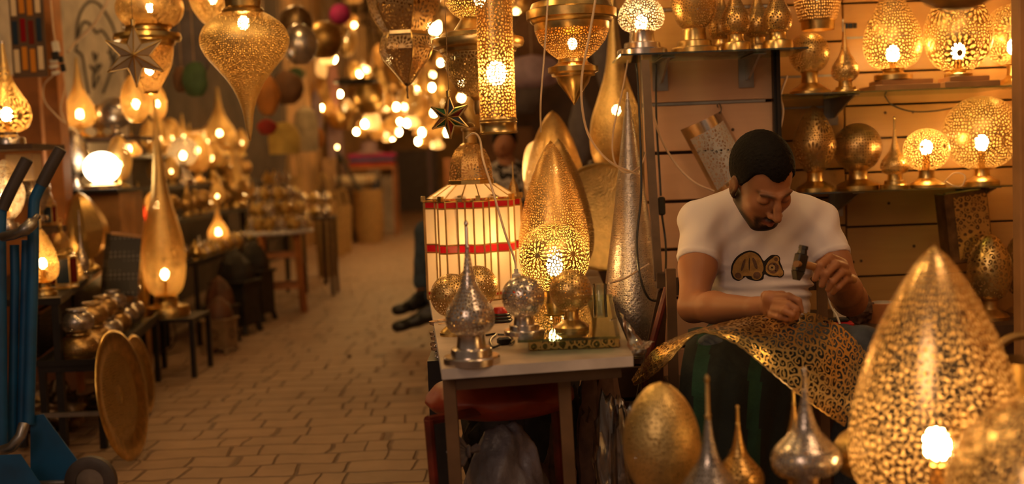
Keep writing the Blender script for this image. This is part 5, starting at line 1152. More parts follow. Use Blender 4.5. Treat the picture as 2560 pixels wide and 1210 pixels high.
b = MB(); b.tube([Vector((x*s, 0, z*s)) for x, z in curve([(-10, 5), (-38, -20), (-40, -60), (-15, -95), (5, -115)], 5)], .004, 6); b.obj('cord', 'cable_white', t, None, True); b = MB(); b.tube([Vector((x*s, 0, z*s)) for x, z in curve([(12, 8), (14, -30), (0, -80), (10, -120)], 5)], .004, 6)
b.obj('cord', 'cable_white', t, None, True); b = MB(); b.tube([Vector((x*s, 0, z*s)) for x, z in curve([(-8, 190), (-6, 120), (-3, 86)], 5)], .004, 6); b.obj('cord', 'cable_white', t, None, True)
# ---------------------------------------------------------------- shelves and racks (heights from the photo, long side running down the alley)
def rect(name, label, cat, x0, x1, y0, y1, z, th, mat, legs=True, lm='black_metal', skew=0.0):
    t = thing(name, label, cat, (x1, y0, 0)); V = []
    for zz in (z-th, z): V += [(x0-x1, 0, zz), (0, 0, zz), (skew, y1-y0, zz), (x0-x1+skew, y1-y0, zz)]
    mesh('top', V, [(3, 2, 1, 0), (4, 5, 6, 7)]+[(i, (i+1) % 4, 4+(i+1) % 4, 4+i) for i in range(4)], mat, t, smooth=False)
    if legs:
        for (x, y) in ((x0-x1+.015, .015), (-.015, .015), (skew-.015, y1-y0-.015), (x0-x1+skew+.015, y1-y0-.015)):
            b = MB(); b.box((x, y, (z-th)/2), (.028, .028, z-th)); b.obj('leg', lm, t)
    return t
ZA, ZB = .377, .676
rk = rect('metal_rack', 'black metal rack at the left front holding pierced bowls on its lower tray', 'rack', -2.10, -1.82, 5.04, 6.66, ZA, .03, 'black_metal', skew=-.24)
for (x, y) in ((-.37, 0.0), (-.19, 0.0), (-.59, 1.56)): b = MB(); b.box((x, y+.02, ZB/2), (.03, .03, ZB-.03)); b.obj('leg', 'black_metal', rk)
V = []
for zz in (ZB-.03, ZB): V += [(-.64, 0, zz), (-.16, 0, zz), (-.55, 1.62, zz), (-1.02, 1.62, zz)]
mesh('upper_shelf', V, [(3, 2, 1, 0), (4, 5, 6, 7)]+[(i, (i+1) % 4, 4+(i+1) % 4, 4+i) for i in range(4)], 'black_metal', rk, smooth=False)
for x0, y0, x1, y1 in ((-.28, 0, 0, 0), (0, 0, -.24, 1.62), (-.28, 0, -.52, 1.62)): b = MB(); b.bar((x0, y0, ZA+.012), (x1, y1, ZA+.012), .012, .025); b.obj('tray_rim', 'black_metal', rk)
b = MB(); b.bar((-.28, .0, .16), (0, 0, .16), .02); b.obj('cross_bar', 'grey_steel', rk)
# black dotted crates
m, n, bb, out = nt('crate_black'); q = N(n); tc = q.nd('ShaderNodeTexCoord'); v_ = q.nd('ShaderNodeTexVoronoi'); v_.inputs['Scale'].default_value = 42; v_.inputs['Randomness'].default_value = .05; q.link(tc.outputs['Object'], v_.inputs['Vector'])
q.link(q.mix(q.m('LESS_THAN', v_.outputs['Distance'], .27), (.012, .010, .010), (.13, .11, .11)), bb.inputs['Base Color']); bb.inputs['Roughness'].default_value = .4
def crate(label, pts, d0, dep):
    p = [P(x, y, d) for (x, y), d in zip(pts, d0)]; t = thing('black_crate', label, 'crate', p[2]); V = [q_-t.location for q_ in p]+[q_-t.location+Vector((-.04, dep, 0)) for q_ in p]
    mesh('panel', V, [(0, 1, 2, 3), (7, 6, 5, 4), (0, 4, 5, 1), (1, 5, 6, 2), (2, 6, 7, 3), (3, 7, 4, 0)], 'crate_black', t, smooth=False)
    b = MB(); b.bar(p[0]-t.location, p[1]-t.location, .014); b.obj('rim', 'wood', t)
crate('black dotted plastic crate panel leaning below the bud shaped brass shade', [(278, 583), (354, 592), (343, 742), (262, 735)], (6.2, 6.2, 6.15, 6.15), .04)
crate('second black dotted crate panel behind the row of stacked bowls', [(186, 728), (262, 676), (262, 790), (186, 822)], (5.9, 6.5, 6.5, 5.9), .04)
crate('black dotted crate panel at the left behind the blue hand truck', [(98, 782), (178, 733), (178, 830), (98, 895)], (5.3, 5.86, 5.86, 5.3), .04)
# stacked bowls
def bowl(px, py, z, rp, mat, label, lv):
    base = S(px, py, ZA+.002); d = (base-CAM).dot(fw); s = d/FP; r = rp*s
    t = thing('pierced_bowl', label, 'bowl', (base.x, base.y, z), group=None)
    pr = ballp(r, 0, r*1.42, .62); shade([(p[0]*(1.0), p[1]) for p in pr[:-1]]+[(r*.66, r*1.44), (r*.63, r*1.44), (r*.64, r*1.38)], 32, [mat, 'silver' if 'silver' in mat else 'brass'], t, 'bowl', (.06, .10))
    b = MB(); b.lathe([(.0001, .001), (r*.6, .001), (r*.62, .004)], 24, m=9); b.obj('bottom', 'silver' if 'silver' in mat else 'brass', t)
    return r*1.44
names = ['nearest', 'second nearest', 'third nearest', 'fourth nearest', 'fifth nearest', 'farthest']
for i, (px, py, rp) in enumerate(((202, 901, 48), (240, 876, 45), (266, 853, 42), (289, 833, 40), (309, 816, 39), (326, 802, 38))):
    h = bowl(px, py, ZA+.004, rp, ('dotted_brass', 'dotted_brass', 'dotted_silver', 'dotted_brass', 'dotted_silver', 'dotted_silver')[i], 'lower bowl of the %s stacked pair on the black rack tray' % names[i], 0)
    bowl(px-2, py, ZA+.006+h, rp*.84, ('dotted_silver', 'dotted_brass', 'dotted_brass', 'dotted_silver', 'dotted_brass', 'dotted_silver')[i], 'upper bowl of the %s stacked pair on the black rack tray' % names[i], 1)
# round trays on edge
def tray(label, px, py, d, R, ang, lean):
    c_ = P(px, py, d); c_.z = R*math.cos(lean)+.01; t = thing('brass_tray', label, 'tray', (c_.x, c_.y, 0)); M = Matrix.Translation((0, 0, c_.z)) @ Matrix.Rotation(ang, 4, 'Z') @ Matrix.Rotation(PI/2-lean, 4, 'Y')
    sg = 56; V = []; Fc = []; fm = []; prof = [(.0001, 0), (R*.2, 0), (R*.4, 0), (R*.62, 0), (R*.68, .002), (R*.80, .010), (R*.95, .016), (R, .012)]
    for r, z in prof:
        for k in range(sg): V.append(M @ Vector((r*math.cos(2*PI*k/sg), r*math.sin(2*PI*k/sg), z)))
    for i in range(len(prof)-1):
        for k in range(sg): Fc.append((i*sg+k, i*sg+(k+1) % sg, (i+1)*sg+(k+1) % sg, (i+1)*sg+k)); fm.append(0 if i < 4 else 1)
    o = mesh('plate', V, Fc, ['dotted_tray', 'brass'], t, fm=fm); Mi = M.inverted(); l2 = o.data.uv_layers.new(name='metric'); l2.data.foreach_set('uv', np.array([(Mi @ o.data.vertices[lp_.vertex_index].co)[:2] for lp_ in o.data.loops], dtype=np.float32).ravel()); md = o.modifiers.new('thick', 'SOLIDIFY'); md.thickness = .003
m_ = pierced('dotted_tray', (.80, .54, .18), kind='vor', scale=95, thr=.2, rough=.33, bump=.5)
tray('large round gold tray standing on edge against the front leg of the black rack', 303, 1048, 4.85, .275, -.02, .14)
tray('smaller round gold tray standing on edge behind the large one, against the rack', 343, 905, 5.75, .20, .03, .16)
# clutter under the rack
for i, (px, py, d, r, lb) in enumerate(((140, 985, 5.5, (.13, .12, .03), 'bent dark brass sheet lying on the lowest level of the black rack'), (120, 1060, 5.6, (.14, .14, .05), 'folded dark brass sheet under the other scraps below the rack'), (210, 1010, 5.9, (.10, .12, .045), 'curled brown metal scrap below the rack tray'))):
    p = P(px, py, d); o2 = blob('metal_scrap', (p.x, p.y, 0), (r[0], r[1], 1.0), 'brass_dark', 90+i, .3, None, 22, 4.5)
    for v in o2.data.vertices: v.co.z = (v.co.z+1)/2*(p.z+r[2])
    tag(o2, lb, 'scrap metal')
# ---------------------------------------------------------------- lamps on the upper rack shelf
def GB(name, label, px, Y, *a, **k): return lamp(name, label, A(px, Y, ZB+.001), Y/FP, *a, **k)
GB('table_lamp', 'lit brass cone lamp with a tall spire behind the blue hand truck on the rack', 112, 5.17, 'cone', 38, 135, 'tier', 30, 35, mat='pierced_brass_coarse', lit=1, finial=78, bz=.35)
def octlantern(label, px, py, d, r, h, c1, c2, lit=0):
    loc = P(px, py, d) if py else A(px, d, ZB+.001); s = d/FP; t = thing('glass_lantern', label, 'lantern', loc, (0, 0, .3)); r *= s; h *= s; n = 6
    for k in range(n):
        a0_, a1_ = 2*PI*k/n, 2*PI*(k+1)/n; q0_, q1_ = Vector((math.cos(a0_), math.sin(a0_), 0))*r, Vector((math.cos(a1_), math.sin(a1_), 0))*r; V = [q0_+Vector((0, 0, h*.06)), q1_+Vector((0, 0, h*.06)), q1_+Vector((0, 0, h*.42)), q0_+Vector((0, 0, h*.42))]
        mesh('pane', V, [(0, 1, 2, 3)], c1 if k % 2 else c2, t, smooth=False)
    b = MB()
    for k in range(n):
        a = 2*PI*k/n; e = Vector((math.cos(a), math.sin(a), 0))*r; b.bar(e, e+Vector((0, 0, h*.46)), r*.09); b.bar(e+Vector((0, 0, h*.46)), e*.72+Vector((0, 0, h*.54)), r*.08)
    for z, k_ in ((.0, 1), (.06, 1), (.42, 1), (.46, 1), (.54, .72)): b.tube([(r*k_*math.cos(2*PI*k/n), r*k_*math.sin(2*PI*k/n), h*z) for k in range(n)], r*.06, 5, closed=True)
    b.lathe([(.0001, .0), (r, .0)], n, m=9); b.obj('frame', 'brass', t)
    shade([(r*.72, h*.54), (r*.70, h*.62), (r*.52, h*.72), (r*.24, h*.78), (r*.14, h*.80), (r*.13, h*.88)], n, ['pierced_brass_dense', 'brass'], t, 'dome', (.03, .2), facet=True, raw=True)
    solid_lathe('neck', [(r*.13, h*.86), (r*.18, h*.87), (r*.10, h*.90), (.0005, h*.905)], 'brass', t, 12); b = MB(); b.tube([(r*.17*math.cos(a), 0, h*.945+r*.19*math.sin(a)) for a in [2*PI*i/14 for i in range(14)]], r*.03, 5, closed=True); b.obj('ring', 'brass', t, None, True)
    if lit: bulb(t, 0, 0, h*.25, .016)
octlantern('six sided dark red and blue glass lantern with brass dome on the rack shelf', 161, None, 5.5, 33, 178, 'dark_red_glass', 'blue_glass')
octlantern('small dark red glass lantern beside the hand truck, above the lit cone lamp', 122, 564, 5.73, 20, 115, 'dark_red_glass', 'blue_glass')
octlantern('small domed lantern with red glass on the shelf beyond the bud shaped shade', 351, 560, 7.645, 16, 110, 'dark_red_glass', 'amber_glass', 1)
GB('table_lamp', 'tilted bud shaped brass shade with eight ribs at the back of the rack shelf', 228, 6.42, 'point', 58, 165, 'bell', 22, 36, mat='pierced_brass_fine', seg=8, facet=True, tilt=(0, -.10))
GB('table_lamp', 'lit narrow brass drop lamp between the red glass lantern and the bud shaped shade', 188, 6.05, 'drop', 26, 120, 'flat', 20, 20, mat='pierced_brass_coarse', lit=1, bz=.3)
GB('table_lamp', 'thin silver bottle shaped lamp in front of the bud shaped shade', 207, 5.95, 'drop', 18, 120, 'flat', 16, 14, mat='pierced_silver', bmat='silver', finial=40)
t = thing('prism_lamp', 'brass triangular prism lamp with round holes leaning beside the red glass lantern', 'lamp', A(196, 5.7, ZB+.012), (0, -.35, .3)); s = 5.5/FP
V = [(-20*s, -20*s, 0), (22*s, -14*s, 0), (2*s, 20*s, 0), (-20*s, -20*s, 92*s), (22*s, -14*s, 92*s), (2*s, 20*s, 92*s)]; mesh('sides', V, [(0, 1, 4, 3), (1, 2, 5, 4), (2, 0, 3, 5), (3, 4, 5)], 'scroll_brass', t, smooth=False)
b = MB(); [b.bar(V[i], V[i+3], 2*s) for i in range(3)]; [b.bar(V[i+k], V[(i+1) % 3+k], 2*s) for i in range(3) for k in (0, 3)]; b.obj('edges', 'brass', t); bulb(t, 0, 0, .06, .012, 'bulb_small')
G('table_lamp', 'lit silver egg lamp behind the left grip of the hand truck', 20, 572, 5.3, 'point', 45, 150, 'flat', 26, 26, mat='pierced_silver', bmat='silver', lit=1, bz=.35)
G('table_lamp', 'unlit silver bud lamp between the two grips of the hand truck', 95, 552, 5.6, 'point', 34, 140, 'flat', 24, 22, mat='pierced_silver', bmat='silver')
rect('side_shelf', 'dark shelf board at the far left behind the grips of the hand truck', 'shelf', -3.118, -2.235, 5.12, 5.83, P(60, 574, 5.5).z, .03, 'wood_dark', False, 'wood_dark')
# upper left shelf
zs_ = P(30, 362, 5.2).z
t = thing('wall_shelf', 'dark shelf board under the lit drop lamp at the upper left edge', 'shelf', P(30, 362, 5.2)); x_ = t.location.x; b = MB(); b.box(((-3.118+P(100, 362, 5.2).x)/2-x_, .1, -.012), (P(100, 362, 5.2).x+3.118, .38, .024)); b.obj('board', 'wood_dark', t)
G('table_lamp', 'lit drop lamp with ring pattern on the dark shelf at the upper left edge', 22, 361, 5.2, 'drop', 58, 228, 'flat', 40, 30, mat='rosette_brass_wide', bmat='silver', lit=1, bz=.2)
pbox('fluted_lamp', 'cream fluted glass lamp glowing just under the upper left shelf', 'lamp', 14, 84, 384, 452, 5.3, .10, 'milk_glass')
# black shelf with the white globe
za = P(250, 472, 6.95).z
t = thing('lamp_cabinet', 'black topped wooden cabinet carrying the glowing white globe lamp', 'cabinet', (A(247, 6.95, za).x, 7.0, 0)); b = MB(); b.box((0, 0, za-.012), (.36, .52, .024)); b.obj('top', 'black_metal', t); b = MB(); b.box((0, .03, (za-.03)/2), (.33, .44, za-.03)); b.obj('body', 'wood', t)
t = thing('globe_lamp', 'white opal globe lamp glowing brightly on the black topped cabinet', 'lamp', A(258, 6.93, za)); s = 6.93/FP; emis('opal_glow', (1, .80, .52), 9.0)
solid_lathe('globe', [(p[0]*s, 16*s+p[1]*s) for p in curve(ballp(44, 0, 76, .4), 4)], 'opal_glow', t, 32); solid_lathe('base', [(46*s, 0), (46*s, 9*s), (30*s, 13*s), (20*s, 17*s)], 'brass', t)
def GA(name, label, px, Y, z, *a, **k): return lamp(name, label, A(px, Y, z), Y/FP, *a, **k)
GA('table_lamp', 'silver glass egg lamp on a stepped foot, left of the white globe lamp', 190, 7.13, za, 'egg', 37, 125, 'tier', 27, 28, mat='silver_hammered', bmat='silver')
GA('table_lamp', 'glowing brass egg lamp right behind the white globe lamp', 303, 7.12, za, 'egg', 30, 112, 'bell', 24, 20, mat='foil_brass', lit=.5)
zc_ = P(220, 345, 7.35).z
t = thing('wall_shelf', 'dark shelf on the white wall behind the white globe lamp', 'shelf', (A(235, 7.35, zc_).x, 7.5, zc_)); x_ = t.location.x; b = MB(); b.box(((-3.118-x_+.31)/2, 0, -.012), (.31+3.118+x_, .4, .022)); b.obj('board', 'wood_dark', t)
GA('table_lamp', 'lit brass drop lamp with a thin spire below the drawing on the wall', 203, 7.38, zc_, 'drop', 38, 175, 'bell', 26, 26, mat='foil_brass', lit=1, bz=.2)
GA('table_lamp', 'squat brass lamp right beside the lit drop lamp below the wall drawing', 252, 7.63, zc_, 'ball', 27, 62, 'bell', 20, 24, mat='pierced_brass_dense')
GA('table_lamp', 'pale silver gourd lamp below the right part of the wall drawing', 291, 7.42, zc_, 'ball', 42, 78, 'bell', 22, 22, mat='dotted_silver', bmat='silver')
hang('egg_lamp', 'lit gold egg lamp hanging below the clear glass star', 342, 305, 6.6, [(p[0], p[1]) for p in scaled(EGG, 36, 0, 120)], ['foil_brass', 'brass'], 36, (.05, .05), smoothcurve=True, lit=(45, .022))
hang('teardrop_lamp', 'lit slim gold lamp hanging just right of the egg lamp below the star', 395, 300, 7.2, [(p[0], p[1]) for p in scaled(EGG, 24, 0, 90)], ['foil_brass', 'brass'], 32, (.05, .05), smoothcurve=True, lit=(40, .018))
# tall lamp on its low stand
zl = P(418, 792, 6.9).z
rect('low_stand', 'low black metal stand under the very tall gold drop lamp', 'stand', A(352, 6.75, zl).x, A(486, 6.75, zl).x, 6.72, 7.12, zl, .02, 'black_metal')
GA('tall_lamp', 'very tall slender gold drop lamp, lit at the bottom, on the low black stand', 418, 6.9, zl, 'drop', 53, 500, 'flat', 56, 46, mat='foil_brass', lit=1, bz=.125, seg=64)
GA('table_lamp', 'slim brass lamp standing just left of the very tall gold lamp', 361, 6.98, zl, 'point', 20, 165, 'flat', 18, 20, mat='brass_hammered')
cable('floor_cable', 'black cable hanging from the low black stand and coiling on the paving', [P(430, 798, 6.95), P(440, 840, 6.9), P(425, 872, 6.95), P(395, 880, 7.1), S(380, 885, .006), S(410, 888, .006), S(440, 880, .006)], .004, 'black_plastic')
zq = P(335, 642, 7.5).z; rect('side_table', 'small dark table beyond the dotted crates, left of the very tall lamp', 'table', A(306, 7.5, zq).x, A(372, 7.5, zq).x, 7.36, 7.72, zq, .02, 'wood_dark', True, 'wood_dark')
pbox('small_crate', 'small dark crate lifting the domed red glass lantern on the side table', 'crate', 341, 362, 561, 642, 7.6, .09, 'wood_dark', .003)
G('table_lamp', 'unlit gold dome lamp just beyond the dotted crate, left of the very tall lamp', 322, 641, 7.5, 'ball', 31, 62, 'flat', 28, 30, mat='pierced_brass_dense')
# ---------------------------------------------------------------- stepped display of brassware
ST = [(.585, -2.42, -2.17), (.86, -2.675, -2.425), (1.10, -2.905, -2.68), (1.36, -3.11, -2.91)]
for i, (z, x0, x1) in enumerate(ST):
    rect('display_bench', ['lowest bench of the stepped brassware display, with small teapots along its edge', 'second step of the brassware display', 'third step of the brassware display with glowing lamps', 'top step of the brassware display against the wall'][i], 'bench', x0, x1, 7.95 if i == 0 else 7.75 if i == 1 else 7.6, 11.2 if i < 1 else 12.6, z, .03, 'black_metal', True)
def onstep(i, px, f=.5):           # point on step i at picture column px
    z, x0, x1 = ST[i]; x = x0+(x1-x0)*f; k = (px-1280)/FP; dz = z-CAM.z; Y = (x*rt.x+dz*rt.z-k*dz*fw.z)/(k*fw.y-rt.y); return Vector((x, Y, z))
def GS(name, label, i, px, f, *a, **k):
    p = onstep(i, px, f); return lamp(name, label, p, p.y/FP, *a, **k)
GS('table_lamp', 'lit brass drop lamp with a long spire, highest on the stepped display', 3, 552, .5, 'drop', 40, 150, 'flat', 24, 20, mat='foil_brass', lit=1, bz=.25)
GS('table_lamp', 'lit silver domed lamp immediately right of the very tall gold lamp', 2, 462, .7, 'ball', 38, 72, 'bell', 26, 50, mat='pierced_silver', bmat='silver', lit=1, finial=18)
GS('table_lamp', 'glowing brass egg lamp in the middle of the stepped display', 2, 497, .6, 'egg', 34, 96, 'bell', 22, 30, mat='foil_brass', lit=1, bz=.55)
GS('table_lamp', 'pale gold ball lamp touching the glowing egg lamp on its right', 2, 532, .5, 'ball', 30, 62, 'bell', 20, 40, mat='foil_brass', lit=.5)
GS('table_lamp', 'unlit gold drop lamp with a tall pale spire near the round table', 1, 592, .5, 'drop', 34, 140, 'flat', 26, 20, mat='pierced_brass_fine', finial=22)
GS('table_lamp', 'small lit brass drop lamp above the row of teapots', 0, 548, .25, 'drop', 26, 105, 'flat', 18, 14, mat='foil_brass', lit=1, bz=.25)
GS('table_lamp', 'small lit dome lamp immediately left of the very tall gold lamp', 1, 393, .7, 'ball', 28, 62, 'flat', 20, 16, mat='foil_brass', lit=1, bz=.4)
t = thing('square_lantern', 'square glass lantern glowing on the top step, left of the highest spire', 'lantern', onstep(3, 494, .4)); s = t.location.y/FP
b = MB()
for sx in (-1, 1):
    for sy in (-1, 1): b.bar((sx*19*s, sy*19*s, 0), (sx*19*s, sy*19*s, 62*s), 3*s)
b.box((0, 0, 2*s), (42*s, 42*s, 4*s)); b.box((0, 0, 62*s), (44*s, 44*s, 5*s)); b.obj('frame', 'brass', t); b = MB(); b.box((0, 0, 32*s), (37*s, 37*s, 54*s)); b.obj('glass', 'milk_glass', t); bulb(t, 0, 0, 30*s, .02)
for k, (i, px, f, fm_, r_, h_, lt) in enumerate(((3, 430, .4, 'egg', 26, 80, .5), (3, 460, .6, 'drop', 24, 90, .5), (2, 395, .5, 'ball', 24, 52, 0), (2, 560, .6, 'ball', 22, 50, 0), (1, 430, .4, 'ball', 22, 46, 0), (1, 470, .6, 'drop', 20, 80, 0), (1, 510, .5, 'ball', 20, 44, 0), (1, 545, .4, 'egg', 18, 60, .5), (3, 585, .5, 'ball', 20, 46, 0), (2, 600, .4, 'drop', 20, 76, 0), (3, 400, .5, 'egg', 24, 78, .5), (3, 375, .5, 'point', 22, 76, .5), (3, 415, .5, 'ball', 18, 40, .5), (3, 445, .5, 'egg', 18, 60, .5), (3, 478, .5, 'drop', 16, 70, .5), (3, 520, .5, 'egg', 18, 60, .5), (3, 570, .5, 'egg', 18, 56, .5), (3, 605, .5, 'point', 16, 56, .5), (2, 430, .5, 'egg', 18, 60, .5), (2, 580, .5, 'drop', 16, 64, .5), (2, 615, .5, 'ball', 16, 36, 0), (1, 490, .5, 'point', 15, 50, 0), (1, 528, .5, 'ball', 14, 30, .5), (1, 565, .5, 'ball', 14, 32, 0), (1, 612, .5, 'egg', 14, 44, .5), (1, 632, .5, 'drop', 14, 50, 0))):
    q0_ = onstep(i, px, f); rr_ = r_*q0_.y/FP
    if any(o.parent is None and o.get('category') in ('lamp', 'lantern') and abs(o.location.z-q0_.z) < .05 and math.hypot(o.location.x-q0_.x, o.location.y-q0_.y) < rr_+.11 for o in sc.collection.objects): continue
    GS('table_lamp', 'small blurred brass lamp on a step of the brassware display', i, px, f, fm_, r_, h_, 'flat', r_*.6, 14, mat='foil_brass' if lt else 'pierced_brass_dense', lit=lt, group='small lamps on the stepped display', seg=24)
# small pots, one kind with knob lid
def pot(name, label, loc, s, parts=True, mat='brass', grp=None):
    t = thing(name, label, 'pot', loc, (0, 0, random.random()*6), grp); b = MB()
    b.lathe([(.0001, 0), (9*s, 0), (8*s, 3*s), (15*s, 10*s), (17*s, 18*s), (13*s, 25*s), (13.5*s, 27*s), (.0001, 27*s)], 20); b.obj('body', mat, t, None, True)
    b = MB(); b.lathe([(13.5*s, 27*s), (11*s, 33*s), (4*s, 40*s), (2*s, 44*s), (3.5*s, 47*s), (.0002, 50*s)], 20); b.obj('lid', mat, t, None, True); return t
def copy_tree(o, loc, label=None, sc_=1.0, rz=0):
    c_ = o.copy(); sc.collection.objects.link(c_); c_.location = loc; c_.scale = (sc_,)*3; c_.rotation_euler.z = rz
    if label: c_['label'] = label
    for ch in o.children:
        k = ch.copy(); sc.collection.objects.link(k); k.parent = c_
    return c_
p0 = onstep(0, 490, .75); pt0 = pot('small_teapot', 'small shiny teapot in the crowded row on the lowest bench', p0, p0.y/FP, grp='teapots on the lowest bench'); pts_ = pot('small_teapot', 'small shiny teapot in the crowded row on the lowest bench', onstep(0, 500, .45), 8.4/FP, mat='silver', grp='teapots on the lowest bench')
rs = random.Random(9); occ = [(o.location.x, o.location.y, .10) for o in sc.collection.objects if o.parent is None and o.get('category') == 'lamp' and abs(o.location.z-.585) < .02]
occ += [(p0.x, p0.y, .055), (pts_.location.x, pts_.location.y, .055)]; k = 0
for f in (.84, .5, .16):
    y = 8.06+f*.05
    while y < 10.9:
        x = ST[0][1]+(ST[0][2]-ST[0][1])*f; kk = rs.uniform(.62, .74)
        if math.hypot(x+1.965, y-9.75) > .37 and all(math.hypot(x-a_, y-b_) > c_+.052*kk for a_, b_, c_ in occ): copy_tree(pt0 if k % 3 else pts_, (x, y, .586), None, kk, rs.uniform(0, 6)); occ.append((x, y, .052*kk))
        y += .092; k += 1
# round table with its pile
rt0 = S(697, 585, .69); rt0 = Vector((rt0.x, 9.75, .69)); rt0.x = A(697, 9.75, .69).x
t = thing('round_table', 'round white edged wooden stool table crowded with small brass pots', 'table', (rt0.x, rt0.y, 0)); b = MB(); b.lathe([(.0001, .66), (.28, .66), (.29, .675), (.28, .69), (.0001, .69)], 36); b.obj('top', 'table_edge', t, None, True)
for k in range(4):
    a = PI/4+k*PI/2+.2; b = MB(); b.bar((.20*math.cos(a), .20*math.sin(a), .66), (.245*math.cos(a), .245*math.sin(a), 0), .042); b.obj('leg', 'wood_orange', t)
b = MB()
for z in (.22, .48):
    for k in range(4):
        a, a2 = PI/4+k*PI/2+.2, PI/4+(k+1)*PI/2+.2; r = .235-.06*z; b = MB(); b.bar((r*math.cos(a), r*math.sin(a), z), (r*math.cos(a2), r*math.sin(a2), z), .022, .035); b.obj('stretcher', 'wood_orange', t)
s = 9.75/FP; pA = pot('brass_pot', 'small brass pot in the pile on the round table', (rt0.x+.235*math.cos(4.6), rt0.y+.235*math.sin(4.6), .692), s*.75, grp='brass pots on the round table'); pB = pot('brass_pot', 'small brass pot in the pile on the round table', (rt0.x+.235*math.cos(5.05), rt0.y+.235*math.sin(5.05), .692), s*.75, mat='silver', grp='brass pots on the round table')
for lv, R_, n, a0_ in ((0, .235, 14, 4.6), (0, .135, 8, .2), (1, .20, 11, .1), (1, .09, 5, .5), (2, .15, 8, .3), (2, .05, 3, .9), (3, .075, 4, .4)):
    for k in range(n):
        a = a0_+2*PI*k/n
        if R_ == .235 and k < 2: continue
        copy_tree(pA if (k+lv) % 3 else pB, (rt0.x+R_*math.cos(a), rt0.y+R_*math.sin(a), .692+lv*.1275), None, 1.0 if R_ > .06 else .95, a)
pbox('wooden_stool', 'tall narrow wooden stool leg frame behind the round table, near the baskets', 'stool', 806, 816, 545, 700, 11.9, .04, 'wood_dark', ground=True)
p = P(790, 500, 10.7)
bx = MB(); 
t = thing('side_table', 'small wooden table behind the round table holding more brass pots', 'table', (p.x-.05, 10.95, 0)); zt_ = P(780, 545, 10.7).z; b = MB(); b.box((0, 0, zt_-.015), (.34, .34, .03)); b.obj('top', 'wood_dark', t)
for sx in (-1, 1):
    for sy in (-1, 1): b = MB(); b.box((sx*.15, sy*.15, (zt_-.03)/2), (.03, .03, zt_-.03)); b.obj('leg', 'wood_dark', t)
for k in range(12): copy_tree(pA if k % 2 else pB, (p.x-.05+(k % 3-1)*.11, 10.85+(k // 3 % 2)*.13, zt_+.002+(k // 6)*.1275), 'small metal pot stacked on the little table behind the round table', 1.0, k)['group'] = 'pots on the small side table'
# dark domed lanterns on the ground
def domelantern(label, px, py, w_, h_, body, dome, carve=None, dh=.42):
    loc = S(px, py, 0); d = (loc-CAM).dot(fw); s = d/FP; t = thing('domed_lantern', label, 'lantern', loc, (0, 0, -.25)); w_ *= s; h_ *= s; bh = h_*(1-dh); b = MB()
    b.box((0, 0, bh*.56), (w_*.86, w_*.86, bh*.80), bev=.004); b.box((0, 0, bh*.98), (w_, w_, bh*.06), bev=.003); b.obj('body', body, t)
    for sx in (-1, 1):
        for sy in (-1, 1): b = MB(); b.bar((sx*w_*.36, sy*w_*.36, bh*.18), (sx*w_*.42, sy*w_*.42, 0), w_*.13); b.obj('foot', body, t)
    b = MB(); dz = h_*dh; b.lathe([(w_*.47, bh), (w_*.46, bh+dz*.25), (w_*.38, bh+dz*.55), (w_*.22, bh+dz*.80), (w_*.07, bh+dz*.93), (.0003, bh+dz)], 8 if not carve else 20, M=Matrix.Rotation(PI/8, 4, 'Z')); b.obj('dome', dome, t, None, bool(carve))
    if carve:
        for sx, ry in ((0, 0), (1, PI/2)):
            b = MB(); M = Matrix.Rotation(ry, 4, 'Z')
            for k in range(8): a = 2*PI*k/8; b.add([M @ Vector((x, -w_*.437, z+bh*.55)) for x, z in ((.03*w_*math.cos(a), .03*w_*math.sin(a)), (.17*w_*math.cos(a+.22), .17*w_*math.sin(a+.22)), (.26*w_*math.cos(a), .26*w_*math.sin(a)), (.17*w_*math.cos(a-.22), .17*w_*math.sin(a-.22)))], [(0, 1, 2, 3)])
            b.obj('carving', 'wood_dark', t)
plain('dark_lantern', (.045, .038, .034), .5, .4, .3, 14); plain('carved_wood', (.34, .22, .12), .65, 0, .2, 14); plain('dome_brown', (.16, .06, .025), .55, 0, .3, 14)
domelantern('small carved wooden lantern with a brown dome, nearest on the paving left of the alley', 553, 880, 74, 142, 'carved_wood', 'dome_brown', 1, .40)
domelantern('dark lantern with a ribbed brown dome right behind the small carved wooden lantern', 555, 858, 76, 172, 'dark_lantern', 'dome_brown', None, .45)
domelantern('large black domed lantern bin, nearer of the two big ones', 596, 832, 98, 212, 'dark_lantern', 'dark_lantern', None, .38)
domelantern('large black domed lantern bin, further of the two beside the round table', 641, 802, 84, 205, 'dark_lantern', 'dark_lantern', None, .38)
# ---------------------------------------------------------------- baskets
def basket(label, px, py, w_, h_, handle=True, grp=None, tilt=0, mat='straw'):
    loc = S(px, py, 0); d = (loc-CAM).dot(fw); s = d/FP; t = thing('straw_basket', label, 'basket', loc, (0, tilt, 0), grp); r = w_*s/2; h_ *= s; pr = [(.0001, .004), (r*.75, 0)]
    n = 12
    for i in range(n+1):
        z = h_*i/n; pr += [(r*(.78+.22*i/n)+.004*((i % 2)), z)]
    pr += [(r*.94, h_), (r*.72, .02), (.0001, .02)]
    b = MB(); b.lathe(pr, 28); b.obj('basket', mat, t, None, True)
    if handle:
        for sy in (-1, 1): b = MB(); b.tube([(r*.62*math.cos(a), sy*r*.8, h_*.92+h_*.42*math.sin(a)) for a in [PI*i/12 for i in range(13)]], .011, 7); b.obj('handle', mat, t, None, True)
basket('tall straw basket with big loop handles beside the small wooden table', 820, 690, 56, 190)
basket('straw basket with loop handles behind the tallest straw basket', 846, 640, 46, 120); basket('straw basket standing between the looped baskets and the basket stack', 862, 632, 44, 120)
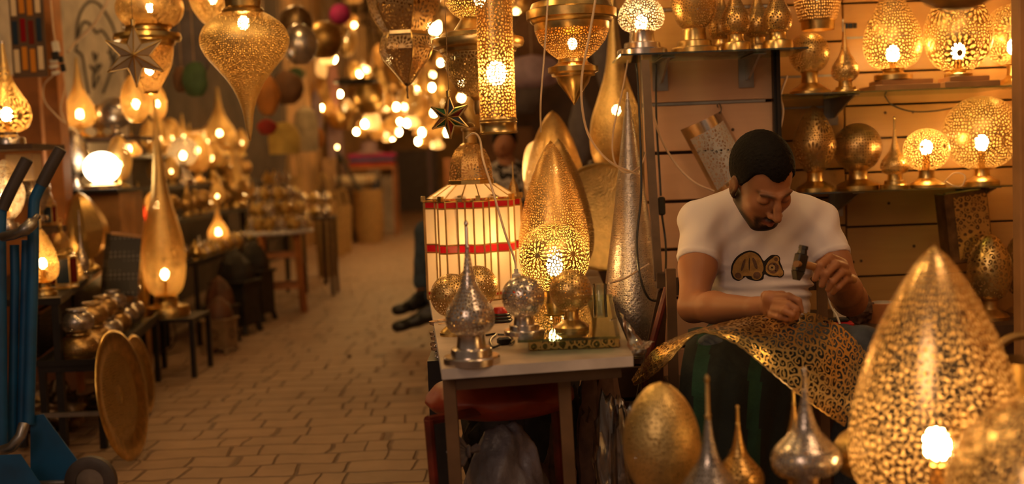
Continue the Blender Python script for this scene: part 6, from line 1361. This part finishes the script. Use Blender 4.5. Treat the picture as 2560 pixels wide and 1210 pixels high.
for k in range(5):
    loc = S(925, 605, 0); t = basket('wide straw basket nested in the stack farthest along the left side', 926, 606, 76, 50, False, 'nested straw baskets')
    for o in [x for x in sc.collection.objects if x.name.startswith('straw_basket') and x.type == 'EMPTY'][-1:]: o.location.z = k*.128; o.rotation_euler.z = k
basket('small upright straw basket with ear like handles above the brass pots', 745, 640, 48, 200)
# ---------------------------------------------------------------- hand truck
t = thing('hand_truck', 'blue hand truck with dark grips standing at the near left corner', 'hand truck', (P(60, 1200, 4.2).x, 4.2, 0)); o_ = t.location; d = 4.2
def q(x, y, dd=d): return P(x, y, dd)-o_
r1 = 13.5*d/FP
for pts, nm, mt, rr in (([(68, 398), (45, 440), (20, 490), (6, 522)], 'grip', 'rubber_grip', 1.12), ([(152, 372), (128, 415), (104, 462)], 'grip', 'rubber_grip', 1.12)):
    b = MB(); b.tube([q(*p) for p in pts], r1*rr, 16); b.obj(nm, mt, t, None, True)
    c0, c1 = q(*pts[0]), q(*pts[1]); dr = (c0-c1).normalized(); b = MB(); b.tube([c0+dr*.0005, c0+dr*.002], r1*.86, 16); b.obj('grip_mouth', 'black_plastic', t)
for pts in ([(10, 515), (2, 545), (2, 700), (6, 1130)], [(108, 456), (92, 486), (84, 525), (82, 700), (72, 1060)]):
    b = MB(); b.tube([Vector(p_) for p_ in bez([q(*p) for p in pts], 6)], r1, 14); b.obj('side_tube', 'blue_paint', t, None, True)
for pts in ([(36, 612), (38, 700), (30, 1115)], [(66, 600), (64, 700), (54, 1080)]): b = MB(); b.tube([q(x, y, 4.26) for x, y in pts], r1*.85, 14); b.obj('inner_tube', 'blue_paint', t, None, True)
b = MB(); b.tube([Vector(p_) for p_ in bez([q(8, 592, 4.15), q(40, 585, 4.1), q(70, 568, 4.1), q(94, 540, 4.15)], 5)], [r1*.9]*8+[r1*1.15]*5+[r1*.6]*3, 12); b.obj('cross_bar', 'grey_steel', t, None, True)
b = MB(); b.tube([q(0, 1128, 4.12), q(30, 1118, 4.1), q(52, 1090, 4.1), q(60, 1060, 4.12)], r1*1.0, 12); b.obj('axle_arm', 'grey_steel', t, None, True)
def plate(pts, dd, th, nm):
    V = [q(x, y, dd) for x, y in pts]; n = len(V); V += [v+Vector((0, th, 0)) for v in V]; mesh(nm, V, [tuple(range(n)), tuple(reversed(range(n, 2*n)))]+[(i, i+n, (i+1) % n+n, (i+1) % n) for i in range(n)], 'blue_paint', t, smooth=False)
plate([(76, 1040), (108, 1036), (192, 1150), (192, 1300), (76, 1300)], 4.22, .006, 'side_plate'); plate([(-40, 1140), (50, 1136), (104, 1215), (104, 1300), (-40, 1300)], 4.05, .006, 'toe_plate')
wc = P(228, 1206, 4.22); wr = 64*4.22/FP; M = Matrix.Translation(Vector((wc.x, wc.y, wr))-o_) @ Matrix.Rotation(PI/2, 4, 'X') @ Matrix.Rotation(.0, 4, 'Y')
b = MB(); b.lathe([(wr*.55, -.018), (wr*.86, -.020), (wr, -.012), (wr, .012), (wr*.86, .020), (wr*.55, .018)], 36, M=M, m=9); wh = b.obj('wheel', 'rubber_grip', t, None, True)
b = MB(); b.lathe([(.0001, -.014), (wr*.18, -.022), (wr*.2, -.012), (wr*.5, -.008), (wr*.62, -.016), (wr*.62, .012), (.0001, .014)], 28, M=M, m=9); o2 = b.obj('hub', 'grey_steel', wh, None, True)
b = MB(); b.bar(Vector((wc.x, wc.y, wr))-o_, Vector((wc.x-.35, wc.y, wr))-o_, .010, seg=8); b.obj('axle', 'grey_steel', t, None, True)
# ================================================================ deep part of the alley
def hbag(name, label, cat, px, py, d, r, mat, seed, cord=True, amp=.1):
    o = blob(name, P(px, py, d), r, mat, seed, amp, None, 20, 3.0, None); tag(o, label, cat); return o
for n_, c_ in (('c_yellow', (.62, .42, .10)), ('c_cream', (.55, .45, .30)), ('c_magenta', (.45, .02, .16)), ('c_blue', (.03, .12, .35)), ('c_red', (.40, .03, .02)), ('c_pink', (.62, .30, .25)), ('c_orange', (.55, .20, .03)), ('c_green', (.07, .13, .05)), ('c_tan', (.42, .26, .14)), ('c_lilac', (.40, .28, .33)), ('c_white', (.62, .54, .46)), ('c_brown', (.18, .08, .03)), ('c_grey', (.16, .13, .13))): plain(n_, c_, .75, 0, .2, 10, .3, 60)
# hanging mass of lamps: glowing bulbs placed where the photo shows bright discs
disc = [(880, 62), (867, 84), (818, 146), (908, 172), (918, 173), (885, 186), (811, 177), (824, 270), (868, 271), (911, 273), (947, 274), (970, 268), (908, 255), (1014, 259), (1026, 267), (1059, 283), (1096, 259), (1068, 186), (1050, 205), (1063, 220), (1098, 158), (998, 305), (1032, 308), (930, 310), (905, 329), (944, 334), (978, 330), (967, 344), (1051, 330), (1078, 330), (1098, 331), (1066, 353), (1095, 361), (1003, 278), (1082, 106), (827, 236), (1300, 57), (1310, 123), (950, 149)]
rs = random.Random(21)
forms = {'drop': DROP, 'egg': EGG, 'point': POINT, 'cone': CONE}
ZC = 4.44
plain('chain_brass', (.3, .2, .1), .5, .8)
def farlamp(i, px, py, d, R, form, lit, mat, label, grp, inv=False):
    p = P(px, py, d); t = thing('hanging_lamp', label, 'hanging lamp', p, (0, 0, rs.random()*6), grp)
    pr = [(a*R, (b_-.30)*R*2.6) for a, b_ in forms[form]]
    if inv: pr = [(a*R, -(b_-.62)*R*2.6) for a, b_ in reversed(forms[form])]
    shade(pr, 20, [mat, 'brass'], t, 'shade', (.05, .06), n=3)
    b = MB(); zt = pr[-1][1]; b.bar((0, 0, zt-.02), (0, 0, max(ZC-p.z, zt)), .006, seg=5); b.obj('chain', 'chain_brass', t)
    if lit: bulb(t, 0, -R*1.05, 0, .030, 'bulb_far')
k = 0; taken = []
for nm_ in [o for o in sc.collection.objects if o.parent is None and o.get('category') in ('hanging lamp', 'bag', 'cloth')]: taken.append((nm_.location.x, nm_.location.y, .28))
for q_ in ((812, 9.0, .16), (752, 7.5, .13), (742, 8.0, .13), (851, 10, .1), (890, 11.5, .26), (713, 10.5, .16), (768, 11, .13), (668, 9.5, .12), (722, 10.5, .14), (668, 10, .1), (740, 11.5, .12), (792, 11.5, .08), (833, 12.5, .08), (796, 11.2, .08)):
    p = P(q_[0], 100, q_[1]); taken.append((p.x, p.y, q_[2]))
def free(p, R):
    if any(math.hypot(p.x-x, p.y-y) < R+r+.015 for x, y, r in taken): return False
    if 1250 < 1280+FP*p.x/p.y < 1610 and 10.4 < p.y < 11.8 and p.z-R*1.5 < 1.5+.5: return False
    taken.append((p.x, p.y, R)); return True
for (px, py) in disc:
    for tr_ in range(200):
        R_ = rs.uniform(.07, .12); d = rs.uniform(10.5, 19)
        if free(P(px, py, d), R_*1.05): break
    else: continue
    farlamp(k, px, py, d, R_, rs.choice(['drop', 'egg', 'egg']), True, rs.choice(['foil_brass', 'pierced_brass_dense', 'milk_glass']), 'blurred glowing lamp hanging deep in the alley, a bright round disc of light', 'glowing lamps hanging deep in the alley'); k += 1
for j in range(52):
    for tr_ in range(60):
        px = rs.uniform(770, 1320); py = rs.uniform(-20, 330); d = rs.uniform(12, 23); R_ = rs.uniform(.12, .24)
        if free(P(px, py, d), R_*1.05): break
    else: continue
    farlamp(k, px, py, d, R_, rs.choice(['drop', 'egg', 'point', 'cone']), j % 3 == 0, rs.choice(['foil_brass', 'brass_hammered', 'pierced_brass_dense']), 'blurred golden lamp hanging deep in the alley, its outline lost among its neighbours', 'blurred golden lamps deep in the alley', rs.random() < .5); k += 1
for px, py, d, R_, fo in ((408, 190, 8.6, .09, 'drop'), (448, 262, 9.4, .08, 'egg'), (366, 345, 8.2, .075, 'egg'), (462, 330, 9.8, .09, 'point'), (330, 372, 8.4, .07, 'drop'), (436, 372, 9.0, .08, 'egg'), (300, 262, 8.3, .07, 'egg'), (318, 205, 8.0, .07, 'drop'), (590, 330, 12.5, .10, 'drop'), (560, 250, 12.0, .10, 'egg'), (520, 345, 11.0, .08, 'egg')):
    if all(math.hypot(o.location.x-P(px, py, d).x, o.location.y-P(px, py, d).y) > R_+.11 or o.location.z > 2.4 for o in sc.collection.objects if o.parent is None and o.get('category') in ('lamp', 'lantern')) and free(P(px, py, d), R_): farlamp(k, px, py, d, R_, fo, px < 500, 'pierced_brass_dense' if k % 2 else 'foil_brass', 'blurred small gold lamp hanging among the lamps above the left hand displays', 'small gold lamps hanging on the left'); k += 1
# a few named ones
hang('globe_lamp', 'dull brown globe lamp hanging right of the large onion lamp, below the red lantern', 812, 145, 9.0, ballp(46, 0, 92, .4), ['brass_dull', 'brass'], 32, (.04, .04), smoothcurve=True)
hang('globe_lamp', 'pinkish silver globe lamp hanging just behind the right side of the large onion lamp', 752, 160, 7.5, ballp(44, 0, 100, .4), ['dotted_silver', 'silver'], 32, (.04, .04), smoothcurve=True)
hang('globe_lamp', 'brown globe lamp hanging above the pinkish silver globe', 742, 100, 8.0, ballp(42, 0, 86, .4), ['brass_dark', 'brass_dark'], 32, (.04, .04), smoothcurve=True)
t = hang('paper_lantern', 'small deep red lantern hanging near the top, left of the first bright bulbs', 851, 60, 10, ballp(27, 0, 50, .4), ['c_magenta', 'c_magenta'], 24, (.04, .04), smoothcurve=True)
t = thing('ring_chandelier', 'dark ring chandelier hanging level in front of the glowing lamps', 'chandelier', P(890, 205, 11.5)); s = 11.5/FP; b = MB(); b.lathe([(50*s, -4*s), (56*s, 0), (54*s, 6*s), (48*s, 4*s)], 40, m=9); b.obj('ring', 'black_metal', t, None, True)
for a in (0, 2.1, 4.2): b = MB(); b.bar((50*s*math.cos(a), 50*s*math.sin(a), 0), (0, 0, 4.43-t.location.z), .006, seg=5); b.obj('chain', 'black_metal', t)
# goods along the left wall
t = thing('yellow_drum', 'large yellow and cream fabric drum shade hanging at the left, behind the onion lamp tip', 'drum shade', P(713, 385, 10.5)); s = 10.5/FP
solid_lathe('drum', [(38*s, 0), (40*s, 40*s), (34*s, 62*s), (18*s, 78*s), (.002, 80*s)], 'c_yellow', t); b = MB(); b.bar((0, 0, .28), (0, 0, 2.7), .004, seg=5); b.obj('cord', 'c_tan', t)
t = thing('cream_shade', 'cream fabric shade hanging just right of the yellow drum', 'drum shade', P(768, 380, 11.0)); s = 11/FP
solid_lathe('drum', [(28*s, 0), (30*s, 60*s), (24*s, 100*s), (8*s, 112*s), (.002, 113*s)], 'c_cream', t); b = MB(); b.bar((0, 0, .40), (0, 0, 2.7), .004, seg=5); b.obj('cord', 'c_tan', t)
def hangbox(name, label, cat, x0, x1, y0, y1, d, mat, dep=.18):
    o = pbox(name, label, cat, x0, x1, y0, y1, d, dep, mat, .02); return o
for i, (nm, lb, ct, px, py, d, r, m) in enumerate((('leather_bag', 'orange brown leather bag hanging right behind the tapering tip of the onion lamp', 'bag', 668, 240, 9.5, (.10, .06, .17), 'c_orange'),
        ('leather_bag', 'dark brown leather bag hanging higher than the orange brown bag', 'bag', 722, 220, 9.8, (.12, .08, .15), 'c_brown'),
        ('leather_bag', 'red leather pouch hanging beside the yellow drum shade', 'bag', 668, 318, 10.0, (.08, .05, .07), 'c_red'),
        ('green_bag', 'dull green bag hanging on the dark wall right of the urn lantern', 'bag', 487, 200, 7.8, (.085, .06, .12), 'c_green'),
        ('leather_bag', 'brown leather bag hanging left of the dull green bag', 'bag', 455, 200, 7.9, (.06, .05, .09), 'c_brown'),
        ('grey_cloth', 'grey cloth hanging high on the dark wall between the urn lantern and the onion lamp', 'cloth', 475, 110, 8.3, (.14, .05, .26), 'c_grey'),
        ('leather_bag', 'lime green bag hanging above the cream shade', 'bag', 740, 185, 11.5, (.10, .07, .06), 'c_green'),
        ('pink_cloth', 'pink scarf hanging diagonally left of the glowing lamps', 'cloth', 792, 290, 11.5, (.05, .05, .26), 'c_lilac'),
        ('pink_cloth', 'pink scarf hanging over the ring chandelier on its left', 'cloth', 833, 210, 12.5, (.06, .05, .32), 'c_pink'),
        ('leather_bag', 'orange and red bag hanging below the pink scarf', 'bag', 796, 345, 11.2, (.06, .05, .10), 'c_orange'))):
    hbag(nm, lb, ct, px, py, d, r, m, 100+i)
    b = MB(); p = P(px, py, d); b.bar((p.x, p.y, p.z+r[2]*.9), (p.x, p.y, 4.44), .004, seg=5); tag(b.obj('hanging_string', 'c_tan'), 'string holding up: '+lb.split(' hanging')[0].replace(': ', ' '), 'string')
    o_str = sc.collection.objects[-1]; bag = sc.collection.objects[-2]; o_str.parent = bag; o_str.location = -bag.location
    for kk in ('label', 'category'): del o_str[kk]
# textile pile on a small table
xz = P(928, 415, 19.5); t = rect('goods_table', 'low wooden table with the folded colourful blankets, far along the alley', 'table', xz.x-.41, xz.x+.39, 19.5, 20.1, xz.z, .05, 'wood_orange', True, 'wood_orange')
zz = xz.z
for i, (m, h_, w_, lb) in enumerate((('c_red', .07, .78, 'folded dark red blanket at the bottom of the colourful pile'), ('c_blue', .06, .74, 'folded blue blanket in the middle of the colourful pile'), ('c_magenta', .08, .80, 'folded magenta blanket on top of the colourful pile'))):
    b = MB(); b.box((0, 0, h_/2), (w_, .5, h_), bev=.02); o = b.obj('folded_blanket', m, None, (xz.x, 19.8, zz)); tag(o, lb, 'blanket'); zz += h_
t = thing('lilac_hat', 'lilac hat with a pale brim on top of the colourful blankets', 'hat', (xz.x-.05, 19.75, zz)); b = MB(); b.lathe([(.24, 0), (.23, .03), (.14, .04), (.13, .19), (.0001, .22)], 24); b.obj('hat', 'c_lilac', t, None, True)
for i, (x0, x1, y0, y1, d, m, nm, lb) in enumerate(((805, 850, 395, 480, 19.0, 'c_tan', 'cardboard_box', 'brown cardboard box standing behind the straw baskets'), (818, 852, 300, 372, 19.5, 'c_lilac', 'storage_box', 'greyish storage box left of the colourful blankets'),
        (918, 946, 425, 450, 20.6, 'c_white', 'white_box', 'flat white box under the blanket table'), (952, 982, 440, 520, 20.6, 'c_white', 'white_box', 'upright white box right of the basket stack'), (918, 940, 452, 476, 20.2, 'c_blue', 'blue_box', 'small blue box under the blanket table'),
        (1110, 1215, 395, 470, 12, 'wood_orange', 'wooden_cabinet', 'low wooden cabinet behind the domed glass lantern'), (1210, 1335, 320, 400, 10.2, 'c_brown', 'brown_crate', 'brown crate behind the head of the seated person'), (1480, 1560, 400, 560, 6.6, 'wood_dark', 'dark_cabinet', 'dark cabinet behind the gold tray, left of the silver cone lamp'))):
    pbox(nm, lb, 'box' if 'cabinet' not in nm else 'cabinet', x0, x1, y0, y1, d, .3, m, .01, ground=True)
for i in range(5):
    p = P(875+i*6, 440, 18.5+.21*i); b = MB(); rr = .10
    b.bar((-.24, 0, rr), (.24, .08, rr), rr, seg=14); o = b.obj('rolled_mat', 'c_tan' if i % 2 else 'c_cream', None, (p.x, p.y, P(880, 470, 18.4).z+.001), True); tag(o, 'rolled pale mat in the heap behind the straw baskets', 'mat', 'rolled mats behind the baskets')
pbox('mat_stand', 'dark crate supporting the heap of rolled mats behind the straw baskets', 'crate', 845, 912, 470, 560, 18.4, .95, 'wood_dark', .01, ground=True)
t = thing('board', 'grey brown board in a pale frame standing across the end of the alley', 'board', (P(1043, 525, 29.5).x, 29.5, 0)); s = 29.5/FP
b = MB(); hb_ = P(1043, 372, 29.5).z; b.box((0, 0, hb_/2), (112*s, .04, hb_), bev=.003); b.obj('panel', 'c_grey', t)
for x in (-55, 36): b = MB(); b.box((x*s, -.03, hb_/2), (9*s, .03, hb_)); b.obj('frame_bar', 'c_lilac', t)
b = MB(); b.box((0, -.03, hb_), (118*s, .05, 6*s)); b.obj('top_bar', 'c_tan', t)
t = thing('black_stand', 'black tripod like stand with a small bulb left of the blanket table', 'stand', (P(850, 480, 17.6).x, 17.6, 0)); b = MB(); z_ = P(850, 368, 17.6).z; b.bar((0, 0, 0), (0, 0, z_), .028, seg=6); b.bar((0, 0, z_*.95), (.30, -.05, z_*.55), .03, seg=6); b.obj('pole', 'black_metal', t); bulb(t, .0, -.05, z_, .02, 'bulb_dim')
# things behind the stall, right of the alley
for i, (px, py, d, r, m, lb) in enumerate(((1330, 180, 8.0, (.20, .1, .12), 'c_lilac', 'grey pink bundle hanging behind the lit tube lamp'), (1350, 90, 9.0, (.22, .1, .2), 'c_brown', 'dark brown bag hanging high behind the lit tube lamp'), (1290, 220, 10, (.25, .1, .25), 'c_grey', 'dark grey cloth hanging behind the urn lantern'), (1460, 330, 7.5, (.10, .1, .22), 'c_grey', 'grey cloth hanging behind the glowing egg lamp'), (1515, 120, 7, (.08, .08, .26), 'c_grey', 'grey cloth hanging between the urn lantern and the glass shelf'))):
    hbag('hanging_cloth', lb, 'cloth', px, py, d, r, m, 140+i)
    p = P(px, py, d); bag = sc.collection.objects[-1]; b = MB(); b.bar((0, 0, r[2]*.9), (0, 0, 4.44-p.z), .004, seg=5); b.obj('string', 'c_tan', bag)
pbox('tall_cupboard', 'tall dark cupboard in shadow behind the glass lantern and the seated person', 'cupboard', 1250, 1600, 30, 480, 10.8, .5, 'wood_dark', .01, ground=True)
# ---------------------------------------------------------------- the second person, seated beyond the table
lo2 = P(960, 840, 8.3); BO = thing('person', 'seated person in a dark patterned shirt and jeans, half hidden behind the glass lantern', 'person', (P(1200, 700, 8.2).x, 8.3, 0)); bo = BO.location
D = 8.2
B2 = SDF((P(950, 500, D).x, D-.75, 0), (P(1380, 500, D).x, D+.35, 1.5), .011)
hd = P(1262, 356, D); B2.ell(hd, (.075, .092, .108), .02); B2.ell(hd+Vector((-.03, -.055, -.045)), (.05, .045, .06), .02); B2.cone(hd+Vector((-.02, -.12, -.01)), hd+Vector((-.025, -.135, -.035)), .012, .016, .01)
for s_ in (-1, 1): B2.ell(hd+Vector((s_*.074, 0, -.01)), (.012, .02, .03), .01)
ch, pl_ = P(1270, 470, D+.02), P(1285, 590, D+.08); B2.cone(hd+Vector((0, .02, -.09)), ch+Vector((0, 0, .12)), .055, .06, .02); B2.ell(ch, (.19, .11, .20), .03); B2.ell((ch+pl_)/2, (.16, .12, .2), .04); B2.ell(pl_, (.17, .13, .12), .04)
kn1, kn2 = P(1066, 580, D-.35), P(1130, 600, D-.40); an1, an2 = P(1056, 730, D-.30), P(1085, 765, D-.36)
for kn, an in ((kn1, an1), (kn2, an2)): B2.cone(pl_, kn, .095, .068, .03); B2.chain([kn, (kn+an)/2, an], [.066, .058, .042], .02)
for s_, hx in ((-1, P(1160, 560, D-.35)), (1, P(1230, 570, D-.35))):
    sh_ = ch+Vector((s_*.19, 0, .10)); el = sh_+Vector((s_*.03, -.06, -.28)); B2.chain([sh_, el, hx], [.055, .045, .032], .02); B2.ell(hx+Vector((0, -.04, 0)), (.035, .05, .022), .01)
    for f_ in range(4): B2.cone(hx+Vector((-.025+.017*f_, -.07, 0)), hx+Vector((-.028+.018*f_, -.125, -.03)), .010, .008, .003)
    B2.cone(hx+Vector((s_*.03, -.03, 0)), hx+Vector((s_*.045, -.08, -.01)), .011, .009, .004)
V, Q = B2.mesh(); npmesh('body', V, Q, 'skin', BO, bo, 1, lambda V: np.tile(np.array([.40, .17, .08, 1.0]), (len(V), 1)))
HB = SDF(np.array(hd)-.16, np.array(hd)+.16, .01); HB.ell(hd+Vector((0, .012, .02)), (.088, .105, .112), 0); HB.cut(hd+Vector((0, -.05, .02)), (0, -1, -.75)); V, Q = HB.mesh(); npmesh('hair', V, Q, 'hair', BO, bo, 1)
m, n, bb, out = nt('patterned_shirt'); q_ = N(n); tc = q_.nd('ShaderNodeTexCoord'); nz = q_.nd('ShaderNodeTexNoise'); nz.inputs['Scale'].default_value = 16; nz.inputs['Distortion'].default_value = 1.6; q_.link(tc.outputs['Object'], nz.inputs['Vector'])
q_.link(q_.mix(q_.m('GREATER_THAN', nz.outputs[0], .53), (.015, .012, .012), (.55, .48, .42)), bb.inputs['Base Color']); bb.inputs['Roughness'].default_value = .8
SB = SDF((P(1120, 500, D).x, D-.35, .55), (P(1400, 500, D).x, D+.3, 1.32), .011); SB.ell(ch, (.205, .125, .21), .03); SB.ell((ch+pl_)/2, (.178, .137, .2), .04)
for s_ in (-1, 1): sh_ = ch+Vector((s_*.19, 0, .10)); SB.cone(sh_, sh_+Vector((s_*.02, -.045, -.19)), .072, .062, .03)
SB.cone(ch+Vector((0, -.03, .2)), ch+Vector((0, -.06, .32)), .06, .09, .005, 's'); V, Q = SB.mesh(); npmesh('shirt', V, Q, 'patterned_shirt', BO, bo, 1)
plain('jeans_blue', (.06, .09, .13), .85, 0, .3, 20, .4, 200)
JB = SDF((P(1000, 500, D).x, D-.6, .12), (P(1400, 500, D).x, D+.35, .95), .011); JB.ell(pl_, (.185, .145, .12), .04)
for kn, an in ((kn1, an1), (kn2, an2)): JB.cone(pl_, kn, .108, .080, .03); JB.chain([kn, (kn+an)/2, an+Vector((0, 0, .07))], [.079, .070, .062], .02)
V, Q = JB.mesh(); npmesh('jeans', V, Q, 'jeans_blue', BO, bo, 1)
for an, (tx, ty), nm in ((an1, (992, 776), 'shoe'), (an2, (992, 818), 'shoe')):
    to = P(tx, ty, D-.42); hl_ = an+Vector((.03, 0, -.05)); hl_.z = max(hl_.z, .05); to.z = max(to.z, .04)
    S2 = SDF(np.minimum(to, hl_)-.1, np.maximum(to, hl_)+.14, .009); mi_ = (hl_+to)/2; S2.chain([hl_, mi_, to], [.048, .044, .034], .02); S2.ell(to+Vector((.03, 0, .008)), (.06, .046, .034), .02); S2.cone(hl_+Vector((0, 0, .05)), mi_+Vector((.02, 0, .055)), .046, .022, .02); S2.cut((0, 0, to.z-.034), (0, 0, -1)); V, Q = S2.mesh(); npmesh(nm, V, Q, 'black_plastic', BO, bo, 1)
t = thing('bench_seat', 'dark wooden bench that the person in the patterned shirt sits on', 'bench', (P(1285, 600, D).x, D+.1, 0)); zt_ = pl_.z-.13; b = MB(); b.box((0, 0, zt_-.02), (.46, .40, .04)); b.obj('seat', 'wood_dark', t)
for sx in (-1, 1):
    for sy in (-1, 1): b = MB(); b.box((sx*.2, sy*.17, (zt_-.04)/2), (.04, .04, zt_-.04)); b.obj('leg', 'wood_dark', t)
o = blob('pebble', S(872, 890, .01), (.012, .012, .008), 'wood_dark', 5, .2, None, 8); tag(o, 'small dark clod lying on the paving in the middle of the alley', 'clod')
